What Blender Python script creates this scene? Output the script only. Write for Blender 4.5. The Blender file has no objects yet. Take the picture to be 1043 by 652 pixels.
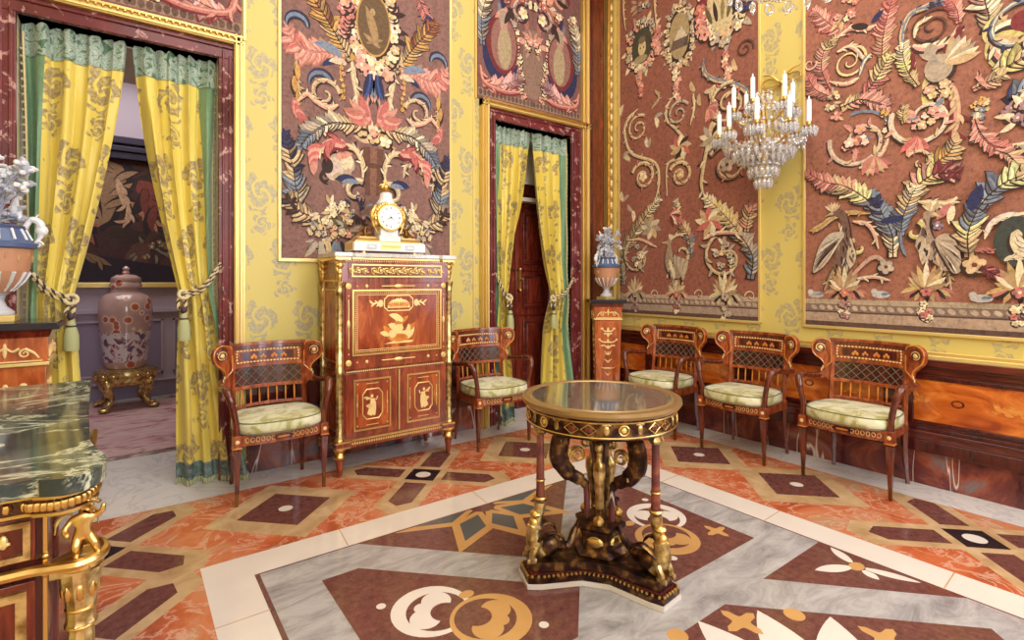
import bpy, math, random
from mathutils import Matrix, Vector
R = random.Random(7)
pi = math.pi
SC = bpy.context.scene
COL = SC.collection

def S(r, g, b):
    f = lambda c: (c / 255 / 12.92) if c <= 10 else ((c / 255 + .055) / 1.055) ** 2.4
    return (f(r), f(g), f(b), 1)

# ------------------------------------------------------------- camera
# room axes: x runs along the back (north) wall to the corner, y along the right (east) wall
FPX = 528.0
NN = math.hypot(713.5, FPX); CA, SA = 713.5 / NN, FPX / NN
EYE = 1.35
WA, WB = 4.02, 4.24           # planes of the north and the east wall
WC, WD = -0.80, -3.0          # west and south walls
CEIL = 5.0
cd = bpy.data.cameras.new('camera'); cam = bpy.data.objects.new('camera', cd); COL.objects.link(cam)
cam.location = (0, 0, EYE); cam.rotation_euler = (pi / 2, 0, -math.atan2(SA, CA))
cd.sensor_width = 36; cd.lens = 36 * FPX / 1043
cd.shift_y = -40 / 1043; cd.clip_start = .05
SC.camera = cam
SC.view_settings.view_transform = 'Standard'; SC.view_settings.look = 'None'
SC.view_settings.gamma = 1; SC.view_settings.use_curve_mapping = False
SC.view_settings.exposure = 0.0

# ------------------------------------------------------------- world and lights
w = bpy.data.worlds.new('world'); SC.world = w; w.use_nodes = True
w.node_tree.nodes['Background'].inputs[0].default_value = (.75, .85, 1, 1)
w.node_tree.nodes['Background'].inputs[1].default_value = .6
def area(name, loc, to, sx, sy, power, col):
    l = bpy.data.lights.new(name, 'AREA'); l.shape = 'RECTANGLE'; l.size = sx; l.size_y = sy
    l.energy = power; l.color = col
    o = bpy.data.objects.new(name, l); COL.objects.link(o); o.location = loc
    o.rotation_euler = (Vector(to) - Vector(loc)).to_track_quat('-Z', 'Y').to_euler()
    return o
area('south_key_light', (.6, WD + .12, 2.5), (.9, 4, 1.9), 1.2, 2.6, 85, (.86, .92, 1))  # added key light from behind the camera, dressed as a tall daylight window
area('south_key_light', (2.9, WD + .12, 2.5), (2.6, 4, 1.9), 1.2, 2.6, 85, (.86, .92, 1))  # second half of the added key light
area('east_window_light', (WB - .1, -.9, 2.1), (0, -.6, 1.2), 1.0, 2.8, 55, (.72, .80, 1))
area('ceiling_fill_light', (1.7, .6, CEIL - .12), (1.7, .61, 0), 3.6, 4.6, 150, (1, .97, .93))  # added overhead fill for flat, even light; the ceiling has no cove lamp
area('next_room_light', (-.4, 6.2, 3.7), (-.4, 6.3, 0), 2.2, 1.6, 50, (1, .95, .95))
area('behind_door_light', (3.6, 6.1, 3.2), (3.4, 5.0, 1.2), 1.0, 1.0, 14, (1, .93, .9))  # added lamp behind the closed double door; no passage is built there

def point(name, loc, power, col, r=.05):
    l = bpy.data.lights.new(name, 'POINT'); l.energy = power; l.color = col; l.shadow_soft_size = r
    o = bpy.data.objects.new(name, l); COL.objects.link(o); o.location = loc
    return o

# ------------------------------------------------------------- materials
MATS = {}
class NT:
    def __init__(s, name):
        s.m = bpy.data.materials.new(name); s.m.use_nodes = True; s.t = s.m.node_tree
        s.b = s.t.nodes['Principled BSDF']; s.tc = None
    def n(s, typ, **k):
        o = s.t.nodes.new(typ)
        for a, v in k.items(): setattr(o, a, v)
        return o
    def l(s, a, b): s.t.links.new(a, b)
    def co(s, which='Object'):
        if not s.tc: s.tc = s.n('ShaderNodeTexCoord')
        return s.tc.outputs[which]
    def math(s, op, a, b=None, c=None):
        o = s.n('ShaderNodeMath', operation=op)
        for i, v in enumerate((a, b, c)):
            if v is None: continue
            if isinstance(v, (int, float)): o.inputs[i].default_value = v
            else: s.l(v, o.inputs[i])
        return o.outputs[0]
    def noise(s, scale, detail=4, rough=.5, dist=0, vec=None, sc=None):
        o = s.n('ShaderNodeTexNoise'); o.inputs['Scale'].default_value = scale
        o.inputs['Detail'].default_value = detail; o.inputs['Roughness'].default_value = rough
        o.inputs['Distortion'].default_value = dist
        v = vec if vec is not None else s.co()
        if sc:
            mp = s.n('ShaderNodeMapping'); mp.inputs['Scale'].default_value = sc; s.l(v, mp.inputs[0]); v = mp.outputs[0]
        s.l(v, o.inputs['Vector']); return o.outputs['Fac']
    def ramp(s, fac, stops, interp='LINEAR'):
        o = s.n('ShaderNodeValToRGB'); cr = o.color_ramp; cr.interpolation = interp
        while len(cr.elements) > 1: cr.elements.remove(cr.elements[-1])
        cr.elements[0].position, cr.elements[0].color = stops[0]
        for p, c in stops[1:]:
            e = cr.elements.new(p); e.color = c
        s.l(fac, o.inputs[0]); return o.outputs[0]
    def mix(s, fac, a, b):
        o = s.n('ShaderNodeMix', data_type='RGBA')
        for i, v in ((0, fac), (6, a), (7, b)):
            if isinstance(v, (tuple, float, int)): o.inputs[i].default_value = v
            else: s.l(v, o.inputs[i])
        return o.outputs[2]
    def set(s, col=None, rough=.5, metal=0, spec=None, bump=None, bs=.3, bd=.01, coat=0, trans=0, ior=None, sheen=0, emit=None, es=0):
        if col is not None:
            if isinstance(col, tuple): s.b.inputs['Base Color'].default_value = col
            else: s.l(col, s.b.inputs['Base Color'])
        if isinstance(rough, (int, float)): s.b.inputs['Roughness'].default_value = rough
        else: s.l(rough, s.b.inputs['Roughness'])
        s.b.inputs['Metallic'].default_value = metal
        if spec is not None: s.b.inputs['Specular IOR Level'].default_value = spec
        s.b.inputs['Coat Weight'].default_value = coat; s.b.inputs['Coat Roughness'].default_value = .08
        s.b.inputs['Transmission Weight'].default_value = trans
        if ior: s.b.inputs['IOR'].default_value = ior
        s.b.inputs['Sheen Weight'].default_value = sheen
        if emit: s.b.inputs['Emission Color'].default_value = emit; s.b.inputs['Emission Strength'].default_value = es
        if bump is not None:
            o = s.n('ShaderNodeBump'); o.inputs['Strength'].default_value = bs; o.inputs['Distance'].default_value = bd
            s.l(bump, o.inputs['Height']); s.l(o.outputs[0], s.b.inputs['Normal'])
        return s.m
def mat(name, *a, **k):
    n = NT(name); MATS[name] = n.m; n.set(*a, **k); return n

mat('gilt', S(226, 190, 118), .3, 1)
n = NT('gilt_worn'); MATS['gilt_worn'] = n.m
n.set(n.ramp(n.noise(30), [(.35, S(146, 112, 62)), (.6, S(226, 200, 140))]), .34, .9, bump=n.noise(60), bs=.4, bd=.004)
mat('gilt_pale', S(240, 214, 140), .35, .55)
mat('gold_frame', S(226, 196, 120), .38, .55)
mat('table_rim', S(170, 138, 92), .28, .6)
mat('old_bronze', S(120, 84, 44), .38, .85)
n = NT('bronze_patina'); MATS['bronze_patina'] = n.m
n.set(n.ramp(n.noise(22, 5), [(.36, S(40, 22, 22)), (.52, S(78, 48, 34)), (.68, S(158, 118, 66))]), .33, .7, bump=n.noise(70), bs=.35, bd=.004)
def wood(name, dark, mid, light, sc=(2, 2, 14), rough=.22, coat=.4, scale=3):
    n = NT(name); MATS[name] = n.m
    f = n.noise(scale, 6, .6, 1.2, sc=sc)
    n.set(n.ramp(f, [(.3, dark), (.5, mid), (.72, light)]), rough, coat=coat)
wood('mahogany', S(70, 22, 16), S(104, 36, 24), S(142, 60, 36), sc=(9, 9, 1.2))
wood('pedestal_wood', S(140, 60, 28), S(184, 92, 46), S(212, 126, 70), sc=(5, 5, 1.5), scale=3)
wood('cabinet_wood', S(96, 34, 20), S(140, 58, 34), S(178, 88, 52), sc=(7, 7, 1.2), scale=3)
wood('mahogany_dark', S(46, 14, 16), S(72, 22, 22), S(98, 36, 30), sc=(6, 6, 1))
wood('mahogany_rail', S(58, 20, 18), S(86, 32, 26), S(116, 50, 36), sc=(1, 1, 8))
wood('chair_wood', S(96, 38, 20), S(148, 68, 36), S(190, 104, 56), sc=(3, 3, 1), scale=8)
wood('chair_wood_dark', S(60, 22, 18), S(96, 40, 26), S(132, 62, 38), sc=(8, 8, 1.5), scale=5)
wood('satinwood', S(176, 92, 34), S(212, 128, 52), S(238, 170, 86), scale=5, sc=(2, 2, 2))
wood('crotch_veneer', S(108, 36, 16), S(158, 66, 30), S(206, 112, 56), sc=(5, 5, 1.3), scale=2.6)
wood('burl_orange', S(150, 62, 20), S(204, 104, 36), S(238, 150, 66), sc=(1, 1, 2.2), scale=4)
mat('ivory_inlay', S(240, 206, 140), .4)
mat('blue_inlay', S(70, 74, 120), .35)
n = NT('white_marble'); MATS['white_marble'] = n.m
n.set(n.mix(n.ramp(n.noise(3, 8, .6, 1.6), [(.46, (0,) * 3 + (1,)), (.5, (1,) * 3 + (1,)), (.54, (0,) * 3 + (1,))]), S(214, 208, 204), S(194, 188, 188)), .14, coat=.1)
n = NT('cream_marble'); MATS['cream_marble'] = n.m
n.set(n.mix(n.noise(5, 5), S(228, 216, 204), S(212, 200, 190)), .12)
n = NT('grey_marble'); MATS['grey_marble'] = n.m
n.set(n.ramp(n.noise(3.6, 10, .72, .7, sc=(1, 2.6, 1)), [(.3, S(124, 118, 118)), (.44, S(154, 148, 147)), (.55, S(174, 168, 166)), (.7, S(190, 184, 181))]), .13)
n = NT('porphyry'); MATS['porphyry'] = n.m
n.set(n.mix(n.ramp(n.noise(26, 6, .8), [(.35, (0, 0, 0, 1)), (.65, (1, 1, 1, 1))]), S(88, 50, 46), S(122, 76, 68)), .14)
mat('floor_dark_slate', S(84, 88, 88), .16)
mat('floor_black', S(40, 30, 36), .14)
n = NT('floor_gold_stone'); MATS['floor_gold_stone'] = n.m
n.set(n.mix(n.noise(9, 5), S(206, 158, 98), S(184, 136, 80)), .16)
n = NT('beige_stone'); MATS['beige_stone'] = n.m
n.set(n.ramp(n.noise(6, 6, .6, .8), [(.3, S(168, 132, 92)), (.5, S(190, 156, 114)), (.7, S(206, 176, 136))]), .2)
n = NT('orange_breccia'); MATS['orange_breccia'] = n.m
b_ = n.ramp(n.noise(2.2, 6, .62, 1.2), [(.3, S(150, 74, 46)), (.44, S(186, 94, 56)), (.55, S(200, 120, 82)), (.66, S(180, 142, 108))])
v_ = n.ramp(n.noise(3.4, 7, .6, 2.2), [(.465, (0,) * 3 + (1,)), (.5, (.8,) * 3 + (1,)), (.535, (0,) * 3 + (1,))])
n.set(n.mix(v_, b_, S(212, 168, 140)), .18)
n = NT('rosso_marble'); MATS['rosso_marble'] = n.m
b_ = n.ramp(n.noise(3.2, 6, .62, .8), [(.34, S(56, 24, 32)), (.5, S(112, 54, 52)), (.58, S(148, 78, 58)), (.66, S(122, 108, 112))])
v_ = n.ramp(n.noise(1.3, 3, .5, 1.4, sc=(1.6, 1.6, .3)), [(.494, (0,) * 3 + (1,)), (.5, (1,) * 3 + (1,)), (.506, (0,) * 3 + (1,))])
n.set(n.mix(v_, b_, S(232, 214, 204)), .14)
n = NT('rosso_architrave'); MATS['rosso_architrave'] = n.m
b_ = n.ramp(n.noise(3, 5, .6, .8), [(.3, S(84, 30, 36)), (.6, S(120, 50, 54))])
v_ = n.ramp(n.noise(14, 5, .62, .5), [(.57, (0,) * 3 + (1,)), (.63, (.8,) * 3 + (1,))])
n.set(n.mix(v_, b_, S(210, 164, 158)), .16)
n = NT('green_marble'); MATS['green_marble'] = n.m
b_ = n.ramp(n.noise(4, 6, .62, 1.0), [(.3, S(34, 40, 42)), (.46, S(60, 68, 66)), (.55, S(104, 112, 98)), (.66, S(56, 62, 66))])
v_ = n.ramp(n.noise(2.6, 9, .66, 1.6), [(.485, (0,) * 3 + (1,)), (.51, (1,) * 3 + (1,)), (.545, (0,) * 3 + (1,))])
n.set(n.mix(v_, b_, S(206, 206, 178)), .09)
mat('black_marble', S(34, 30, 44), .12)
n = NT('specimen_marble'); MATS['specimen_marble'] = n.m
n.set(n.ramp(n.noise(7, 7, .6, 1), [(.35, S(74, 62, 52)), (.5, S(120, 104, 86)), (.65, S(92, 96, 88))]), .04, coat=1)

def damask(name, yellow, motif, axis, sc=1.0, small=1.0, sheen=.2):
    n = NT(name); MATS[name] = n.m
    if axis == 'UV': sx = n.n('ShaderNodeSeparateXYZ'); n.l(n.co('UV'), sx.inputs[0]); u, v = sx.outputs[0], sx.outputs[1]
    else:
        sx = n.n('ShaderNodeSeparateXYZ'); n.l(n.co('Object'), sx.inputs[0])
        u, v = sx.outputs[{'x': 0, 'y': 1}[axis]], sx.outputs[2]
    nz = n.n('ShaderNodeTexNoise'); nz.inputs['Scale'].default_value = 22 / sc; nz.inputs['Detail'].default_value = 3
    n.l(n.co('UV') if axis == 'UV' else n.co('Object'), nz.inputs['Vector'])
    sp = n.n('ShaderNodeSeparateColor'); n.l(nz.outputs['Color'], sp.inputs[0])
    u = n.math('ADD', u, n.math('MULTIPLY', n.math('SUBTRACT', sp.outputs[0], .5), .03 * sc))
    v = n.math('ADD', v, n.math('MULTIPLY', n.math('SUBTRACT', sp.outputs[1], .5), .05 * sc))
    def motifs(W, Hh, ou, ov, r0, k, a, ph, holes):
        vv = n.math('DIVIDE', n.math('ADD', v, ov), Hh)
        row = n.math('FLOOR', vv)
        st = n.math('MULTIPLY', n.math('MODULO', n.math('ABSOLUTE', row), 2), .5)
        uu = n.math('ADD', n.math('DIVIDE', n.math('ADD', u, ou), W), st)
        fu = n.math('MULTIPLY', n.math('SUBTRACT', n.math('FRACT', uu), .5), W)
        fv = n.math('MULTIPLY', n.math('SUBTRACT', n.math('FRACT', vv), .5), Hh)
        r = n.math('SQRT', n.math('ADD', n.math('MULTIPLY', fu, fu), n.math('MULTIPLY', n.math('MULTIPLY', fv, fv), .62)))
        th = n.math('ARCTAN2', fv, fu)
        rad = n.math('ADD', r0, n.math('ADD', n.math('MULTIPLY', n.math('COSINE', n.math('MULTIPLY', th, k)), r0 * a),
                                       n.math('MULTIPLY', n.math('SINE', n.math('ADD', n.math('MULTIPLY', th, 3.), ph)), r0 * .2)))
        d = n.math('LESS_THAN', r, rad)
        h = n.math('GREATER_THAN', n.math('SINE', n.math('ADD', n.math('MULTIPLY', r, holes / sc), n.math('MULTIPLY', th, 2.))), -.62)
        return n.math('MULTIPLY', d, h)
    f = n.math('MAXIMUM', motifs(.25 * sc, .36 * sc, .02, .05, .078 * sc, 9., .13, 1., 120.),
               motifs(.25 * sc, .36 * sc, .02, .05 + .18 * sc, .046 * sc * small, 5., .3, 2., 210.))
    fine = n.n('ShaderNodeClamp'); n.l(n.math('MULTIPLY', n.math('SUBTRACT', n.noise(46, 3, vec=n.co('UV') if axis == 'UV' else None), .38), 5.), fine.inputs[0])
    f = n.math('MULTIPLY', f, n.math('ADD', .4, n.math('MULTIPLY', fine.outputs[0], .6)))
    n.set(n.mix(f, yellow, motif), .42, sheen=sheen, bump=f, bs=.25, bd=.003)
damask('damask_wall_x', S(212, 194, 108), S(172, 162, 136), 'x', 1.25)
damask('damask_wall_y', S(212, 192, 108), S(174, 160, 124), 'y', 1.25)
damask('damask_curtain', S(228, 206, 96), S(152, 132, 100), 'UV', 1.3)
n = NT('cushion_damask'); MATS['cushion_damask'] = n.m
n.set(n.ramp(n.noise(11, 3, .5, .6), [(.42, S(170, 162, 96)), (.5, S(208, 204, 158)), (.62, S(226, 222, 190))]), .5, sheen=.3, bump=n.noise(300), bs=.1, bd=.002)
mat('cushion_piping', S(120, 116, 92), .7)
n = NT('green_silk'); MATS['green_silk'] = n.m
n.set(n.mix(n.noise(26, 3), S(92, 134, 96), S(128, 162, 124)), .45, sheen=.3, bump=n.noise(40), bs=.2, bd=.004)
n = NT('green_brocade'); MATS['green_brocade'] = n.m
n.set(n.ramp(n.noise(17, 4, .6, 1.6, vec=n.co('UV')), [(.42, S(74, 112, 86)), (.47, S(186, 196, 182)), (.52, S(110, 142, 120)), (.58, S(192, 202, 194)), (.64, S(88, 124, 98))]), .5, sheen=.2)
n = NT('hem_brocade'); MATS['hem_brocade'] = n.m
n.set(n.ramp(n.noise(15, 4, .6, 1.4, vec=n.co('UV')), [(.42, S(74, 90, 90)), (.5, S(130, 144, 136)), (.6, S(90, 110, 106))]), .55)
mat('fringe', S(176, 178, 128), .7)
mat('cord_cream', S(214, 196, 150), .6)
mat('cord_dark', S(70, 50, 60), .6)
n = NT('weave'); MATS['weave'] = n.m
at = n.n('ShaderNodeAttribute', attribute_name='Col')
hs = n.n('ShaderNodeMix', data_type='RGBA', blend_type='MULTIPLY'); hs.inputs[0].default_value = 1
n.l(at.outputs['Color'], hs.inputs[6]); n.l(n.ramp(n.noise(38, 6, .8), [(.32, (.5, .48, .48, 1)), (.5, (.95, .95, .95, 1)), (.7, (1.25, 1.22, 1.2, 1))]), hs.inputs[7])
n.set(hs.outputs[2], .8, bump=n.noise(120), bs=.35, bd=.004)
mat('porcelain', S(226, 226, 232), .18, coat=.4)
mat('porcelain_grey', S(176, 180, 198), .22, coat=.3)
mat('terracotta', S(196, 142, 108), .4)
mat('jasper_blue', S(80, 96, 136), .35)
mat('pale_stone', S(190, 192, 200), .3)
n = NT('crystal'); MATS['crystal'] = n.m
n.set(S(244, 244, 250), .03, trans=.75, ior=1.5, coat=.6)
mat('candle_wax', S(250, 246, 236), .4, emit=(1, .93, .8, 1), es=.12)
mat('flame_bulb', S(255, 240, 210), .3, emit=(1, .85, .55, 1), es=6)
mat('clock_dial', S(236, 238, 242), .25)
mat('clock_black', S(26, 26, 40), .4)
mat('clock_marble', S(232, 230, 232), .2)
mat('lilac_paint', S(176, 160, 172), .5)
mat('lilac_dark', S(138, 122, 142), .5)
mat('ceiling_white', S(232, 226, 214), .7)
mat('plaster_cream', S(214, 204, 190), .7)
n = NT('carpet'); MATS['carpet'] = n.m
n.set(n.ramp(n.noise(3.4, 5, .6, 1, sc=(1, 2, 1)), [(.36, S(150, 90, 98)), (.46, S(186, 148, 148)), (.6, S(200, 168, 162)), (.7, S(170, 118, 122))]), .95)
mat('painting_frame', S(44, 36, 60), .3)
n = NT('imari'); MATS['imari'] = n.m
vo = n.n('ShaderNodeTexVoronoi'); vo.inputs['Scale'].default_value = 9; n.l(n.co(), vo.inputs['Vector'])
g_ = n.ramp(vo.outputs['Distance'], [(0, S(176, 84, 50)), (.3, S(184, 100, 70)), (.36, S(236, 222, 210)), (.42, S(196, 158, 146)), (.7, S(184, 150, 142))])
n.set(g_, .15, coat=.5)
n = NT('imari_lower'); MATS['imari_lower'] = n.m
n.set(n.ramp(n.noise(14, 5, .6, 1), [(.5, S(214, 204, 206)), (.56, S(160, 84, 62)), (.62, S(90, 84, 120))]), .15, coat=.5)
n = NT('rug_marble'); MATS['rug_marble'] = n.m
n.set(n.ramp(n.noise(2.4, 5, .6, 2), [(.4, S(196, 184, 178)), (.55, S(150, 134, 122)), (.68, S(86, 66, 62))]), .2)
mat('window_glass', S(210, 225, 245), .1, emit=(.62, .74, 1, 1), es=2.2)
mat('mirror_glass', S(150, 140, 120), .02, coat=1)

# ------------------------------------------------------------- mesh builder
def cr(pts, n=8, closed=False):
    P = [Vector(p) for p in pts]; out = []; N = len(P)
    for i in range(N if closed else N - 1):
        a = P[(i - 1) % N] if closed or i > 0 else P[0] * 2 - P[1]
        b, c = P[i], P[(i + 1) % N]
        d = P[(i + 2) % N] if closed or i + 2 < N else c * 2 - b
        for k in range(n):
            t = k / n
            out.append(.5 * ((2 * b) + (c - a) * t + (2 * a - 5 * b + 4 * c - d) * t * t + (3 * b - a - 3 * c + d) * t ** 3))
    if not closed: out.append(P[-1].copy())
    return out

class MB:
    def __init__(s):
        s.v = []; s.f = []; s.m = []; s.c = []; s.uv = []; s.T = Matrix.Identity(4); s.mats = []; s.cur = None; s.flat = set()
    def mi(s, m):
        if m not in s.mats: s.mats.append(m)
        return s.mats.index(m)
    def add(s, vs, fs, m, col=None, uvs=None):
        o = len(s.v); s.v += [tuple(s.T @ Vector(v)) for v in vs]; k = s.mi(m)
        for j, f in enumerate(fs):
            s.f.append([o + i for i in f]); s.m.append(k); s.c.append(col)
            s.uv.append([uvs[i] for i in f] if uvs else None)
        return s
    def box(s, c, d, m, rz=0):
        x, y, z = [q / 2 for q in d]; M = Matrix.Rotation(rz, 3, 'Z')
        vs = [Vector(c) + M @ Vector((a * x, b * y, e * z)) for e in (-1, 1) for a, b in ((-1, -1), (1, -1), (1, 1), (-1, 1))]
        return s.add(vs, [(3, 2, 1, 0), (4, 5, 6, 7), (0, 1, 5, 4), (1, 2, 6, 5), (2, 3, 7, 6), (3, 0, 4, 7)], m)
    def bb(s, x0, x1, y0, y1, z0, z1, m):
        return s.box(((x0 + x1) / 2, (y0 + y1) / 2, (z0 + z1) / 2), (x1 - x0, y1 - y0, z1 - z0), m)
    def taper(s, c, w0, w1, z0, z1, m, d0=None, d1=None):
        d0 = d0 or w0; d1 = d1 or w1
        vs = [(c[0] + a * w / 2, c[1] + b * d / 2, z) for w, d, z in ((w0, d0, z0), (w1, d1, z1)) for a, b in ((-1, -1), (1, -1), (1, 1), (-1, 1))]
        return s.add(vs, [(3, 2, 1, 0), (4, 5, 6, 7), (0, 1, 5, 4), (1, 2, 6, 5), (2, 3, 7, 6), (3, 0, 4, 7)], m)
    def lathe(s, pr, m, c=(0, 0, 0), seg=20, flute=0, fa=0):
        vs = []; fs = []
        for r, z in pr:
            for k in range(seg):
                a = 2 * pi * k / seg; rr = r * (1 + fa * math.cos(flute * a)) if flute else r
                vs.append((c[0] + rr * math.cos(a), c[1] + rr * math.sin(a), c[2] + z))
        for i in range(len(pr) - 1):
            for k in range(seg):
                k2 = (k + 1) % seg
                fs.append((i * seg + k, i * seg + k2, (i + 1) * seg + k2, (i + 1) * seg + k))
        fs.append(tuple(range(seg - 1, -1, -1))); fs.append(tuple((len(pr) - 1) * seg + k for k in range(seg)))
        return s.add(vs, fs, m)
    def ball(s, c, r, m, seg=10, rings=6, rot=None):
        r = (r, r, r) if isinstance(r, (int, float)) else r; vs = []; fs = []
        Mx = rot or Matrix.Identity(3)
        for i in range(1, rings):
            t = pi * i / rings
            for k in range(seg):
                a = 2 * pi * k / seg
                vs.append(Vector(c) + Mx @ Vector((r[0] * math.sin(t) * math.cos(a), r[1] * math.sin(t) * math.sin(a), r[2] * math.cos(t))))
        vs.append(Vector(c) + Mx @ Vector((0, 0, r[2]))); vs.append(Vector(c) + Mx @ Vector((0, 0, -r[2]))); nt = len(vs) - 2; nb = nt + 1
        for k in range(seg):
            k2 = (k + 1) % seg; fs.append((nt, k, k2)); fs.append((nb, (rings - 2) * seg + k2, (rings - 2) * seg + k))
            for i in range(rings - 2): fs.append((i * seg + k, (i + 1) * seg + k, (i + 1) * seg + k2, i * seg + k2))
        return s.add(vs, fs, m)
    def tube(s, pts, r, m, seg=8, closed=False, flat=1.0):
        P = [Vector(p) for p in pts]; N = len(P)
        rr = r if isinstance(r, (list, tuple)) else [r] * N
        if len(rr) != N: rr = [rr[0] + (rr[-1] - rr[0]) * i / (N - 1) if len(rr) == 2 else rr[min(len(rr) - 1, int(i * len(rr) / N))] for i in range(N)]
        vs = []; fs = []; up = None
        for i in range(N):
            t = (P[(i + 1) % N] - P[i - 1]) if closed or 0 < i < N - 1 else (P[1] - P[0] if i == 0 else P[-1] - P[-2])
            if t.length < 1e-9: t = Vector((0, 0, 1))
            t.normalize()
            if up is None:
                up = Vector((0, 0, 1)) if abs(t.z) < .9 else Vector((1, 0, 0))
            sd = t.cross(up)
            if sd.length < 1e-6: sd = t.orthogonal()
            sd.normalize(); up = sd.cross(t)
            for k in range(seg):
                a = 2 * pi * k / seg
                vs.append(P[i] + sd * math.cos(a) * rr[i] + up * math.sin(a) * rr[i] * flat)
        for i in range(N if closed else N - 1):
            j = (i + 1) % N
            for k in range(seg):
                k2 = (k + 1) % seg
                fs.append((i * seg + k, j * seg + k, j * seg + k2, i * seg + k2))
        if not closed:
            fs.append(tuple(range(seg))); fs.append(tuple((N - 1) * seg + k for k in range(seg - 1, -1, -1)))
        return s.add(vs, fs, m)
    def prism(s, out, z0, z1, m, mtop=None):
        n_ = len(out)
        vs = [(p[0], p[1], z0) for p in out] + [(p[0], p[1], z1) for p in out]
        s.add(vs, [(i, (i + 1) % n_, n_ + (i + 1) % n_, n_ + i) for i in range(n_)] + [tuple(range(n_ - 1, -1, -1))], m)
        s.add([(p[0], p[1], z1) for p in out], [tuple(range(n_))], mtop or m)
        return s
    def torus(s, c, R1, r, m, seg=24, s2=6, rx=None, M=None):
        M = M or Matrix.Identity(3)
        return s.tube([Vector(c) + M @ Vector((R1 * math.cos(2 * pi * k / seg), (rx or R1) * math.sin(2 * pi * k / seg), 0)) for k in range(seg)], r, m, s2, True)
    def spiral(s, c, r0, turns, r, m, a0=0, d=1, plane='xz', r1=.004, seg=6):
        pts = []; N = int(16 * turns) + 2
        for i in range(N):
            t = i / (N - 1); a = a0 + d * 2 * pi * turns * t; q = r0 + (r1 - r0) * t
            if plane == 'xz': pts.append((c[0] + q * math.cos(a), c[1], c[2] + q * math.sin(a)))
            elif plane == 'yz': pts.append((c[0], c[1] + q * math.cos(a), c[2] + q * math.sin(a)))
            else: pts.append((c[0] + q * math.cos(a), c[1] + q * math.sin(a), c[2]))
        return s.tube(pts, [r, r * .5], m, seg)
    def grid(s, fn, nu, nv, m, uvf=None, mf=None):
        """fn(u,v)->xyz"""
        vs = [fn(i / nu, j / nv) for j in range(nv + 1) for i in range(nu + 1)]
        uvs = [(uvf(i / nu, j / nv) if uvf else (i / nu, j / nv)) for j in range(nv + 1) for i in range(nu + 1)]
        fs = [(j * (nu + 1) + i, j * (nu + 1) + i + 1, (j + 1) * (nu + 1) + i + 1, (j + 1) * (nu + 1) + i) for j in range(nv) for i in range(nu)]
        return s.add(vs, fs, m, uvs=uvs)
    def build(s, name, parent=None, bevel=0, smooth=True, ang=40, solid=0):
        me = bpy.data.meshes.new(name); me.from_pydata(s.v, [], s.f); me.update()
        for m in s.mats: me.materials.append(MATS[m])
        me.polygons.foreach_set('material_index', s.m)
        if any(c is not None for c in s.c):
            ca = me.color_attributes.new('Col', 'FLOAT_COLOR', 'CORNER'); d = []
            for f, c in zip(s.f, s.c): d += list(c or (1, 1, 1, 1)) * len(f)
            ca.data.foreach_set('color', d)
        if any(u is not None for u in s.uv):
            ul = me.uv_layers.new(name='UVMap'); d = []
            for f, u in zip(s.f, s.uv):
                for q in (u or [(0, 0)] * len(f)): d += [q[0], q[1]]
            ul.data.foreach_set('uv', d)
        if smooth:
            me.polygons.foreach_set('use_smooth', [True] * len(s.f)); me.set_sharp_from_angle(angle=math.radians(ang))
        o = bpy.data.objects.new(name, me); COL.objects.link(o)
        if parent: o.parent = parent
        if solid:
            q = o.modifiers.new('thick', 'SOLIDIFY'); q.thickness = solid; q.offset = 0
        if bevel:
            q = o.modifiers.new('bevel', 'BEVEL'); q.width = bevel; q.segments = 2; q.limit_method = 'ANGLE'
        return o

def tag(o, label, cat, group=None, kind=None):
    o['label'] = label; o['category'] = cat
    if group: o['group'] = group
    if kind: o['kind'] = kind
    return o
def struct(o): o['kind'] = 'structure'; return o
def thing(name, label, cat, loc=(0, 0, 0), rz=0, group=None):
    o = bpy.data.objects.new(name, None); COL.objects.link(o); o.location = loc; o.rotation_euler = (0, 0, rz)
    o.empty_display_size = .1
    return tag(o, label, cat, group)
def dup(root, loc, rz, label=None):
    r = root.copy(); COL.objects.link(r); r.location = loc; r.rotation_euler = (0, 0, rz)
    if label: r['label'] = label
    def rec(src, dst):
        for ch in list(src.children):
            c = ch.copy(); COL.objects.link(c); c.parent = dst; rec(ch, c)
    rec(root, r)
    return r

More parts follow.
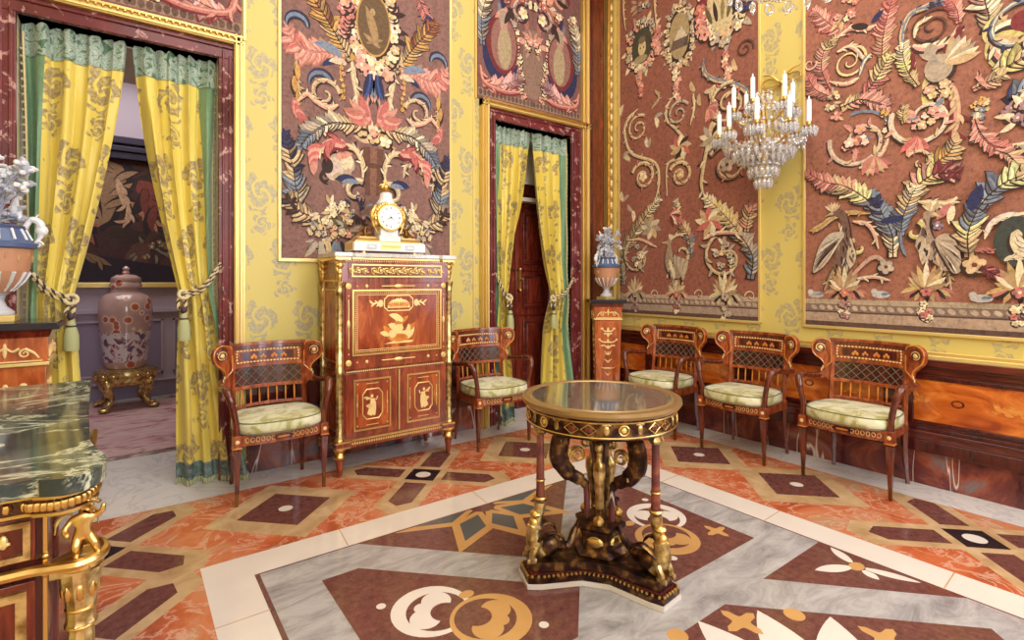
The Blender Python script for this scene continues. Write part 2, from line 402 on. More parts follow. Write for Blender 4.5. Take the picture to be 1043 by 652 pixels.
# ------------------------------------------------------------- inlay and tapestry drawing on a plane
def pxA(px, py, y=WA):     # measured point -> (x, z) on the north wall
    r = (px - 521.5) / FPX; D = y / (CA - r * SA); return (D * (r * CA + SA), EYE - (py - 286) * D / FPX)
def pxB(px, py, x=WB):     # measured point -> (y, z) on the east wall
    r = (px - 521.5) / FPX; D = x / (r * CA + SA); return (D * (CA - r * SA), EYE - (py - 286) * D / FPX)
class Draw:
    def __init__(s, org, U, V, N, step=1.5e-5, mat='weave', base=0):
        s.b = MB(); s.o = Vector(org); s.U = Vector(U); s.V = Vector(V); s.N = Vector(N); s.st = step; s.k = base; s.mat = mat; s.mx = None; s.bx = []
        s.clip = None
    def lift(s, pts):
        if s.mx is not None: pts = [(-abs(p[0] - s.mx), p[1]) for p in pts]
        a = min(p[0] for p in pts); b = max(p[0] for p in pts); c = min(p[1] for p in pts); d = max(p[1] for p in pts); k = s.k
        for q in s.bx:
            if q[4] > k and q[0] < b and q[1] > a and q[2] < d and q[3] > c: k = q[4]
        s.bx.append((a, b, c, d, k + 1)); return (k + 1) * s.st
    def P(s, p, h): return s.o + s.U * p[0] + s.V * p[1] + s.N * h
    def jit(s, col):
        if col is None: return None
        k = R.uniform(.86, 1.12); return (min(1, col[0] * k * R.uniform(.95, 1.05)), min(1, col[1] * k), min(1, col[2] * k * R.uniform(.93, 1.07)), 1)
    def poly(s, pts, col=None, mat=None):
        col = s.jit(col)
        if s.clip:
            a, b, c, d = s.clip
            pts = [(min(max(p[0], a), b), min(max(p[1], c), d)) for p in pts]
        h = s.lift(pts)
        s.b.add([s.P(p, h) for p in pts], [tuple(range(len(pts)))], mat or s.mat, col)
        if s.mx is not None:
            s.b.add([s.P((2 * s.mx - p[0], p[1]), h) for p in pts], [tuple(range(len(pts)))], mat or s.mat, col)
    def strip(s, path, wf, col=None, mat=None):
        col = s.jit(col)
        h = s.lift([(p[0] + q, p[1] + q) for p in path for q in (-.01, .01)]); N = len(path); L = []; Rr = []
        for i, p in enumerate(path):
            a = path[max(0, i - 1)]; b = path[min(N - 1, i + 1)]
            dx, dy = b[0] - a[0], b[1] - a[1]; l = math.hypot(dx, dy) or 1; w_ = wf(i / (N - 1)) / 2
            L.append((p[0] - dy / l * w_, p[1] + dx / l * w_)); Rr.append((p[0] + dy / l * w_, p[1] - dx / l * w_))
        for mir in ((0, 1) if s.mx is not None else (0,)):
            f = (lambda q: (2 * s.mx - q[0], q[1])) if mir else (lambda q: q)
            g = f
            if s.clip:
                a_, b_2, c_, d_ = s.clip
                g = lambda q: (min(max(f(q)[0], a_), b_2), min(max(f(q)[1], c_), d_))
            vs = [s.P(g(q), h) for q in L] + [s.P(g(q), h) for q in Rr]
            s.b.add(vs, [(i, i + 1, N + i + 1, N + i) for i in range(N - 1)], mat or s.mat, col)
    def disc(s, c, rx, ry=None, col=None, mat=None, n=20, rot=0):
        ry = ry or rx; ca, sa = math.cos(rot), math.sin(rot)
        s.poly([(c[0] + ca * rx * math.cos(2 * pi * k / n) - sa * ry * math.sin(2 * pi * k / n), c[1] + sa * rx * math.cos(2 * pi * k / n) + ca * ry * math.sin(2 * pi * k / n)) for k in range(n)], col, mat)
    def leaf(s, p, a, L, W, col=None, bend=0, mat=None, n=5):
        path = []; x, y = p; aa = a
        for i in range(n + 1):
            path.append((x, y)); x += math.cos(aa) * L / n; y += math.sin(aa) * L / n; aa += bend / n
        s.strip(path, lambda t: W * (math.sin(pi * min(1, t * .9 + .1)) ** .8) + W * .03, col, mat)
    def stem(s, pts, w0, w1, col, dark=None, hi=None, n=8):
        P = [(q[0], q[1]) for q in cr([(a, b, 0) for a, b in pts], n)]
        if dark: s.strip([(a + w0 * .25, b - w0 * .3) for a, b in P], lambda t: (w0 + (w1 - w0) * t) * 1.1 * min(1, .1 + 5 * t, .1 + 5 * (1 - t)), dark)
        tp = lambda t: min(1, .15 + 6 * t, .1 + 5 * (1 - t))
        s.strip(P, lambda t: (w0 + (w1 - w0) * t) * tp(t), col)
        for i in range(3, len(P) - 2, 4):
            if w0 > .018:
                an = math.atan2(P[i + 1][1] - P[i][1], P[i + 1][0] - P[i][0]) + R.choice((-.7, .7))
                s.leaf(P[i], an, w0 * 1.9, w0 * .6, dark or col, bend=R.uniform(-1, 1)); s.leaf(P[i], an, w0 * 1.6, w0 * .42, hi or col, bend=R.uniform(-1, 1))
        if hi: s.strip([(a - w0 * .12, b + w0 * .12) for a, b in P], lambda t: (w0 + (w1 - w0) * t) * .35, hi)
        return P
    def acanthus(s, pts, w, cols, dark, n=7, lean=.75, both=True, tipw=.35):
        """leafy plume: serrated lobes either side of a rib, in the colours of the weave"""
        P0 = [(q[0], q[1]) for q in cr([(a, b, 0) for a, b in pts], 14)]; w = w * .84
        tot = sum(math.hypot(P0[i][0] - P0[i - 1][0], P0[i][1] - P0[i - 1][1]) for i in range(1, len(P0)))
        cnt = max(5, int(tot / (w * .23))); P = []; acc = 0; nx = 0
        for i in range(1, len(P0)):
            acc += math.hypot(P0[i][0] - P0[i - 1][0], P0[i][1] - P0[i - 1][1])
            if acc >= nx: P.append(P0[i]); nx += tot / cnt
        P.append(P0[-1]); N = len(P)
        env = lambda t: .62 * w * (math.sin(pi * (t * .72 + .2)) + .2)
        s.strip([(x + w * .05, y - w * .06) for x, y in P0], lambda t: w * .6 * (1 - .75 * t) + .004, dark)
        
        m_ = len(P0) // len(cols)
        for ci, cc in enumerate(cols):
            seg = P0[ci * m_:(ci + 1) * m_ + 2 if ci < len(cols) - 1 else len(P0)]; t0 = ci / len(cols)
            if len(seg) > 1: s.strip(seg, lambda t: w * .46 * (1 - .75 * (t0 + t / len(cols))) * (.75 + .25 * math.sin(pi * min(1, .1 + t0 + t / len(cols)))) + .003, cc)
        for i in range(1, N):
            t = i / N; a = P[i - 1]; b = P[i]; ang = math.atan2(b[1] - a[1], b[0] - a[0])
            c = cols[int(t * .999 * len(cols))]; c2 = cols[min(len(cols) - 1, int(t * .999 * len(cols)) + 1)]
            for sd in (1, -1):
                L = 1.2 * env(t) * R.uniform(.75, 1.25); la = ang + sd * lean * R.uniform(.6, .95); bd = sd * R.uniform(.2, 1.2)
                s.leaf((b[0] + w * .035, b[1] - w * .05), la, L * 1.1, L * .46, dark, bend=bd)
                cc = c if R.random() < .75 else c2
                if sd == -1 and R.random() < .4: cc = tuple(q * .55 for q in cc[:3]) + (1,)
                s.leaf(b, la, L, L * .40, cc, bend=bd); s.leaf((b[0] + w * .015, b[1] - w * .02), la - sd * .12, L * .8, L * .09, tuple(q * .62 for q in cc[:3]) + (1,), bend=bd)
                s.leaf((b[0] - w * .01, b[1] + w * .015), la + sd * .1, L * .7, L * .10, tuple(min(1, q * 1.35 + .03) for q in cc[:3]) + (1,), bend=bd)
        s.leaf(P[-1], math.atan2(P[-1][1] - P[-2][1], P[-1][0] - P[-2][0]), w * .5, w * .16, cols[-1])
        s.strip(P0, lambda t: w * .05 * (1 - .8 * t) + .002, dark)
    def scroll(s, c, r, a0, turns, d, w, col, dark, hi=None, leafc=None, heart=None, ell=1.0, inner=.12):
        pts = []; N = int(20 * turns) + 2
        for i in range(N):
            t = i / (N - 1); a = a0 + d * 2 * pi * turns * t; q = r * (1 - (1 - inner) * t ** 1.1)
            pts.append((c[0] + q * math.cos(a), c[1] + q * ell * math.sin(a)))
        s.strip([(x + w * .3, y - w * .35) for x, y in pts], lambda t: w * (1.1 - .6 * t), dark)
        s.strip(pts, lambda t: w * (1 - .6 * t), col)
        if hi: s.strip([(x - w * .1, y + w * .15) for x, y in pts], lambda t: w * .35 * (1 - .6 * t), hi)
        if leafc:
            for i in range(2, int(N * .62), 2):
                a = pts[i - 1]; b = pts[i]; ang = math.atan2(b[1] - a[1], b[0] - a[0])
                sd = -d if i % 4 else d
                cc = leafc[i // 2 % len(leafc)]; L = r * R.uniform(.26, .42)
                s.leaf((b[0] + .004, b[1] - .005), ang + sd * .6, L * 1.1, L * .38, dark, bend=sd * .9)
                s.leaf(b, ang + sd * .6, L, L * .33, cc, bend=sd * .9)
        if heart: s.flower(c, r * .34, heart)
    def flower(s, c, r, cols, dark=None):
        c0 = R.choice(cols); c1 = tuple(min(1, q * 1.25) for q in c0[:3]) + (1,)
        if dark: s.disc((c[0] + r * .15, c[1] - r * .2), r * 1.05, col=dark, n=10)
        a0 = R.uniform(0, 6)
        for k in range(5):
            a = a0 + k * 2 * pi / 5
            s.disc((c[0] + r * .52 * math.cos(a), c[1] + r * .52 * math.sin(a)), r * .5, r * .42, c0 if k % 2 else c1, n=8, rot=a)
        s.disc(c, r * .26, col=R.choice([S(230, 190, 90), S(120, 60, 50), S(240, 225, 190)]), n=7)
    def cluster(s, c, rx, ry, n, fr, cols, dark, leafc=None):
        for i in range(n):
            a = R.uniform(0, 2 * pi); q = math.sqrt(R.random())
            p = (c[0] + rx * q * math.cos(a), c[1] + ry * q * math.sin(a))
            if leafc and R.random() < .45: s.leaf(p, a, fr * 2.6, fr * .9, R.choice(leafc), bend=R.uniform(-1, 1))
            else: s.flower(p, fr * R.uniform(.7, 1.2), cols, dark)
    def wreath(s, c, rx, ry, fr, cols, dark, n=30, leafc=None):
        for i in range(n):
            a = 2 * pi * i / n + R.uniform(-.1, .1); q = R.uniform(.9, 1.1)
            p = (c[0] + rx * q * math.cos(a), c[1] + ry * q * math.sin(a))
            if leafc and i % 3 == 0: s.leaf(p, a + R.uniform(-.6, .6), fr * 2.6, fr, R.choice(leafc))
            s.flower(p, fr * R.uniform(.75, 1.25), cols, dark)

# ============================================================= STRUCTURE
# ------------------------------------------------------------- floor
f = MB(); f.bb(WC, WB, WD, WA, -.12, 0, 'orange_breccia')
fd = Draw((0, 0, 0), (1, 0, 0), (0, 1, 0), (0, 0, 1), step=4e-5, mat='beige_stone')
CX0, CY0 = 1.67, .51
def rect(x0, x1, y0, y1, m): fd.poly([(x0, y0), (x1, y0), (x1, y1), (x0, y1)], mat=m)
def rot45(c, pts):
    q = math.sqrt(.5); return [(c[0] + q * (a - b), c[1] + q * (a + b)) for a, b in pts]
def dia(c, r, m): fd.poly([(c[0] + r, c[1]), (c[0], c[1] + r), (c[0] - r, c[1]), (c[0], c[1] - r)], mat=m)
Ds = [(.75, 3.27), (2.55, 3.27), (3.56, 2.37), (3.56, 1.64), (3.56, -.16), (3.56, -1.06)]
Xs = [(-.15, 3.27), (1.65, 3.27), (3.45, 3.27), (3.56, .74), (3.56, -1.9)]
for y in (1.5, -.2, -1.4): Ds.append((-.2, y))
for y in (2.4, .65): Xs.append((-.2, y))
for c in Ds:
    fd.poly([(min(max(a, WC), WB - .30), b) for a, b in [(c[0] + .43, c[1]), (c[0], c[1] + .43), (c[0] - .43, c[1]), (c[0], c[1] - .43)]], mat='beige_stone')
for c in Xs:
    for sgn in (0, 1):
        P = [(-.54, -.135), (.54, -.135), (.62, 0), (.54, .135), (-.54, .135), (-.62, 0)]
        fd.poly([(a, min(b, 3.72)) for a, b in rot45(c, [(p[1], p[0]) if sgn else p for p in P])], mat='beige_stone')
for c in Ds:
    dia(c, .262, 'porphyry'); fd.disc(c, .04, mat='cream_marble', n=18)
for c in Xs:
    for k in range(4):
        P = [(.15, -.075), (.45, -.075), (.51, 0), (.45, .075), (.15, .075)]
        a = k * pi / 2
        fd.poly(rot45(c, [(p[0] * math.cos(a) - p[1] * math.sin(a), p[0] * math.sin(a) + p[1] * math.cos(a)) for p in P]), mat='porphyry')
    fd.poly(rot45(c, [(-.1, -.1), (.1, -.1), (.1, .1), (-.1, .1)]), mat='floor_black')
    fd.disc(c, .052, mat='cream_marble', n=18)
# white borders along the walls
rect(WC, WB, 3.72, 4.02, 'white_marble'); rect(3.94, WB, WD, 3.72, 'white_marble')
rect(WC, WC + .25, WD, 3.72, 'white_marble'); rect(WC, WB, WD, WD + .3, 'white_marble')
# central carpet of marble: white band, grey field, dark pieces
X0, X1, Y0, Y1 = .27, 3.07, -1.80, 2.82
rect(X0 - .0, X1, Y0, Y1, 'cream_marble'); rect(X0 + .195, X1 - .195, Y0 + .195, Y1 - .205, 'porphyry')
rect(X0 + .215, X1 - .205, Y0 + .21, Y1 - .215, 'grey_marble')
for a in (.9, 1.75, 2.55): fd.strip([(a, Y1 - .2), (a + .02, Y1)], lambda t: .006, mat='beige_stone')
for b_y in (2.2, 1.5, .7, 0): fd.strip([(X1 - .2, b_y), (X1, b_y + .01)], lambda t: .006, mat='beige_stone'); fd.strip([(X0, b_y + .1), (X0 + .2, b_y + .1)], lambda t: .006, mat='beige_stone')
def both(fn):
    for mx in (0, 1):
        for my in (0, 1):
            fn(lambda p: ((2 * CX0 - p[0]) if mx else p[0], (2 * CY0 - p[1]) if my else p[1]))
def pcs(T):
    fd.poly([T(p) for p in [(.70, 2.385), (.87, 2.385), (1.60, 1.66), (1.37, 1.43), (.70, 1.43)]], mat='porphyry')
    fd.poly([T(p) for p in [(2.31, 1.21), (2.865, 1.21), (2.865, .62)]], mat='porphyry')
both(pcs)
for my in (0, 1):
    T = lambda p: (p[0], 2 * CY0 - p[1]) if my else p
    fd.poly([T(p) for p in [(.95, 2.605), (2.39, 2.605), (1.67, 1.885)]], mat='porphyry')
    for ang, L in ((180, .56), (225, .54), (270, .48), (315, .54), (360, .56)):
        a = math.radians(ang); ca, sa = math.cos(a), math.sin(a)
        def kite(s0, s1, wd, m, c0=(1.70, 2.600)):
            P = [(s0, 0), (s0 + (s1 - s0) * .42, wd), (s1, 0), (s0 + (s1 - s0) * .42, -wd)]
            fd.poly([T((c0[0] + x * ca - y * sa, min(2.605, c0[1] + x * sa + y * ca))) for x, y in P], mat=m)
        kite(.04, L, .12, 'floor_gold_stone'); kite(.11, L - .12, .075, 'floor_dark_slate')
    fd.poly([T((1.70 + .08 * math.cos(a), 2.605 + .08 * math.sin(a))) for a in [pi + pi * k / 10 for k in range(11)]], mat='porphyry')
fd.poly([(1.34, 1.21), (2.0, 1.21), (2.69, .51), (2.0, -.19), (1.34, -.19), (.65, .51)], mat='porphyry')
c = (CX0, CY0)
for k in range(16):
    a = math.radians(12 + 22.1 * k)
    for (r0, r1, wd, m) in ((.24, .72, .1, 'cream_marble'),):
        P = []
        for i in range(15):
            t = i / 14; P.append((r0 + (r1 - r0) * t, wd * math.sin(pi * t ** .8) ** .9))
        P = P + [(x, -y) for x, y in P[-2:0:-1]]
        if k % 1 == 0: fd.poly([(c[0] + x * math.cos(a) - y * math.sin(a), c[1] + x * math.sin(a) + y * math.cos(a)) for x, y in P], mat=m)
    a2 = a + math.radians(11)
    if k % 2: fd.disc((c[0] + .70 * math.cos(a2), c[1] + .70 * math.sin(a2)), .04, mat='floor_gold_stone')
def sparkle(p, r, m='floor_gold_stone'):
    P = []
    for k in range(24):
        a = 2 * pi * k / 24; q = r * (.38 + .62 * abs(math.cos(2 * a)) ** 3); P.append((p[0] + q * math.cos(a + pi / 4 * 0), p[1] + q * math.sin(a)))
    fd.poly(P, mat=m)
for k in range(8): a = math.radians(20 + 45 * k); sparkle((c[0] + .66 * math.cos(a), c[1] + .66 * math.sin(a)), .09)
fd.disc(c, .2, mat='floor_gold_stone', n=32); fd.disc(c, .13, mat='porphyry', n=32)
def ring(c, r, m, ang):
    ca, sa = math.cos(ang), math.sin(ang); Q = lambda x, y: (c[0] + x * ca - y * sa, c[1] + x * sa + y * ca)
    fd.disc(c, r, mat=m, n=40)
    fd.disc(Q(-r * .14, 0), r * .76, mat='porphyry', n=32)
    fd.disc(Q(r * .02, r * .36), r * .38, mat=m, n=24); fd.disc(Q(r * .02, -r * .36), r * .38, mat=m, n=24)
    fd.disc(Q(-r * .35, 0), r * .36, mat='porphyry', n=24)
    fd.disc(Q(r * .26, 0), r * .2, mat=m, n=20)
for (pw, pg, hd, d1, d2) in (((1.0, 1.905), (1.165, 1.715), (1.17, 1.91), (.842, 2.05), (1.31, 1.56)), ((2.435, 1.90), (2.27, 1.70), (2.24, 1.93), (2.56, 2.08), (2.13, 1.56)),
                             ((1.0, -.885), (1.165, -.695), (1.17, -.89), (.842, -1.03), (1.31, -.54)), ((2.435, -.88), (2.27, -.68), (2.24, -.91), (2.56, -1.06), (2.13, -.54))):
    a = math.atan2(pg[1] - pw[1], pg[0] - pw[0])
    ring(pw, .165, 'cream_marble', a + pi); ring(pg, .165, 'floor_gold_stone', a)
    fd.disc(hd, .035, .026, mat='floor_gold_stone')
    fd.disc(d1, .02, mat='cream_marble'); fd.disc(d2, .02, mat='cream_marble')
sparkle((2.549, 1.592), .075); sparkle((.79, 1.56), .075)
def fl4(T):
    q = T((2.765, 1.0)); fd.disc(q, .045, .03, mat='floor_gold_stone')
    for tip, wd in (((2.855, 1.145), .05), ((2.58, 1.10), .06), ((2.725, .90), .045), ((2.845, .78), .05)):
        tp = T(tip); dx, dy = tp[0] - q[0], tp[1] - q[1]; L = math.hypot(dx, dy); a = math.atan2(dy, dx)
        fd.leaf((q[0] + .035 * math.cos(a), q[1] + .035 * math.sin(a)), a, L - .03, wd, mat='cream_marble', n=10)
both(fl4)
f.v += fd.b.v[:]; o_ = len(f.v) - len(fd.b.v)
for fc, mi_ in zip(fd.b.f, fd.b.m):
    f.f.append([i + o_ for i in fc]); f.m.append(f.mi(fd.b.mats[mi_])); f.c.append(None); f.uv.append(None)
floor = struct(f.build('floor', smooth=False))
g = MB(); g.bb(-.507, .489, WA, 4.9, -.12, 0, 'white_marble'); g.bb(-3.2, 2.4, 4.9, 7.4, -.12, 0, 'rug_marble')
g.bb(2.762, 3.74, WA, 4.42, -.12, 0, 'white_marble')
struct(g.build('floor_beyond', smooth=False))
# wood of the dark marble circle lying in the doorway stone
g = MB(); g.bb(-2.6, 2.2, 4.98, 7.1, 0, .012, 'carpet'); tag(g.build('carpet', bevel=.004), 'faded rose carpet on the floor of the room beyond the left doorway', 'carpet')

# ------------------------------------------------------------- walls
g = MB()
for x0, x1 in ((WC - .2, -.507), (.489, 2.762), (3.74, WB + .36)): g.bb(x0, x1, WA, 4.42 if x0 > 1 else 4.9, 0, CEIL, 'damask_wall_x')
for x0, x1 in ((-.507, .489), (2.762, 3.74)): g.bb(x0, x1, WA, 4.42 if x0 > 1 else 4.9, 2.86, CEIL, 'damask_wall_x')
struct(g.build('wall_north', smooth=False))
g = MB(); g.bb(WB, WB + .3, -.2, WA, 0, CEIL, 'damask_wall_y'); g.bb(WB, WB + .3, WD, -1.5, 0, CEIL, 'damask_wall_y')
g.bb(WB, WB + .3, -1.5, -.2, 0, .7, 'damask_wall_y'); g.bb(WB, WB + .3, -1.5, -.2, 3.6, CEIL, 'damask_wall_y')
struct(g.build('wall_east', smooth=False))
struct(MB().bb(WC - .2, WC, WD, WA, 0, CEIL, 'damask_wall_y').build('wall_west', smooth=False))
struct(MB().bb(WC - .2, WB + .3, WD - .2, WD, 0, CEIL, 'damask_wall_x').build('wall_south', smooth=False))
struct(MB().bb(WC - .2, WB + .3, WD - .2, 4.42, CEIL, CEIL + .15, 'ceiling_white').build('ceiling', smooth=False))
def window(name, org, ax, wd, z0, z1):
    m = MB(); m.T = Matrix.Translation(org) @ Matrix.Rotation(ax, 4, 'Z')
    for sgn in (-1, 1): m.bb(sgn * wd / 2 - .05, sgn * wd / 2 + .05, -.03, .03, z0, z1, 'gold_frame')
    m.bb(-wd / 2, wd / 2, -.03, .03, z1 - .08, z1 + .04, 'gold_frame'); m.bb(-wd / 2, wd / 2, -.03, .03, z0 - .04, z0 + .06, 'gold_frame')
    m.bb(-.02, .02, -.02, .02, z0, z1, 'ceiling_white')
    for k in range(1, 5): m.bb(-wd / 2, wd / 2, -.015, .015, z0 + (z1 - z0) * k / 5 - .012, z0 + (z1 - z0) * k / 5 + .012, 'ceiling_white')
    o = struct(m.build(name)); p = MB(); p.T = m.T; p.bb(-wd / 2, wd / 2, .005, .012, z0, z1, 'window_glass'); p.build('pane', o)
window('added_window_1', (.6, WD + .04, 0), pi, 1.2, 1.1, 3.8)  # unseen window added on the south wall to carry the key light
window('added_window_2', (2.9, WD + .04, 0), pi, 1.2, 1.1, 3.8)  # likewise added, for the other half of the key light
window('window_3', (WB + .06, -.85, 0), -pi / 2, 1.2, .75, 3.55)
# room beyond the left doorway
g = MB(); g.bb(-3.2, 2.4, 7.4, 7.6, 0, 4.2, 'lilac_paint')
for x0, x1 in ((-3.1, -1.95), (-1.85, -.70), (-.60, .33), (.43, 1.3)):
    for (a, b, c_, d_) in ((x0, x1, .88, .90), (x0, x1, .27, .29), (x0, x0 + .02, .27, .9), (x1 - .02, x1, .27, .9)): g.bb(a, b, 7.375, 7.4, c_, d_, 'lilac_paint')
    g.bb(x0 + .02, x1 - .02, 7.39, 7.4, .29, .88, 'lilac_dark')
g.bb(-3.2, 2.4, 7.35, 7.4, .985, 1.03, 'lilac_paint'); g.bb(-3.2, 2.4, 7.37, 7.4, 0, .18, 'lilac_dark'); g.bb(-3.2, 2.4, 7.36, 7.4, .18, .2, 'lilac_paint')
struct(g.build('wall_far', smooth=False))
struct(MB().bb(-3.4, -3.2, 4.7, 7.6, 0, 4.2, 'lilac_paint').build('wall_far_west', smooth=False))
struct(MB().bb(2.4, 2.6, 4.9, 7.6, 0, 4.2, 'lilac_paint').build('wall_far_east', smooth=False))
struct(MB().bb(-3.4, WC - .2, 4.7, 4.9, 0, 4.2, 'lilac_paint').build('wall_far_south', smooth=False))
struct(MB().bb(-3.4, 2.6, 4.9, 7.6, 4.2, 4.3, 'ceiling_white').build('ceiling_far', smooth=False))

g = MB(); g.bb(-.507, -.495, 4.16, 4.9, 0, 2.86, 'plaster_cream'); g.bb(.477, .489, 4.16, 4.9, 0, 2.86, 'plaster_cream'); g.bb(-.507, .489, 4.16, 4.9, 2.85, 2.86, 'plaster_cream'); g.bb(2.762, 2.77, 4.16, 4.42, 0, 2.86, 'mahogany'); g.bb(3.732, 3.74, 4.16, 4.42, 0, 2.86, 'mahogany')
struct(g.build('trim_14', smooth=False))
# ------------------------------------------------------------- door surrounds
def surround(i, x0, x1, xl, xr, zt=2.86):
    m = MB(); Y0, Y1 = 3.985, 4.16
    wl, wr = .089, .115
    for (a, b, wd) in ((x0 - wl, x0, wl), (x1, x1 + wl if i == 1 else x1 + .125, wr)):
        m.bb(a, b, Y0, Y1, 0, zt, 'rosso_architrave')
        m.bb(a + .02, a + .035, Y0 - .014, Y0, 0, zt + .05, 'rosso_architrave'); m.bb(b - .03, b - .012, Y0 - .01, Y0, 0, zt + .02, 'rosso_architrave')
    m.bb(x0 - wl, x1 + (wl if i == 1 else .125), Y0, Y1, zt, zt + .1, 'rosso_architrave')
    m.bb(x0 - wl, x1 + wl, Y0 - .014, Y0, zt + .065, zt + .08, 'rosso_architrave')
    struct(m.build('door_surround_%d' % i if 0 else 'trim_%d' % i, bevel=.004))
    m = MB(); zg0, zg1 = zt + .1, zt + .165
    xa, xb = x0 - wl, x1 + (wl if i == 1 else .125)
    def moulding(a, b, c_, d_, vert):
        m.bb(a, b, 3.955, 4.02, c_, d_, 'gold_frame')
        if vert:
            e = (b - a); m.bb(a + e * .1, a + e * .3, 3.935, 3.955, c_, d_, 'gilt'); m.bb(a + e * .62, a + e * .86, 3.94, 3.955, c_, d_, 'gilt_pale')
        else:
            e = (d_ - c_); m.bb(a, b, 3.935, 3.955, c_ + e * .66, c_ + e * .9, 'gilt'); m.bb(a, b, 3.94, 3.955, c_ + e * .12, c_ + e * .34, 'gilt_pale')
    wg = .055 if i == 1 else .1
    moulding(xa - .075, xa, 0, zg1, True); moulding(xb, xb + wg, 0, zg1, True)
    moulding(xa - .075, xb + wg, zg0, zg1, False)
    struct(m.build('trim_%d' % (i + 2), bevel=.002))
    b = MB(); n_ = int((xb - xa + .1) / .035)
    for k in range(n_): b.ball((xa - .05 + k * .035, 3.934, zg0 + .036), .009, 'gilt', 6, 4)
    struct(b.build('trim_%d' % (i + 4)))
surround(1, -.507, .489, 0, 0); surround(2, 2.762, 3.74, 0, 0)
# double door in the right doorway
g = MB()
g.bb(2.762, 3.74, 4.27, 4.42, 2.20, 2.36, 'mahogany_dark'); g.bb(2.762, 3.74, 4.30, 4.42, 2.36, 2.86, 'ceiling_white'); g.bb(2.762, 3.74, 4.24, 4.42, 2.175, 2.215, 'plaster_cream')
struct(g.build('trim_7'))
for k, (x0, x1) in enumerate(((2.762, 3.245), (3.255, 3.70))):
    g = MB(); g.bb(x0, x1, 4.33, 4.37, .01, 2.175, 'mahogany')
    pw0, pw1 = x0 + .09, x1 - .09
    for z0, z1 in ((.12, .95), (1.06, 1.42), (1.52, 2.08)):
        g.bb(pw0, pw1, 4.315, 4.33, z0, z1, 'mahogany_rail'); g.bb(pw0 + .04, pw1 - .04, 4.305, 4.318, z0 + .05, z1 - .05, 'mahogany')
        g.bb(x0 + .01, x1 - .01, 4.318, 4.332, z1 + .03, z1 + .05, 'mahogany_rail')
    o = struct(g.build('door_%d' % (k + 1), bevel=.004))
    if k == 1: 
        h = MB(); h.T = Matrix.Translation((3.29, 4.30, 1.36)); h.bb(-.015, .015, 0, .03, -.1, .1, 'gilt'); h.ball((0, -.03, 0), (.02, .03, .02), 'gilt'); h.ball((0, 0, .11), .018, 'gilt'); h.ball((0, 0, -.11), .018, 'gilt'); h.build('door_handle', o)
# ------------------------------------------------------------- corner pilaster, gilt strips, dado
g = MB(); g.bb(3.972, 4.235, 3.965, WA, 0, CEIL, 'mahogany'); g.bb(3.99, 4.005, 3.955, 3.965, 0, CEIL, 'mahogany_rail'); g.bb(4.19, 4.205, 3.955, 3.965, 0, CEIL, 'mahogany_rail')
struct(g.build('trim_8', bevel=.003))
def vstrip_B(y0, y1, z0=.9, z1=CEIL, m='gold_frame', d=.02):
    g = MB(); g.bb(WB - d, WB, y0, y1, z0, z1, m); g.bb(WB - d - .008, WB - d, y0 + (y1 - y0) * .25, y0 + (y1 - y0) * .5, z0, z1, 'gilt'); return g
g = vstrip_B(3.955, 4.02, 0, CEIL, 'gold_frame', .05); g2 = MB()
g.bb(WB - .03, WB, 3.84, 3.93, .9, CEIL, 'gold_frame'); g.bb(WB - .04, WB, 3.835, 3.852, .9, CEIL, 'gilt_pale'); g.bb(WB - .04, WB, 3.918, 3.932, .9, CEIL, 'gilt')
for k in range(34):
    z = .96 + k * .12
    g.ball((WB - .032, 3.885, z), (.012, .022, .05), 'gilt_pale', 8, 5)
struct(g.build('trim_9'))
def dado(axis, a0, a1, panels, name_i, gold=True, dark=False):
    """axis 'y': on the east wall between y=a0..a1; axis 'x': on the north wall"""
    m = MB()
    def b(u0, u1, d, z0, z1, mt, d0=0):
        if axis == 'y': m.bb(WB - d, WB - d0, u0, u1, z0, z1, mt)
        else: m.bb(u0, u1, WA - d, WA - d0, z0, z1, mt)
    wd = 'mahogany_rail' if axis == 'y' else 'mahogany_dark'
    b(a0, a1, .006, .0, .25, 'rosso_marble')
    b(a0, a1, .034, .222, .30, 'mahogany_dark'); b(a0, a1, .026, .30, .34, wd); b(a0, a1, .034, .34, .36, 'mahogany_rail'); b(a0, a1, .02, .36, .385, 'mahogany_dark')
    b(a0, a1, .016, .385, .74, wd)
    for p0, p1 in panels:
        b(p0, p1, .03, .405, .425, 'mahogany_dark'); b(p0, p1, .03, .70, .725, 'mahogany_dark')
        b(p0 - .02, p0, .03, .405, .725, 'mahogany_dark'); b(p1, p1 + .02, .03, .405, .725, 'mahogany_dark')
        b(p0, p1, .02, .425, .70, 'burl_orange' if not dark else 'mahogany_dark')
    b(a0, a1, .022, .74, .775, wd); b(a0, a1, .034, .775, .79, 'mahogany_rail'); b(a0, a1, .045, .79, .835, 'mahogany_rail')
    if gold:
        b(a0, a1, .04, .835, .862, 'gilt_pale'); b(a0, a1, .028, .862, .885, 'gold_frame')
    return struct(m.build('trim_%d' % name_i, bevel=.003))
dado('y', -.2, WA, [(-.1, 1.19), (1.36, 2.30), (2.46, 3.28), (3.42, 3.9)], 10)
dado('x', .66, 2.56, [(.75, 1.55), (1.7, 2.45)], 11, gold=False, dark=True)
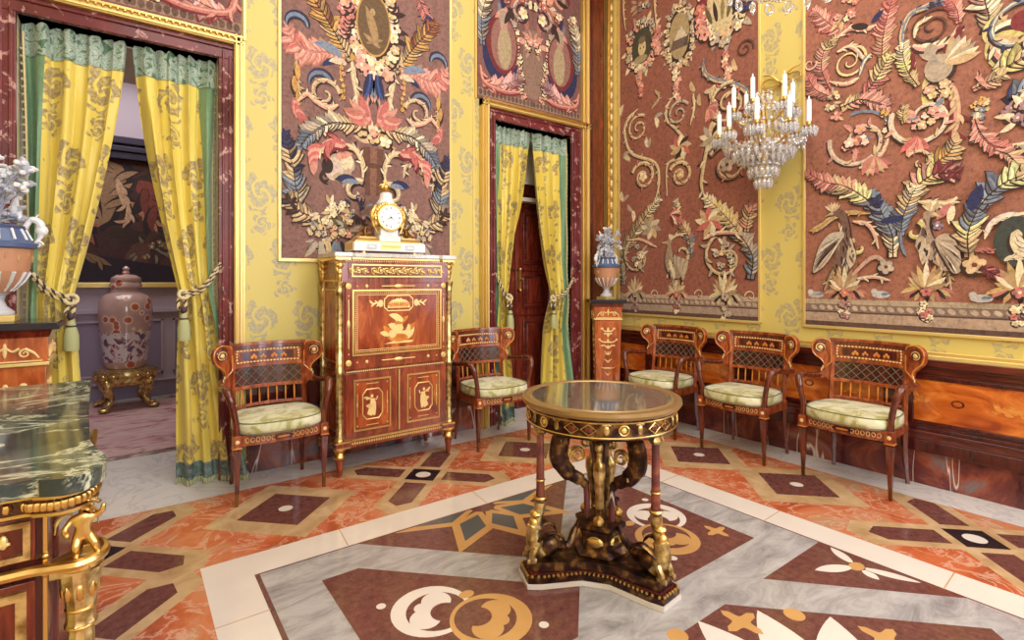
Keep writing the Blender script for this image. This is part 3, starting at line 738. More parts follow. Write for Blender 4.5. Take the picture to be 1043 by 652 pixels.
# inlaid flowers in the burl panels
for i, (yc, zc) in enumerate(((.95, .565), (.72, .56), (.55, .55))): pass
d = Draw((WB - .0205, 0, 0), (0, 1, 0), (0, 0, 1), (-1, 0, 0), step=1e-4, mat='ivory_inlay')
for yc, sc_ in ((.96, 1.), (.3, 1.), (1.85, 1.), (2.9, 1.)):
    d.disc((yc, .565), .035, .025, mat='chair_wood_dark'); d.disc((yc, .565), .022, .015, mat='burl_orange')
    for q in (-.2, .2, -.34, -.27):
        d.leaf((yc + q, .55), 1.2, .09, .03, mat='satinwood'); d.disc((yc + q + .03, .545), .02, .012, mat='satinwood')
        d.disc((yc + q - .03, .57), .03, .02, mat='satinwood')
d.b.build('panel_inlay', bpy.data.objects['trim_10'], smooth=False)
# thin gilt fillets framing the damask
g = MB()
for x in (.868,): g.bb(x, x + .02, WA - .018, WA, 1.49, CEIL, 'gilt_pale')
g.bb(2.278, 2.3, WA - .018, WA, 1.49, CEIL, 'gilt_pale'); g.bb(.868, 2.3, WA - .02, WA, 1.49, 1.515, 'gilt_pale')
g.bb(2.545, 2.565, WA - .02, WA, 3.02, CEIL, 'gold_frame'); g.bb(.64, .66, WA - .02, WA, 3.02, CEIL, 'gilt_pale')
g.bb(3.878, 3.972, WA - .055, WA, 3.02, CEIL, 'gold_frame'); g.bb(3.89, 3.905, WA - .065, WA - .055, 3.02, CEIL, 'gilt'); g.bb(3.94, 3.955, WA - .065, WA - .055, 3.02, CEIL, 'gilt_pale')
g.bb(.64, .655, WA - .012, WA, .83, 3.02, 'gilt_pale'); g.bb(2.53, 2.545, WA - .012, WA, .83, 3.02, 'gilt_pale')
struct(g.build('trim_12', bevel=.002))
g = MB()
for y0, y1 in ((3.772, 3.795), (2.236, 2.256), (1.880, 1.900), (.06, .08)): g.bb(WB - .018, WB, y0, y1, .99, CEIL, 'gilt_pale')
for y0, y1 in ((2.236, 3.795), (.06, 1.90)): g.bb(WB - .02, WB, y0, y1, .99, 1.012, 'gilt_pale')
struct(g.build('trim_13', bevel=.002))

# ============================================================= TAPESTRIES
PINK, ROSE, CREAM, IVO = S(190, 116, 106), S(214, 152, 136), S(204, 174, 132), S(226, 208, 174)
BLUE, STEEL, DARK, GOLD_ = S(44, 48, 88), S(124, 134, 150), S(58, 36, 34), S(198, 152, 84)
MAUVE, CORAL, GREY, WINE, OLIVE = S(156, 120, 122), S(196, 106, 100), S(176, 160, 142), S(120, 44, 48), S(104, 92, 60)
def field(d, x0, x1, z0, z1, col):
    d.clip = (x0, x1, z0, z1)
    mx = d.mx; d.mx = None
    # a real thickness of cloth, with slow dye variation across it
    n = 24
    for i in range(n):
        a = x0 + (x1 - x0) * i / n; b = x0 + (x1 - x0) * (i + 1) / n; k = R.uniform(.94, 1.06); c = tuple(q * k for q in col[:3]) + (1,)
        for (p, q) in ((z0, z1),): d.b.add([d.P((a, p), 0), d.P((b, p), 0), d.P((b, q), 0), d.P((a, q), 0)], [(0, 1, 2, 3)], d.mat, c)
    for (p, q) in (((x0, z0), (x1, z0)), ((x1, z0), (x1, z1)), ((x1, z1), (x0, z1)), ((x0, z1), (x0, z0))):
        d.b.add([d.P(p, -.012), d.P(q, -.012), d.P(q, 0), d.P(p, 0)], [(0, 1, 2, 3)], d.mat, col)
    d.mx = mx
# --- the tall panel over the cabinet (drawn as a left half, mirrored, then the odd pieces)
BGA = S(136, 99, 92)
d = Draw((0, WA - .014, 0), (1, 0, 0), (0, 0, 1), (0, -1, 0)); d.mx = (.888 + 2.278) / 2
field(d, .888, 2.278, 1.515, 4.6, BGA)
A = lambda *pp: [pxA(p[0], p[1]) for p in pp]
# vertical stems
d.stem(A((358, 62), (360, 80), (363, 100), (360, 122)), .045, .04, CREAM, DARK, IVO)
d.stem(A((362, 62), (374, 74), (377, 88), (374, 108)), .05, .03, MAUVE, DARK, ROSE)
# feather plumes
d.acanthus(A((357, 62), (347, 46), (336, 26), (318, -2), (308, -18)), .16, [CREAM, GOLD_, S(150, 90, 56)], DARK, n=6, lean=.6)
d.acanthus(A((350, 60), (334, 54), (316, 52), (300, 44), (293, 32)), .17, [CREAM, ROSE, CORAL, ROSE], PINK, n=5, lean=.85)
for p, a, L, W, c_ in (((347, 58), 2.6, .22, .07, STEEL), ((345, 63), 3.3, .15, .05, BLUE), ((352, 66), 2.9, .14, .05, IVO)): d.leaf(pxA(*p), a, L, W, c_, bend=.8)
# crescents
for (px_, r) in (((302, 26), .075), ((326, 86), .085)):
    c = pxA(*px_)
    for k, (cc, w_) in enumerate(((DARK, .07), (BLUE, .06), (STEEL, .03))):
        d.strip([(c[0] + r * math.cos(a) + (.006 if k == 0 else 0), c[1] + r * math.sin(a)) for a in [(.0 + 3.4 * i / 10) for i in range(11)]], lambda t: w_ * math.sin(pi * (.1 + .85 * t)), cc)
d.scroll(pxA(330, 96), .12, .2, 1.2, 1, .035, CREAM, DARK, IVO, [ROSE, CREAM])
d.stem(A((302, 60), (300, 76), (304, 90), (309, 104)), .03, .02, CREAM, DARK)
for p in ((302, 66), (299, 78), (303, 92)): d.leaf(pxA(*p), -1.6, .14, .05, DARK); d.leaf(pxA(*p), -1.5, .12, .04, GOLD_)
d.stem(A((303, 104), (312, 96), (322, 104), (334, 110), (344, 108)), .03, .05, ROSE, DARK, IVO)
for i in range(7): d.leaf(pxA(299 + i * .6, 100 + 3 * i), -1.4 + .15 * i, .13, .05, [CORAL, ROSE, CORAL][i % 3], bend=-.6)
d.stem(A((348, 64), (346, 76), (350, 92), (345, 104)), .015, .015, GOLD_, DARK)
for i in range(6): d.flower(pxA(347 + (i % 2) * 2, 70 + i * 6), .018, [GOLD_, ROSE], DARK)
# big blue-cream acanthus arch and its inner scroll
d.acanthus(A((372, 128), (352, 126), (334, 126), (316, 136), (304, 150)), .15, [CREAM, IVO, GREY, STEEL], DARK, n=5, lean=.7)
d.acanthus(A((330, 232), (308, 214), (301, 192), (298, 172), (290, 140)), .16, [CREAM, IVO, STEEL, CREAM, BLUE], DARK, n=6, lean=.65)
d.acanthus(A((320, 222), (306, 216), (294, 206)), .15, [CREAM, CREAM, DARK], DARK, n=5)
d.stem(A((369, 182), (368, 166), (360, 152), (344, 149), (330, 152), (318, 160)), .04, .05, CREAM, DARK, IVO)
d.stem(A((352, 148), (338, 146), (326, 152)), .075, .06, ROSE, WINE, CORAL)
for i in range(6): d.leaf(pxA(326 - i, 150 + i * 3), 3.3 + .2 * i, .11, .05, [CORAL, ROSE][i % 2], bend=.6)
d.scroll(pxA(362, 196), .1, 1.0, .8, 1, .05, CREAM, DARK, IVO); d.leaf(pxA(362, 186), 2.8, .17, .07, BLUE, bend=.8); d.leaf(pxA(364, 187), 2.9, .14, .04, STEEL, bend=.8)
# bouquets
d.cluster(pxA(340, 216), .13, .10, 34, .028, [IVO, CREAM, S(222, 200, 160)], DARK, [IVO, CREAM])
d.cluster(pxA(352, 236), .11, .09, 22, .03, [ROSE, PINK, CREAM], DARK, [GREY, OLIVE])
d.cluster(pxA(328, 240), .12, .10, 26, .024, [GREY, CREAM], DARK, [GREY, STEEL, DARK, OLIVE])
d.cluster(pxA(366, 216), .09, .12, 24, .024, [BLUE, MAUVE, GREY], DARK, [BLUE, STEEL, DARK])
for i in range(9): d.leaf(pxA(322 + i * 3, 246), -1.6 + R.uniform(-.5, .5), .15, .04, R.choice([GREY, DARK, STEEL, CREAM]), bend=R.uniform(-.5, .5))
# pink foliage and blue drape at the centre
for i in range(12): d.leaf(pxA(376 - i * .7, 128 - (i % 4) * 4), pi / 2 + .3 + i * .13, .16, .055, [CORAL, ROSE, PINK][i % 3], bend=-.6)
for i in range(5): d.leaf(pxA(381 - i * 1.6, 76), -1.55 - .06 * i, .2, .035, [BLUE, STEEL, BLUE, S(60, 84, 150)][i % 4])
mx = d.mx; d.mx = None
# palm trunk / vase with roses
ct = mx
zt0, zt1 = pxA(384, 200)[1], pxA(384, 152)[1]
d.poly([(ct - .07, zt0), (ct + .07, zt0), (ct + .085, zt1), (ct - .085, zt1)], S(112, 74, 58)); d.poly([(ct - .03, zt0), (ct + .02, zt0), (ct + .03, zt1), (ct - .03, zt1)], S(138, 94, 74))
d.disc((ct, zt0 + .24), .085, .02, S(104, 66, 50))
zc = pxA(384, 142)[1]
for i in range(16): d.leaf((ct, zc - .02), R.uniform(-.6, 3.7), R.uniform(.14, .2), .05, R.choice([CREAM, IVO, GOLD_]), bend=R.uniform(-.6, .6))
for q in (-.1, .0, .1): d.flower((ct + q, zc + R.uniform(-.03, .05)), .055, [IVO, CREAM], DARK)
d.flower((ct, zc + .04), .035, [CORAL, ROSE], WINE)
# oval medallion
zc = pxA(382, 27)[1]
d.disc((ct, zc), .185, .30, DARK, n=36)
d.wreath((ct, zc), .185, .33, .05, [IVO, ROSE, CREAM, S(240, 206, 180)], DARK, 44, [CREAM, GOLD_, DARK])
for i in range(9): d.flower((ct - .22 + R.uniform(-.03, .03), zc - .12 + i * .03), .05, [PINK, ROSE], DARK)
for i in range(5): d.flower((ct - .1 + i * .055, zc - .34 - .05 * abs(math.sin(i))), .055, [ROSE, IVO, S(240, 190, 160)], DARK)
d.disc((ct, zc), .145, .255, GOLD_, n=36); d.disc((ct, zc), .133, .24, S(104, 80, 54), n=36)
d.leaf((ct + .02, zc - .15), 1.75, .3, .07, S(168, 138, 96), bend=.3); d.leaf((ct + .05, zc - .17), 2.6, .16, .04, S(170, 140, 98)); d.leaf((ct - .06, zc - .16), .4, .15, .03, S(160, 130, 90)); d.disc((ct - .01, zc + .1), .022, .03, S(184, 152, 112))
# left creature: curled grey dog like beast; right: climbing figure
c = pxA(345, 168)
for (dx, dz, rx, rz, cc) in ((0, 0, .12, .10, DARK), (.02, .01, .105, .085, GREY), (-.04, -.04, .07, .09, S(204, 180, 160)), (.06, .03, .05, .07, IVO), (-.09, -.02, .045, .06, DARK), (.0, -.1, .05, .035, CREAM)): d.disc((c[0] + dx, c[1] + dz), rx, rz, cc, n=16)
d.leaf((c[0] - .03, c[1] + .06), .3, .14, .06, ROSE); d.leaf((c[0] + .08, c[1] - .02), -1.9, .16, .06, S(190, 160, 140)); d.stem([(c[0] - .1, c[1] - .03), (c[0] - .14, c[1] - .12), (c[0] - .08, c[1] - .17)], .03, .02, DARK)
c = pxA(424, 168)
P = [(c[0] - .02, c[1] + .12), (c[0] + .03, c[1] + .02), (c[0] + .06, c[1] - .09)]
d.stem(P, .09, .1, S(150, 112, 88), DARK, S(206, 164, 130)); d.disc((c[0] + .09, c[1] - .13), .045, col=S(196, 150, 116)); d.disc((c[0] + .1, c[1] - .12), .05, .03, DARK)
for q in ([(c[0], c[1] + .08), (c[0] - .08, c[1] + .13), (c[0] - .02, c[1] + .2)], [(c[0] + .07, c[1] - .05), (c[0] + .16, c[1] - .1), (c[0] + .14, c[1] - .24)], [(c[0] - .01, c[1] + .02), (c[0] - .1, c[1] - .03), (c[0] - .12, c[1] - .13)], [(c[0] + .05, c[1] + .05), (c[0] + .16, c[1] - .03), (c[0] + .2, c[1] - .1), (c[0] + .18, c[1] - .2)]):
    d.stem(q, .035, .02, S(206, 164, 130), DARK, IVO)
# urn top and blue hooks of the right half at the top
d.acanthus(A((424, -4), (432, 14), (440, 30)), .11, [PINK, BLUE], DARK, n=5)
t = thing('tapestry', 'tall brown tapestry with an oval medallion in a flower wreath above the cabinet and clock', 'tapestry', (1.583, WA - .01, 1.515), group=None)
def put(d, name, root):
    o = d.b.build(name, root, smooth=False); o.matrix_parent_inverse = Matrix.Translation(-Vector(root.location)); return o
put(d, 'woven_cloth', t)

# --- overdoor panels
def overdoor(x0, x1, z0, label):
    d = Draw((0, WA - .014, 0), (1, 0, 0), (0, 0, 1), (0, -1, 0)); d.mx = (x0 + x1) / 2
    field(d, x0, x1, z0, 4.45, S(128, 88, 84)); W_ = (x1 - x0) / 2; c = d.mx
    d.poly([(c - .17, z0 + .12), (c, z0 + .12), (c, z0 + .8), (c - .1, z0 + .8)], S(142, 112, 98))
    for i in range(22): d.flower((c - .12 - .005 * i + R.uniform(-.02, .02), z0 + .1 + .033 * i), .034, [IVO, CREAM, ROSE, GREY], DARK)
    d.poly([(x0, z0 + .03), (c, z0 + .03), (c, z0 + .09), (x0, z0 + .1)], S(150, 124, 104))
    for i in range(14): d.disc((x0 + .03 + i * W_ / 14, z0 + .065), .02, .03, S(104, 80, 70), n=8)
    e = (x0 + W_ * .42, z0 + .55)
    d.disc(e, .19, .30, WINE, n=24); d.disc((e[0] + .02, e[1] + .02), .15, .25, S(150, 104, 96), n=24); d.disc((e[0] + .03, e[1] - .02), .08, .2, S(182, 158, 128), n=16); d.disc((e[0] + .02, e[1] + .2), .045, .06, S(206, 160, 140), n=12)
    d.strip([(e[0] + .2 * math.cos(a), e[1] - .02 + .3 * math.sin(a)) for a in [3.0 + 2.9 * i / 14 for i in range(15)]], lambda t: .1 * math.sin(pi * (.08 + .88 * t)), BLUE)
    d.acanthus([(x0 + .05, z0 + .14), (x0 + W_ * .4, z0 + .17), (x0 + W_ * .74, z0 + .28)], .16, [ROSE, S(222, 170, 164), MAUVE], WINE, n=6)
    d.stem([(x0 + .03, z0 + .3), (x0 + .08, z0 + .16), (x0 + .3, z0 + .12), (x0 + .5, z0 + .15)], .05, .03, PINK, WINE, ROSE)
    for i in range(26): d.leaf((x0 + R.uniform(.02, W_ * .9), z0 + R.uniform(.8, 1.35)), R.uniform(0, 6.2), R.uniform(.1, .22), R.uniform(.04, .07), R.choice([PINK, IVO, GREY, BLUE, WINE, DARK, ROSE, STEEL]), bend=R.uniform(-1, 1))
    d.acanthus([(x0 + .05, z0 + .5), (x0 + .04, z0 + .75), (x0 + .12, z0 + 1.05)], .15, [STEEL, GREY, IVO], DARK, n=6)
    d.scroll((c - .14, z0 + .93), .12, 1, 1.1, 1, .05, MAUVE, DARK, IVO, [ROSE, GREY]); d.flower((c - .12, z0 + .93), .06, [IVO], DARK)
    d.cluster((c, z0 + .66), .1, .09, 14, .035, [ROSE, IVO, CREAM], DARK, [ROSE])
    for i in range(12): d.flower((x0 + R.uniform(.05, W_), z0 + R.uniform(1.0, 1.4)), .045, [PINK, ROSE, IVO], WINE)
    t = thing('overdoor_tapestry', label, 'tapestry', ((x0 + x1) / 2, WA - .01, z0)); put(d, 'woven_cloth', t)
overdoor(-.62, .63, 3.03, 'broad brown and pink tapestry panel over the wide left doorway')
overdoor(2.575, 3.87, 3.03, 'narrower brown floral tapestry panel over the doorway near the corner')

# --- right wall, panel near the corner
BGB = S(150, 92, 76)
B = lambda *pp: [pxB(p[0], p[1]) for p in pp]
def balustrade(d, y0, y1):
    z0 = 1.012
    for (a, b, cc) in ((0, .035, S(96, 72, 62)), (.035, .1, S(172, 148, 128)), (.1, .112, S(92, 68, 62)), (.112, .165, S(136, 110, 96)), (.165, .20, S(184, 162, 140))):
        d.poly([(y0, z0 + a), (y1, z0 + a), (y1, z0 + b), (y0, z0 + b)], cc)
    n_ = int((y1 - y0) / .055)
    for i in range(n_): d.disc((y0 + .03 + i * .055, z0 + .138), .024, .016, S(190, 168, 146), n=8, rot=.6)
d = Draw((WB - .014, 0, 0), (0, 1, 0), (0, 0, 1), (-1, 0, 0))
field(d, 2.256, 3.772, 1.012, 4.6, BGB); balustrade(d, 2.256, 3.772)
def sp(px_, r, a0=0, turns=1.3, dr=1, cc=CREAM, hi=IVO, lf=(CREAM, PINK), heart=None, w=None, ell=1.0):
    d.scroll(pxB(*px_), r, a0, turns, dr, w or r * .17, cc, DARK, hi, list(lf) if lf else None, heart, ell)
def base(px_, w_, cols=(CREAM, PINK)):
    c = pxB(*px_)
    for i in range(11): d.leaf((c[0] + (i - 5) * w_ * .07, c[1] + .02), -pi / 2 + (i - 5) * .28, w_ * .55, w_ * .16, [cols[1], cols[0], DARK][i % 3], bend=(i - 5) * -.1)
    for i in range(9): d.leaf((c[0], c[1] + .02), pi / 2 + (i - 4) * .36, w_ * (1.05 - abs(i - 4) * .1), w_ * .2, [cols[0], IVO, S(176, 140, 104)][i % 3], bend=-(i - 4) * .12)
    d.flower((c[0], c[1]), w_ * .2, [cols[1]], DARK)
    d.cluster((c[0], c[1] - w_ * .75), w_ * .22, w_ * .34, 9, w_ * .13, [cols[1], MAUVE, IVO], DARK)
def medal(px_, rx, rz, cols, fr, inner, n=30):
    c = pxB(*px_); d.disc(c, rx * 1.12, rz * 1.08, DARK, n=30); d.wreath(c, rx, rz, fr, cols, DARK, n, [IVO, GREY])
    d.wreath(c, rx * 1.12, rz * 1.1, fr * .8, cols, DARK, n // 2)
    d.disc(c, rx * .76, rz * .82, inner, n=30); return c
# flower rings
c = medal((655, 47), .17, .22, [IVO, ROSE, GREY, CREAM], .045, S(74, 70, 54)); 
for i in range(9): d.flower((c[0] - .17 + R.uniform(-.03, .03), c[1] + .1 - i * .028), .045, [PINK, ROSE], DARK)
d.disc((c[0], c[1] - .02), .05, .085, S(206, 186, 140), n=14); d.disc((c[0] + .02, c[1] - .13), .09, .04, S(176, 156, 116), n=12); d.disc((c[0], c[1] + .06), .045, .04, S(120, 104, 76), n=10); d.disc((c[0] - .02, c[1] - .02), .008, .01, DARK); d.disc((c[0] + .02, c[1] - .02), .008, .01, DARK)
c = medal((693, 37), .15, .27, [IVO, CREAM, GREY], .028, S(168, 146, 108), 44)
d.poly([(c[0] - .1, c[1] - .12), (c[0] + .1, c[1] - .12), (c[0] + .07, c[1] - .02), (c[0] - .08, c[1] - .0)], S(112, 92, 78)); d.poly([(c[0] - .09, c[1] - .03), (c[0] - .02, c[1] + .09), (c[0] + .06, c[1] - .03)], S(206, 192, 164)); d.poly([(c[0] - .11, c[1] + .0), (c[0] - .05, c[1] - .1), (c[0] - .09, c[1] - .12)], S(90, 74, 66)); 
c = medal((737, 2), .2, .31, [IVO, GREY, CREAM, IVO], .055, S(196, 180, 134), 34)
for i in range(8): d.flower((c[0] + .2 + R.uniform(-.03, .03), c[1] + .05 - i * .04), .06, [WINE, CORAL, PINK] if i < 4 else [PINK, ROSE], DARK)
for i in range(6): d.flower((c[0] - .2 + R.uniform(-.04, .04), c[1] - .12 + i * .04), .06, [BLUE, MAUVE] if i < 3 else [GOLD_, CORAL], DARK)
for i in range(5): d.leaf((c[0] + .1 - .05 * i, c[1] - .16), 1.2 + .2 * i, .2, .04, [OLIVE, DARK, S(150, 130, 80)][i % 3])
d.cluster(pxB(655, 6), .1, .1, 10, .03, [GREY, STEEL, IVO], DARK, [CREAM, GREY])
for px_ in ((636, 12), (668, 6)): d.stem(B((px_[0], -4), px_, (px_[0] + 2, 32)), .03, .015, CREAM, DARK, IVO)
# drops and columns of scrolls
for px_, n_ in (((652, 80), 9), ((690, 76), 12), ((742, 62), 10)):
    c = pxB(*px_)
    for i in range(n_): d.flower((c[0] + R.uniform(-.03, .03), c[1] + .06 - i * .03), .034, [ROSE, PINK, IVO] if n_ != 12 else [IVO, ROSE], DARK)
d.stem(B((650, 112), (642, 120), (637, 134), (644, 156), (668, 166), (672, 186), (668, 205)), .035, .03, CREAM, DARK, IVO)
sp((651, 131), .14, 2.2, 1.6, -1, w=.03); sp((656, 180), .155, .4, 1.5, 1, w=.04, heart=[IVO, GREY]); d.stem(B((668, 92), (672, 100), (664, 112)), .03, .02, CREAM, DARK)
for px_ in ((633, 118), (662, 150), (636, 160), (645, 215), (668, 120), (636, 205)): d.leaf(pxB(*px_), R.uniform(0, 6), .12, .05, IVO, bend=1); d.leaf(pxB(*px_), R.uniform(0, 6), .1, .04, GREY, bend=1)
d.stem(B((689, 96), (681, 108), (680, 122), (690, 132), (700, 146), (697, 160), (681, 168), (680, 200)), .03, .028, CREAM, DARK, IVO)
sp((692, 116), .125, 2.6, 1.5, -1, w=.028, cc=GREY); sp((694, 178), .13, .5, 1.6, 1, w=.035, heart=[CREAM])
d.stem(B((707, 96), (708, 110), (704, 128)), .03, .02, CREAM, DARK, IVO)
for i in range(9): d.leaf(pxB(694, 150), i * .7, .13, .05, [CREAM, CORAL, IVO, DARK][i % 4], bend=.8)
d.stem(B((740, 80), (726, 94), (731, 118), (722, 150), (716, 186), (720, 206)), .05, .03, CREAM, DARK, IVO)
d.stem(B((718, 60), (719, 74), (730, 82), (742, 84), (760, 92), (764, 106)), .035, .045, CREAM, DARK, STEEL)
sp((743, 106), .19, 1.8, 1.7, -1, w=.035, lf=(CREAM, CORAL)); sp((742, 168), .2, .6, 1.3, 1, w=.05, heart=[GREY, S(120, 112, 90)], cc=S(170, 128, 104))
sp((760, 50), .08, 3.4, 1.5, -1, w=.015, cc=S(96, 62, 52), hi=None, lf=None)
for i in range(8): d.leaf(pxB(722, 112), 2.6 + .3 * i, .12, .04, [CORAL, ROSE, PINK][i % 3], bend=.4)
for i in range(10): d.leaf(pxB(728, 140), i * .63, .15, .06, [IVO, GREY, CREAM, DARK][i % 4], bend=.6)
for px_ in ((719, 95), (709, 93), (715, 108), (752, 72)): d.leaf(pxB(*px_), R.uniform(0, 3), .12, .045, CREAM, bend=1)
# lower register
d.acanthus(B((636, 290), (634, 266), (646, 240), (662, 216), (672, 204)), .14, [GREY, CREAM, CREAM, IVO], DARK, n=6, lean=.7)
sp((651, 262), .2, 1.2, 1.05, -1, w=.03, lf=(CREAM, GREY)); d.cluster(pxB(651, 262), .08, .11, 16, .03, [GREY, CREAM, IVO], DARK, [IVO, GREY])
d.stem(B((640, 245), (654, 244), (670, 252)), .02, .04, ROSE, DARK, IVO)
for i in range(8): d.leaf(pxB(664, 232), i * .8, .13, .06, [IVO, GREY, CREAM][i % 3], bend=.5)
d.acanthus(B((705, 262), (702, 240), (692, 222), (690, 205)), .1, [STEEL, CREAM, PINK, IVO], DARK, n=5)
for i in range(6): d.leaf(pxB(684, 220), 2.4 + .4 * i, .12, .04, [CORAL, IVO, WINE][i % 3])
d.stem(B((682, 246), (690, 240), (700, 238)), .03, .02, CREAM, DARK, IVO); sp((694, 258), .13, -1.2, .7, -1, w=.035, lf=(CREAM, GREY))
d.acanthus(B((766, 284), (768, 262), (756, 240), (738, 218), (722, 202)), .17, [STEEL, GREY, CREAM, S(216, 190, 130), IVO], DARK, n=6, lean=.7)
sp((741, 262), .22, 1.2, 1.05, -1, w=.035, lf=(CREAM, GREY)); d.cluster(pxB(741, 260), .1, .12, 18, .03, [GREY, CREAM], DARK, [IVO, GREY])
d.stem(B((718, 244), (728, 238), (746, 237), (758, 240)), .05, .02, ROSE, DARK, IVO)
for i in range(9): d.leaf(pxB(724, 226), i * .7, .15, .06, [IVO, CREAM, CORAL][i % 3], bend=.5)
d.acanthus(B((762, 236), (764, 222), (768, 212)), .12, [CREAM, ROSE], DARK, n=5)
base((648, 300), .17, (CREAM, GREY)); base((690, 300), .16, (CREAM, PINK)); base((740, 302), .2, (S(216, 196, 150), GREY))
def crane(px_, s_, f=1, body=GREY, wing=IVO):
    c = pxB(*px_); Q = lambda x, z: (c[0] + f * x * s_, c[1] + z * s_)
    d.stem([Q(-.1, -.2), Q(-.12, -.36)], .035 * s_, .03 * s_, DARK); d.stem([Q(.02, -.2), Q(.03, -.36)], .035 * s_, .03 * s_, GREY, DARK)
    P = [(q[0], q[1]) for q in cr([Q(.12, .3) + (0,), Q(.17, .1) + (0,), Q(.15, -.08) + (0,), Q(.05, -.2) + (0,), Q(-.08, -.24) + (0,), Q(-.16, -.12) + (0,), Q(-.1, .04) + (0,), Q(.02, .12) + (0,), Q(.06, .28) + (0,)], 5)]
    d.poly([(x + .012, z - .012) for x, z in P], DARK); d.poly(P, body)
    for i in range(26):
        u_ = R.uniform(-.2, .14); x_ = .06 + R.uniform(-.07, .07) - u_ * .1
        d.leaf(Q(x_, u_), -1.5 + R.uniform(-.4, .4), R.uniform(.05, .1) * s_, .022 * s_, R.choice([body, wing, DARK, CREAM, S(120, 100, 86)]))
    d.disc(Q(.1, .33), .05 * s_, .045 * s_, body); d.leaf(Q(.12, .33), 0 if f > 0 else pi, .12 * s_, .03 * s_, CREAM); 
    for i in range(4): d.leaf(Q(.08, .37), (1.8 if f > 0 else 1.3) + .3 * (i - 1.5), .09 * s_, .03 * s_, IVO)
    for i in range(9):
        a = -2.0 + .1 * i; a = a if f > 0 else -pi - a
        d.leaf(Q(.0 - .03 * i, .12 - .01 * i), a, (.40 - .012 * i) * s_, .07 * s_, [wing, body, S(196, 176, 150)][i % 3], bend=.2 * -f)
    for i in range(4): d.leaf(Q(.08 - .02 * i, .05 - .05 * i), -1.7 if f > 0 else -1.4, .16 * s_, .05 * s_, IVO)
def pcrane(body, bc, wc, wing, head, beak, legs, breast):
    cl = lambda L_: [(q[0], q[1]) for q in cr([pxB(*p) + (0,) for p in L_], 4, True)]
    for L_ in legs: d.stem(B(*L_), .03, .022, S(120, 92, 80), DARK, CREAM)
    P = cl(body); d.poly([(x - .012, z - .012) for x, z in P], DARK); d.poly(P, bc)
    c = pxB(*breast); d.leaf((c[0], c[1] + .04), -1.7, .17, .06, S(206, 190, 166), bend=.4)
    for i in range(40):
        k = R.randrange(3, len(P) - 4); q = P[k]; m = (c[0] * .5 + q[0] * .5, c[1] * .5 + q[1] * .5 + .02) if R.random() < .6 else (q[0] * .8 + c[0] * .2, q[1] * .8 + c[1] * .2)
        d.leaf(m, -1.6 + R.uniform(-.4, .4), R.uniform(.03, .07), .014, R.choice([bc, wc, DARK, CREAM, S(100, 76, 66)]))
    W_ = cl(wing); d.poly([(x + .008, z - .012) for x, z in W_], DARK); d.poly(W_, wc)
    s0 = pxB(*wing[0])
    for i in range(26):
        q = W_[len(W_) // 4 + R.randrange(len(W_) // 2)]; t_ = R.uniform(.1, .55); a0 = (s0[0] + (q[0] - s0[0]) * t_, s0[1] + (q[1] - s0[1]) * t_)
        d.strip([a0, ((a0[0] + q[0]) / 2, (a0[1] + q[1]) / 2 + .006), q], lambda t: .013 * math.sin(pi * (.1 + .85 * t)), R.choice([wc, bc, S(222, 208, 184), S(150, 128, 108), DARK]))
    h = pxB(*head); bk = pxB(*beak); d.disc(h, .035, .03, bc); d.strip([h, bk], lambda t: .022 * (1 - t) + .003, CREAM); d.disc((h[0] + (bk[0] - h[0]) * .3, h[1] + .008), .006, col=DARK)
    for i in range(6): d.leaf((h[0], h[1] + .01), pi / 2 + (i - 2.5) * .35, .07, .02, [IVO, CREAM, S(200, 170, 140)][i % 3])
crane((688, 268), .62, 1, S(160, 138, 118), S(206, 188, 160))
for px_ in ((633, 302), (668, 300), (713, 300), (765, 302)): sp(px_, .05, 0, 1, 1, w=.014, lf=None)
t = thing('tapestry', 'brown tapestry of three scroll columns with flower-ringed medallions, next to the room corner', 'tapestry', (WB - .01, 3.014, 1.012)); put(d, 'woven_cloth', t)

# --- right wall, the wide panel at the right edge
d = Draw((WB - .014, 0, 0), (0, 1, 0), (0, 0, 1), (-1, 0, 0))
field(d, .08, 1.880, 1.012, 4.6, S(156, 100, 80)); balustrade(d, .08, 1.880)
# column 1
d.acanthus(B((868, 34), (854, 30), (842, 22), (832, 12)), .11, [PINK, ROSE], WINE, n=5); d.cluster(pxB(863, 10), .08, .1, 14, .03, [PINK, ROSE, IVO], DARK, [CREAM])
d.stem(B((850, 42), (866, 30), (882, 30), (896, 26)), .03, .04, ROSE, DARK, IVO)
d.acanthus(B((899, 62), (900, 40), (904, 20), (910, 0)), .11, [CREAM, ROSE, PINK], WINE, n=6); d.leaf(pxB(889, 24), 2.4, .1, .04, BLUE); d.leaf(pxB(885, 28), .4, .12, .05, DARK)
d.acanthus(B((846, 92), (838, 72), (840, 54), (852, 40)), .1, [PINK, ROSE, CREAM], DARK, n=5)
sp((866, 64), .125, .9, 1.9, 1, w=.02, cc=S(224, 196, 130), lf=None)
d.stem(B((846, 84), (862, 86), (876, 80)), .02, .045, ROSE, DARK, IVO); d.stem(B((854, 54), (866, 48), (876, 54), (880, 62)), .03, .02, ROSE, DARK, IVO); d.stem(B((876, 78), (882, 62), (888, 56)), .02, .035, STEEL, DARK, IVO)
d.acanthus(B((878, 100), (890, 86), (900, 70), (908, 58)), .11, [PINK, CREAM, S(222, 200, 140)], DARK, n=5)
d.acanthus(B((858, 110), (876, 102), (890, 104), (904, 108)), .12, [CREAM, ROSE, ROSE], DARK, n=5)
d.acanthus(B((850, 100), (832, 92), (824, 80)), .1, [ROSE, PINK], DARK, n=5); sp((826, 66), .05, 3, 1.1, 1, w=.016, cc=ROSE, lf=None)
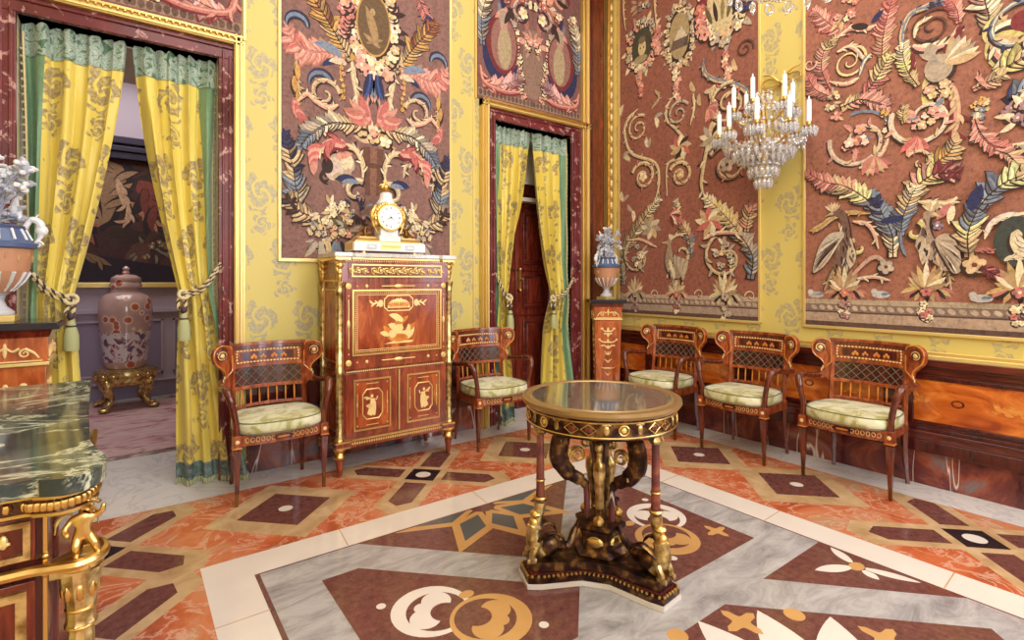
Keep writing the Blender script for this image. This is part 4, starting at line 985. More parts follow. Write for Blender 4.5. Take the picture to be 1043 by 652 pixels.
d.cluster(pxB(848, 104), .045, .07, 12, .02, [GREY, IVO, CREAM], DARK, [GREY, CREAM]); d.cluster(pxB(853, 117), .05, .03, 7, .022, [ROSE, PINK], DARK, [CREAM])
sp((876, 143), .2, .2, 1.25, -1, w=.032, cc=S(214, 190, 170), lf=(CREAM, ROSE)); d.strip([(pxB(876, 143)[0] + .2 * math.cos(a), pxB(876, 143)[1] + .2 * math.sin(a)) for a in [1.3 + 1.7 * i / 10 for i in range(11)]], lambda t: .02, STEEL)
d.cluster(pxB(873, 143), .075, .08, 14, .035, [ROSE, PINK, S(232, 190, 170)], DARK, [ROSE, STEEL])
d.cluster(pxB(904, 128), .04, .04, 8, .018, [STEEL, IVO, GREY], DARK); d.cluster(pxB(903, 118), .03, .03, 7, .018, [GOLD_, CREAM], DARK); d.stem(B((906, 134), (903, 150), (892, 164), (876, 172)), .02, .05, ROSE, DARK, IVO)
for i in range(7): d.leaf(pxB(890, 160), -2.4 + .25 * i, .14, .045, [PINK, ROSE, CREAM][i % 3], bend=-.5)
d.acanthus(B((898, 222), (885, 204), (862, 190), (842, 186), (826, 178)), .15, [STEEL, S(214, 206, 150), CREAM, ROSE, PINK], DARK, n=6, lean=.75)
d.acanthus(B((911, 262), (910, 240), (900, 218), (895, 205)), .13, [IVO, STEEL, STEEL, BLUE], DARK, n=5, lean=.6)
d.stem(B((888, 218), (866, 217), (850, 222), (836, 232), (826, 236)), .025, .05, CREAM, DARK, GOLD_); d.stem(B((870, 226), (884, 228), (892, 238), (896, 254)), .03, .02, ROSE, DARK, IVO)
sp((877, 252), .07, 1, .7, -1, w=.04, cc=S(206, 190, 110), lf=None)
d.stem(B((862, 290), (878, 272), (892, 262), (905, 268)), .02, .035, ROSE, DARK, GREY); d.stem(B((874, 284), (892, 282), (908, 286)), .03, .02, ROSE, DARK, IVO); d.flower(pxB(904, 272), .05, [CREAM, GREY], DARK)
pcrane([(853, 213), (862, 216), (866, 228), (868, 242), (872, 256), (868, 268), (858, 276), (850, 272), (852, 258), (856, 244), (859, 232), (856, 222), (851, 219)], S(122, 92, 78), S(196, 180, 160), [(862, 238), (848, 238), (837, 250), (831, 268), (830, 278), (840, 272), (848, 262), (852, 254)], (850, 217), (842, 221), [((851, 272), (846, 282), (840, 296)), ((857, 274), (850, 286), (845, 300))], (868, 256)); base((862, 298), .17, (S(196, 158, 124), PINK))
# column 2
d.stem(B((920, 52), (920, 34), (928, 16), (944, 8), (960, 0)), .025, .04, CREAM, DARK, STEEL)
d.acanthus(B((948, 6), (962, 2), (970, -8)), .09, [BLUE, STEEL], DARK, n=4)
sp((951, 28), .12, 2.4, 1.7, -1, w=.018, cc=S(104, 62, 48), hi=None, lf=None); d.stem(B((932, 40), (936, 26), (950, 18)), .02, .03, CREAM, DARK, IVO)
d.stem(B((930, 48), (948, 50), (966, 44), (976, 28)), .045, .02, ROSE, DARK, IVO); d.acanthus(B((978, 24), (976, 12), (970, 2)), .08, [ROSE, PINK], WINE, n=4)
for px_ in ((975, 35), (978, 27), (974, 42), (965, 46)): d.leaf(pxB(*px_), -1.6, .07, .035, WINE)
d.acanthus(B((936, 88), (926, 74), (921, 58), (922, 46)), .09, [CREAM, S(214, 200, 130), IVO], DARK, n=5); d.stem(B((930, 54), (932, 64), (928, 76)), .02, .015, WINE, DARK)
for i in range(9): d.leaf(pxB(942, 92), 2.0 + .3 * i, .16, .06, [S(214, 200, 130), CREAM, IVO, DARK][i % 4], bend=.5)
c = pxB(957, 70); d.disc((c[0] - .01, c[1] - .01), .085, .1, DARK, n=16); d.disc(c, .075, .09, GREY, n=16); d.disc((c[0] + .04, c[1] + .13), .035, .035, GREY); d.stem([(c[0] + .02, c[1] + .02), (c[0] + .04, c[1] + .13)], .05, .035, GREY); 
for i in range(7): d.leaf((c[0] - .04, c[1] + .02), -.9 + pi + .22 * i - .3, .17, .05, [CREAM, S(180, 160, 140), IVO][i % 3], bend=-.5)
d.stem(B((963, 84), (972, 94), (976, 110), (975, 128), (970, 142)), .05, .025, ROSE, WINE, CREAM); d.cluster(pxB(957, 92), .07, .04, 8, .03, [ROSE, CREAM], DARK)
sp((942, 121), .19, .4, 1.2, -1, w=.034, cc=S(214, 196, 176), lf=(CREAM, ROSE)); d.cluster(pxB(942, 120), .08, .07, 14, .033, [ROSE, CREAM, S(232, 190, 170)], DARK, [ROSE, STEEL]); d.acanthus(B((922, 126), (921, 118), (923, 110)), .06, [S(200, 176, 110), CREAM], DARK)
for i in range(5): d.leaf(pxB(934, 140), -2.2 + .35 * i, .13, .04, [CORAL, ROSE][i % 2])
d.acanthus(B((940, 180), (952, 168), (966, 158), (974, 146)), .11, [S(214, 200, 130), GOLD_, CREAM], DARK, n=5); sp((938, 165), .08, .6, 1, 1, w=.02, cc=CREAM, lf=(ROSE,))
d.acanthus(B((929, 208), (936, 190), (952, 178), (974, 176)), .14, [CREAM, S(222, 200, 140), ROSE, WINE], DARK, n=5)
d.acanthus(B((919, 240), (921, 222), (928, 204), (934, 192)), .11, [STEEL, STEEL, CREAM, IVO], DARK, n=5); d.leaf(pxB(922, 222), -.1, .14, .05, BLUE); d.stem(B((919, 236), (920, 250), (925, 262)), .015, .02, STEEL, DARK)
d.stem(B((936, 206), (952, 207), (966, 208), (976, 202)), .03, .05, CREAM, DARK, IVO); d.leaf(pxB(970, 208), -.9, .12, .05, PINK); d.leaf(pxB(972, 210), -1.4, .12, .04, IVO)
sp((932, 236), .075, 2, .7, 1, w=.04, cc=S(214, 196, 110), lf=None); d.flower(pxB(956, 230), .03, [S(150, 130, 150)], DARK)
pcrane([(947, 215), (942, 218), (942, 228), (938, 238), (934, 248), (938, 258), (950, 266), (962, 274), (970, 276), (968, 262), (960, 250), (952, 242), (948, 230), (949, 221)], S(164, 142, 122), S(190, 172, 150), [(954, 244), (966, 238), (976, 248), (980, 262), (980, 276), (972, 278), (964, 266), (958, 256)], (951, 217), (961, 222), [((964, 272), (967, 282), (969, 296)), ((956, 270), (957, 282), (955, 294))], (942, 250)); base((945, 297), .17, (S(196, 172, 116), PINK))
# column 3
d.acanthus(B((1006, 34), (1008, 18), (1004, 0), (1010, -12)), .13, [CREAM, IVO, ROSE], DARK, n=5)
for i in range(9): d.leaf(pxB(1008, 44), 1.6 + .35 * i, .16, .07, [S(206, 190, 120), CREAM, IVO, DARK][i % 4], bend=.5)
d.stem(B((1012, 44), (1018, 56), (1026, 66)), .05, .03, ROSE, DARK, IVO); sp((1040, 28), .16, 2.2, 1.2, -1, w=.03, cc=STEEL, lf=(CREAM, BLUE)); d.disc(pxB(1042, 22), .05, .06, WINE)
d.acanthus(B((1016, 76), (1028, 68), (1042, 60), (1056, 50)), .15, [S(206, 190, 120), CREAM, IVO], DARK, n=6); d.acanthus(B((992, 92), (1004, 86), (1022, 78)), .09, [ROSE, CREAM], DARK, n=5)
d.stem(B((1006, 90), (998, 80), (996, 78)), .02, .03, ROSE, DARK); d.cluster(pxB(997, 114), .045, .04, 9, .02, [STEEL, GREY, CREAM], DARK); d.cluster(pxB(999, 104), .035, .04, 8, .02, [GOLD_, CREAM], DARK)
d.acanthus(B((1024, 104), (1036, 96), (1050, 92)), .12, [BLUE, STEEL, IVO], DARK, n=5); sp((1042, 118), .21, .3, 1.3, -1, w=.035, cc=S(206, 170, 130), lf=(CREAM, GREY)); d.cluster(pxB(1041, 116), .08, .09, 14, .035, [ROSE, MAUVE], DARK, [IVO])
d.acanthus(B((994, 122), (1000, 136), (1012, 148), (1030, 152)), .09, [ROSE, PINK], DARK, n=5); d.acanthus(B((1016, 154), (1028, 158), (1038, 168)), .1, [ROSE, CREAM], DARK, n=4)
d.acanthus(B((988, 262), (987, 240), (993, 222), (1000, 208)), .14, [CREAM, S(214, 206, 150), STEEL, STEEL], DARK, n=6, lean=.6)
d.acanthus(B((998, 212), (1010, 198), (1026, 186), (1050, 176)), .15, [STEEL, S(206, 206, 150), CREAM], DARK, n=6, lean=.7); d.leaf(pxB(990, 214), 1.9, .16, .07, BLUE)
d.stem(B((1004, 244), (1010, 230), (1022, 222), (1044, 218)), .02, .05, S(214, 200, 200), DARK, IVO)
d.disc(pxB(1036, 246), .1, .15, S(64, 70, 66), n=18); d.stem(B((1038, 234), (1036, 248), (1044, 262)), .05, .05, IVO, DARK)
d.flower(pxB(994, 270), .06, [CREAM, GREY], DARK); d.acanthus(B((1000, 272), (1012, 278), (1024, 284)), .07, [WINE, CORAL], DARK, n=4); d.stem(B((1024, 266), (1032, 262), (1044, 264)), .02, .03, IVO, DARK); d.stem(B((994, 256), (1006, 254), (1014, 258)), .02, .03, PINK, DARK)
base((1040, 298), .18, (S(190, 156, 100), PINK))
for px_ in ((832, 300), (898, 300), (1001, 304)): d.disc(pxB(*px_), .055, .025, S(196, 190, 186)); d.disc((pxB(*px_)[0] + .04, pxB(*px_)[1] + .02), .02, .02, S(196, 190, 186)); d.leaf(pxB(*px_), 3, .06, .02, STEEL)
# continuation outside the photograph's edge
for zz in (1.6, 2.3, 3.0, 3.7): d.scroll((.36, zz), .17, 1, 1.3, 1, .03, CREAM, DARK, IVO, [CREAM, ROSE]); 
for zz in (3.75, 4.2):
    for yy in (.6, 1.15, 1.65): d.scroll((yy, zz), .16, 2, 1.3, -1, .03, CREAM, DARK, IVO, [CREAM, ROSE])
t = thing('tapestry', 'wide brown tapestry with cranes and pink acanthus scrolls at the right edge', 'tapestry', (WB - .01, .98, 1.012)); put(d, 'woven_cloth', t)

# ============================================================= CURTAINS
def curtain_panel(name, label, xo_t, xi_t, tie, bot, side, zt=2.83, folds=4, yb=4.075, zhead=.17, seed=0):
    """xo_t/xi_t outer and inner edge at the rail; tie=(x_outer,x_inner,z); bot=(x_outer,x_inner)"""
    rr = random.Random(seed); t = thing(name, label, 'curtain', ((xo_t + xi_t) / 2, yb, .0))
    NV, NU = 60, 64
    zt_ = tie[2]
    def edges(z):
        if z > zt_:
            q = max(0, (zt - z) / (zt - zt_)); s_ = q ** 1.25
            return xo_t + (tie[0] - xo_t) * q, xi_t + (tie[1] - xi_t) * s_
        q = max(0, (zt_ - z) / zt_); s_ = q ** .8
        return tie[0] + (bot[0] - tie[0]) * s_, tie[1] + (bot[1] - tie[1]) * q ** .7
    def P(u, z):
        xo, xi = edges(z); pinch = math.exp(-((z - zt_) / .22) ** 2)
        amp = .036 * (1 + .35 * math.sin(5.1 * u + seed)) * (1 - .35 * pinch) * (1.15 if z < zt_ else 1) * min(1, .55 + (zt - z) * 1.2)
        ph = 2 * pi * folds * (u + .04 * math.sin(1.7 * z + seed)) + seed
        y = yb + amp * math.sin(ph) + .008 * math.sin(2.3 * ph + z * 4)
        if z < .9: y -= (.9 - z) * .15 * (1.1 - u)
        y -= .04 * pinch
        x = xo + (xi - xo) * u + .006 * math.sin(ph * 2 + z)
        return (x, y, z)
    W = .62
    def piece(pname, u0, u1, z0, z1, m, root=t, nv=NV, off=0, scal=0):
        g = MB()
        def fn(a, b):
            u = u0 + (u1 - u0) * a; z = z1 + (z0 - z1) * b
            if scal and b == 0: z += scal * abs(math.sin(2 * pi * folds * u))
            p = P(u, z); return (p[0], p[1] - off, p[2])
        g.grid(fn, max(4, int(NU * (u1 - u0))), nv, m, uvf=lambda a, b: ((u0 + (u1 - u0) * a) * W + seed * .13, z1 + (z0 - z1) * b))
        o = g.build(pname, root, ang=70); o.matrix_parent_inverse = Matrix.Translation(-Vector(root.location)); return o
    gb = .2
    piece('header', 0, 1, zt - zhead, zt, 'green_brocade', nv=6, off=.006, scal=.02)
    piece('green_border', 0, gb, .14, zt - zhead, 'green_silk')
    piece('damask_panel', gb, 1, .14, zt - zhead, 'damask_curtain')
    piece('hem', 0, 1, .035, .14, 'hem_brocade', nv=6, off=.002)
    # fringe: little tufts along the foot
    g = MB()
    for i in range(40):
        p = P(i / 39, .03); g.ball((p[0], p[1] - .003, .022), (.008, .008, .02), 'fringe', 6, 4)
    o = g.build('fringe', t); o['kind'] = 'stuff'; o.matrix_parent_inverse = Matrix.Translation(-Vector(t.location))
    # braid down the outer edge
    g = MB(); pts = [P(0, .08 + (zt - .12) * i / 40) for i in range(41)]
    g.tube([(p[0] - .004 * side, p[1] - .006, p[2]) for p in pts], .006, 'cord_cream', 5); 
    for i in range(0, 60): 
        p = P(0, .1 + (zt - .2) * i / 60); g.ball((p[0] + .006 * (1 if xo_t > xi_t else -1), p[1] - .008, p[2]), .008, 'fringe', 5, 4)
    o = g.build('braid', t); o.matrix_parent_inverse = Matrix.Translation(-Vector(t.location))
    return t, P
def twisted(g, pts, r):
    P = [Vector(p) for p in cr(pts, 10)]; L = 0; N = len(P)
    for s_, m in ((0, 'cord_cream'), (pi, 'cord_dark'), (pi / 2, 'cord_cream')):
        out = []
        for i in range(N):
            if i: L = sum((P[j + 1] - P[j]).length for j in range(i))
            else: L = 0
            tn = (P[min(i + 1, N - 1)] - P[max(i - 1, 0)]).normalized(); a = tn.orthogonal().normalized(); b_ = tn.cross(a); an = L * 130 + s_
            # keep a steady frame
            up = Vector((0, -1, 0)); a = (up - tn * up.dot(tn)); a = a.normalized() if a.length > .01 else Vector((1, 0, 0)); b_ = tn.cross(a)
            out.append(P[i] + (a * math.cos(an) + b_ * math.sin(an)) * r * .55)
        g.tube(out, r * .62, m, 6)
def tieback(label, hook, knot, down):
    t = thing('curtain_tieback', label, 'tieback', hook)
    def bld(g, nm, par=t):
        o = g.build(nm, par, ang=80); o.matrix_parent_inverse = Matrix.Translation(-Vector(t.location)) if par is t else Matrix.Identity(4); return o
    hx, hy, hz = hook; kx, ky, kz = knot
    g = MB(); mid = ((hx + kx) / 2 + .0, min(hy, ky) - .01, (hz + kz) / 2 - .05)
    twisted(g, [hook, mid, (kx, ky, kz), (kx + .01, ky - .012, kz - .06), (kx, ky - .008, kz - .15)], .011)
    twisted(g, [(hx, hy, hz - .02), (mid[0], mid[1] + .01, mid[2] - .03), (kx - .02, ky, kz - .02), (kx - .03, ky - .01, kz - .09)], .010)
    bld(g, 'cord')
    g = MB(); g.torus((kx, ky, kz - .0), .028, .012, 'cord_cream', M=Matrix.Rotation(1.2, 3, 'X')); g.ball((kx, ky - .01, kz - .1), (.02, .02, .026), 'cord_dark', 8, 6); bld(g, 'knot')
    g = MB(); q = (kx, ky - .01, kz - .15)
    g.lathe([(.004, .03), (.016, .022), (.022, .006), (.018, -.008), (.024, -.016), (.034, -.06), (.036, -.13), (.034, -.15)][::-1], 'fringe', q, 16, flute=14, fa=.07); g.torus((q[0], q[1], q[2] - .006), .021, .005, 'cord_dark'); bld(g, 'tassel')
    return t
curtain_panel('curtain', 'yellow damask curtain with green header, left half of the wide left doorway', -.49, -.005, (-.47, -.27, 1.22), (-.49, -.19), -1, folds=4, seed=1)
curtain_panel('curtain', 'yellow damask curtain beside the leftmost armchair, right half of the left doorway', .480, .015, (.47, .275, 1.24), (.665, .255), 1, folds=4, seed=2)
curtain_panel('curtain', 'narrow yellow curtain behind the armchair right of the cabinet, left half of the corner doorway', 2.79, 3.225, (2.80, 2.93, 1.22), (2.80, 3.02), -1, folds=4, seed=3, zt=2.82, zhead=.15)
curtain_panel('curtain', 'narrow yellow curtain behind the round table, right half of the doorway near the corner', 3.72, 3.235, (3.71, 3.48, 1.20), (3.74, 3.38), 1, folds=4, seed=4, zt=2.82, zhead=.15)
tieback('striped rope tieback with tassel on the left curtain of the wide doorway', (-.50, 3.975, 1.50), (-.27, 3.99, 1.24), 0)
tieback('striped rope tieback with tassel beside the leftmost armchair, gathering the right curtain', (.50, 3.975, 1.47), (.29, 3.985, 1.26), 0)
tieback('small rope tieback with tassel on the left curtain of the doorway near the corner', (2.76, 3.975, 1.42), (2.92, 3.985, 1.19), 0)
tieback('small rope tieback with tassel on the right curtain of the doorway near the corner', (3.745, 3.975, 1.38), (3.47, 3.985, 1.17), 0)

# ============================================================= ROOM BEYOND: painting and covered jar
g = MB(); t = thing('painting', 'large dark figure painting on the far wall seen through the left doorway', 'painting', (-.35, 7.36, 1.33))
def loc(o, r): o.matrix_parent_inverse = Matrix.Translation(-Vector(r.location)); return o
for (a, b, c_, d_) in ((-2.0, 1.1, 1.27, 1.33), (-2.0, -1.94, 1.27, 3.0), (1.04, 1.1, 1.27, 3.0)): g.bb(a, b, 7.33, 7.39, c_, d_, 'gold_frame')
loc(g.build('frame', t, bevel=.006), t)
d = Draw((0, 7.355, 0), (1, 0, 0), (0, 0, 1), (0, -1, 0)); d.clip = (-1.94, 1.04, 1.33, 2.72)
d.poly([(-1.94, 1.33), (1.04, 1.33), (1.04, 2.72), (-1.94, 2.72)], S(62, 34, 34)); rs = R.getstate()
for i in range(60): d.leaf((R.uniform(-1.9, 1), R.uniform(1.33, 2.7)), R.uniform(0, 6), R.uniform(.2, .6), R.uniform(.08, .25), R.choice([S(48, 30, 32), S(74, 42, 36), S(40, 28, 40), S(88, 54, 42), S(56, 38, 30)]), bend=R.uniform(-1, 1))
d.poly([(-1.94, 1.33), (1.04, 1.33), (1.04, 1.6), (.4, 1.52), (-.2, 1.62), (-1, 1.5), (-1.94, 1.58)], S(44, 30, 44))
for pts, w0, w1, cc in (([(-.28, 1.95), (-.2, 2.2), (-.12, 2.5), (-.2, 2.7)], .16, .22, S(150, 116, 88)), ([(-.02, 2.3), (.16, 2.1), (.34, 1.98)], .09, .05, S(166, 112, 84)), ([(.1, 2.5), (.24, 2.3), (.3, 2.1)], .2, .12, S(120, 56, 44)), ([(-.5, 2.2), (-.42, 1.98), (-.3, 1.75)], .12, .06, S(150, 84, 66)), ([(-.1, 2.5), (-.05, 2.3), (0, 2.1), (-.05, 1.95)], .08, .05, S(186, 150, 120)), ([(-.6, 1.66), (-.35, 1.62), (-.15, 1.52)], .08, .05, S(124, 96, 66)), ([(-1.3, 2.4), (-1.1, 2.0), (-1.2, 1.7)], .25, .15, S(140, 96, 76))):
    d.stem(pts, w0, w1, cc, S(40, 24, 26), None)
d.cluster((.2, 1.72), .2, .12, 20, .03, [S(140, 130, 124), S(120, 90, 70)], S(40, 28, 30), [S(110, 112, 90)])
loc(d.b.build('canvas', t, smooth=False), t)
g = MB(); g.bb(-2.1, 1.2, 7.28, 7.39, 2.72, 2.80, 'painting_frame'); g.bb(-2.15, 1.25, 7.25, 7.39, 2.80, 2.86, 'painting_frame'); g.bb(-2.12, 1.22, 7.27, 7.39, 2.89, 2.97, 'painting_frame'); loc(g.build('cornice', t, bevel=.008), t)

jx, jy = -.02, 6.86
t = thing('gilt_stand', 'carved gilt stand with splayed paw feet under the covered porcelain jar', 'stand', (jx, jy, .012))
g = MB(); g.lathe([(.17, .24), (.24, .26), (.26, .30), (.25, .33), (.27, .36), (.265, .40), (.22, .42)], 'gilt_worn', seg=32, flute=12, fa=.025)
for k in range(16):
    a = 2 * pi * k / 16; g.ball((.262 * math.cos(a), .262 * math.sin(a), .345), (.022, .022, .03), 'gilt', 8, 5)
g.build('bowl', t)
for k in range(4):
    a = k * pi / 2 + .93; ca, sa = math.cos(a), math.sin(a)
    g = MB(); g.tube(cr([(ca * .2, sa * .2, .32), (ca * .25, sa * .25, .24), (ca * .2, sa * .2, .13), (ca * .24, sa * .24, .06), (ca * .29, sa * .29, .042)], 5), [.045, .04, .028, .03, .035], 'gilt_worn', 10)
    g.ball((ca * .30, sa * .30, .026), (.05, .04, .026), 'gilt_worn'); g.ball((ca * .26, sa * .26, .28), (.03, .03, .045), 'gilt'); g.spiral((ca * .255, sa * .255, .2), .03, 1.2, .01, 'gilt', plane='xz'); g.build('leg', t)
t = thing('porcelain_jar', 'tall covered rust and white porcelain jar on the gilt stand', 'jar', (jx, jy, .435))
g = MB(); g.lathe([(.16, 0), (.175, .02), (.186, .07)], 'imari', seg=36); g.lathe([(.186, .07), (.194, .12), (.206, .24), (.222, .38)], 'imari_lower', seg=36)
g.lathe([(.222, .38), (.235, .5), (.238, .6), (.228, .70), (.195, .76), (.135, .79), (.122, .83), (.128, .84)], 'imari', seg=36); g.build('body', t)
d = MB()
for k in range(12):
    a = 2 * pi * k / 12; d.ball((.232 * math.cos(a), .232 * math.sin(a), .47), (.05, .05, .05), 'imari', 10, 6) if 0 else None
g = MB(); g.lathe([(.132, .84), (.142, .85), (.142, .875), (.125, .90), (.135, .92), (.13, .945), (.09, .975), (.03, .985)], 'imari', seg=30); g.lathe([(.02, .98), (.035, 1.0), (.025, 1.02), (.034, 1.045), (.01, 1.07)], 'imari', seg=14); g.build('lid', t)

# ============================================================= SECRETAIRE
X0_, X1_, YF, YK = 1.145, 2.035, 3.545, 3.975
t = thing('secretaire_cabinet', 'tall mahogany secretaire with gilt mounts, drop front and two doors against the damask wall', 'cabinet', ((X0_ + X1_) / 2, (YF + YK) / 2, 0))
def S_(g, nm, par=None, **k):
    o = g.build(nm, par or t, **k); o.matrix_parent_inverse = Matrix.Translation(-Vector(t.location)) if par is None else Matrix.Identity(4); return o
yf = YF - .005
g = MB(); g.bb(X0_ + .025, X1_ - .025, YF + .012, YK, .235, 1.50, 'cabinet_wood'); 
g.bb(X0_ + .03, X1_ - .03, YF + .004, YK, .19, .24, 'cabinet_wood'); g.bb(X0_ + .028, X1_ - .028, YF + .0, YK - .0, 1.335, 1.50, 'cabinet_wood')
for z0, z1 in ((.3, .66), (.78, 1.28)):
    # panel of the left side with its gilt fillet
    xs = X0_ + .025
    g.bb(xs - .004, xs, YF + .09, YK - .07, z0, z1, 'crotch_veneer')
    for (a, b, c_, d_) in ((YF + .08, YK - .06, z0 - .01, z0), (YF + .08, YK - .06, z1, z1 + .01), (YF + .08, YF + .09, z0, z1), (YK - .07, YK - .06, z0, z1)): g.bb(xs - .008, xs, a, b, c_, d_, 'gilt'); g.bb(X1_ - .025, X1_ - .017, a, b, c_, d_, 'gilt')
g.bb(X0_ + .026 - .006, X1_ - .02, YF + .02, YK, 1.345, 1.357, 'gilt'); g.bb(X0_ + .02, X1_ - .02, YF + .02, YK, .71, .722, 'gilt')
S_(g, 'carcass', bevel=.002)
# marble top with projecting corners
def outl(e, x0, x1, y0, y1, q=.07):
    P = [(x0 - e, y0 - e), (x0 + q + e, y0 - e), (x0 + q + e + .015, y0 - e + .02), (x1 - q - e - .015, y0 - e + .02), (x1 - q - e, y0 - e), (x1 + e, y0 - e), (x1 + e, y0 + q + e), (x1 + e - .02, y0 + q + e + .01), (x1 + e - .02, y1), (x0 - e + .02, y1), (x0 - e + .02, y0 + q + e + .01), (x0 - e, y0 + q + e)]
    return P
g = MB(); g.prism(outl(.03, X0_, X1_, YF, YK), 1.512, 1.545, 'white_marble'); S_(g, 'marble_top', bevel=.008)
g = MB(); g.prism(outl(.018, X0_, X1_, YF, YK), 1.495, 1.512, 'gilt'); 
for i in range(46): g.ball((X0_ + .06 + i * .0171, YF - .0, 1.488), .006, 'gilt', 6, 4)
S_(g, 'cornice')
g = MB(); g.prism(outl(.012, X0_, X1_, YF, YK), .205, .235, 'cabinet_wood'); g.prism(outl(.02, X0_, X1_, YF, YK), .235, .247, 'gilt'); g.prism(outl(.014, X0_, X1_, YF, YK), .195, .205, 'gilt')
for i in range(44): g.ball((X0_ + .07 + i * .0174, YF + .001, .218), (.007, .007, .011), 'gilt_pale', 6, 4)
S_(g, 'base_moulding')
def frame(g, x0, x1, z0, z1, y, wd, m, th=.008, m2=None):
    for (a, b, c_, d_) in ((x0, x1, z0, z0 + wd), (x0, x1, z1 - wd, z1), (x0, x0 + wd, z0 + wd, z1 - wd), (x1 - wd, x1, z0 + wd, z1 - wd)): g.bb(a, b, y - th, y, c_, d_, m)
def beads(g, x0, x1, z0, z1, y, sp_, r, m):
    nx = int((x1 - x0) / sp_); nz = int((z1 - z0) / sp_)
    for i in range(nx + 1):
        for z in (z0, z1): g.ball((x0 + (x1 - x0) * i / nx, y, z), r, m, 6, 4)
    for i in range(1, nz):
        for x in (x0, x1): g.ball((x, y, z0 + (z1 - z0) * i / nz), r, m, 6, 4)
def rosette(g, c, r, m='gilt_pale'):
    g.T = Matrix.Translation(c) @ Matrix.Rotation(pi / 2, 4, 'X')
    g.lathe([(r, 0), (r, .004), (r * .8, .006), (r * .75, .003), (r * .3, .004), (r * .28, .009), (0.001, .012)], m, seg=18)
    for k in range(8): g.ball((r * .52 * math.cos(k * pi / 4), r * .52 * math.sin(k * pi / 4), .004), (r * .18, r * .18, .004), m, 6, 4)
    g.T = Matrix.Identity(4)
def arab(g, x0, x1, z, h, y, m='gilt_pale', nrep=5, rt=.0045):
    """running scroll of rinceaux"""
    W = (x1 - x0) / nrep
    for i in range(nrep):
        c = x0 + W * (i + .5); up = 1 if i % 2 else -1
        g.spiral((c, y, z), h * .42, 1.5, rt, m, a0=pi / 2 * up, d=up)
        g.ball((c, y, z), (.009, .006, .009), m, 8, 4)
        for q in (-.4, .4): g.ball((c + W * q, y, z + up * q * h * .5), (W * .16, .004, h * .12), m, 8, 4, rot=Matrix.Rotation(.7 * up, 3, 'Y'))
xa, xb = X0_ + .075, X1_ - .075
g = MB(); yq = YF + .0
g.bb(xa, xb, yq - .006, yq + .002, 1.372, 1.478, 'cabinet_wood'); dr = S_(g, 'drawer', bevel=.002)
g = MB(); frame(g, xa + .02, xb - .02, 1.376, 1.466, yq - .006, .009, 'gilt_pale'); arab(g, xa + .16, xb - .16, 1.421, .06, yq - .012, 'gilt_pale', 9)
for q in (-1, 1): arab(g, (xa + xb) / 2 + q * .30 - .07, (xa + xb) / 2 + q * .30 + .07, 1.421, .05, yq - .012, 'gilt_pale', 3)
S_(g, 'gilt_mount', dr).matrix_parent_inverse = Matrix.Identity(4)
# fall front
g = MB(); g.bb(xa - .02, xb + .02, YF - .002, YF + .012, .735, 1.335, 'cabinet_wood'); g.bb(xa + .03, xb - .03, YF - .006, YF - .002, .84, 1.275, 'crotch_veneer'); ff = S_(g, 'drop_front', bevel=.002)
g = MB(); y = YF - .006; frame(g, xa + .022, xb - .022, .826, 1.288, y, .013, 'gilt'); frame(g, xa + .058, xb - .058, .862, 1.252, y, .004, 'ivory_inlay', .003)
beads(g, xa + .047, xb - .047, .851, 1.263, y - .002, .014, .0052, 'gilt_pale'); S_(g, 'gilt_frame', ff)
g = MB()
for x in (xa + .0, xb - .0):
    for z in (.78, 1.312): rosette(g, (x, YF - .002, z), .021)
    g.bb(x - .0025, x + .0025, YF - .006, YF, .88, 1.22, 'gilt_pale'); g.ball((x, YF - .004, 1.05), (.013, .006, .03), 'gilt_pale'); 
    for z in (.84, 1.245): g.ball((x, YF - .004, z), .006, 'gilt_pale')
for z in (.78, 1.312):
    xm = (xa + xb) / 2; g.ball((xm, YF - .004, z), (.035, .006, .014), 'gilt_pale'); g.tube([(xm - .13, YF - .004, z), (xm + .13, YF - .004, z)], .004, 'gilt_pale', 6)
    for q in (-.24, -.31, .24, .31): g.ball((xm + q, YF - .004, z), (.012 if abs(q) < .3 else .006, .004, .012 if abs(q) < .3 else .006), 'gilt_pale')
S_(g, 'rosettes', ff)
# marquetry of the fall front: octagon cartouche and trophy
dd = Draw((0, YF - .0065, 0), (1, 0, 0), (0, 0, 1), (0, -1, 0), step=1e-4, mat='ivory_inlay'); xm = (xa + xb) / 2; dd.mx = xm
zc = 1.188
dd.poly([(xm, zc - .058), (xm - .085, zc - .058), (xm - .115, zc - .03), (xm - .115, zc + .03), (xm - .085, zc + .058), (xm, zc + .058)], mat='gilt_pale'); dd.poly([(xm, zc - .051), (xm - .082, zc - .051), (xm - .108, zc - .027), (xm - .108, zc + .027), (xm - .082, zc + .051), (xm, zc + .051)], mat='cabinet_wood')
for i in range(9): dd.leaf((xm - .015, zc - .02), 1.6 + i * .19, .05 + .004 * i, .02, mat='ivory_inlay', bend=.6)
dd.poly([(xm, zc - .035), (xm - .07, zc - .035), (xm - .05, zc), (xm - .02, zc + .035), (xm, zc + .03)], mat='gilt_pale')
for i in range(6): dd.leaf((xm - .005 - .011 * i, zc - .03), 1.7 + .1 * i, .045, .012, mat='satinwood')
for i in range(7): dd.leaf((xm - .12 - .013 * i, zc), pi + (i % 3 - 1) * .7, .035, .012, mat='gilt_pale')
dd.disc((xm - .14, zc), .02, .026, mat='ivory_inlay'); dd.mx = None
zt2 = .985
dd.poly([(xm - .115, zt2 - .09), (xm + .10, zt2 - .09), (xm + .12, zt2 - .075), (xm - .03, zt2 - .07)], mat='gilt_pale')
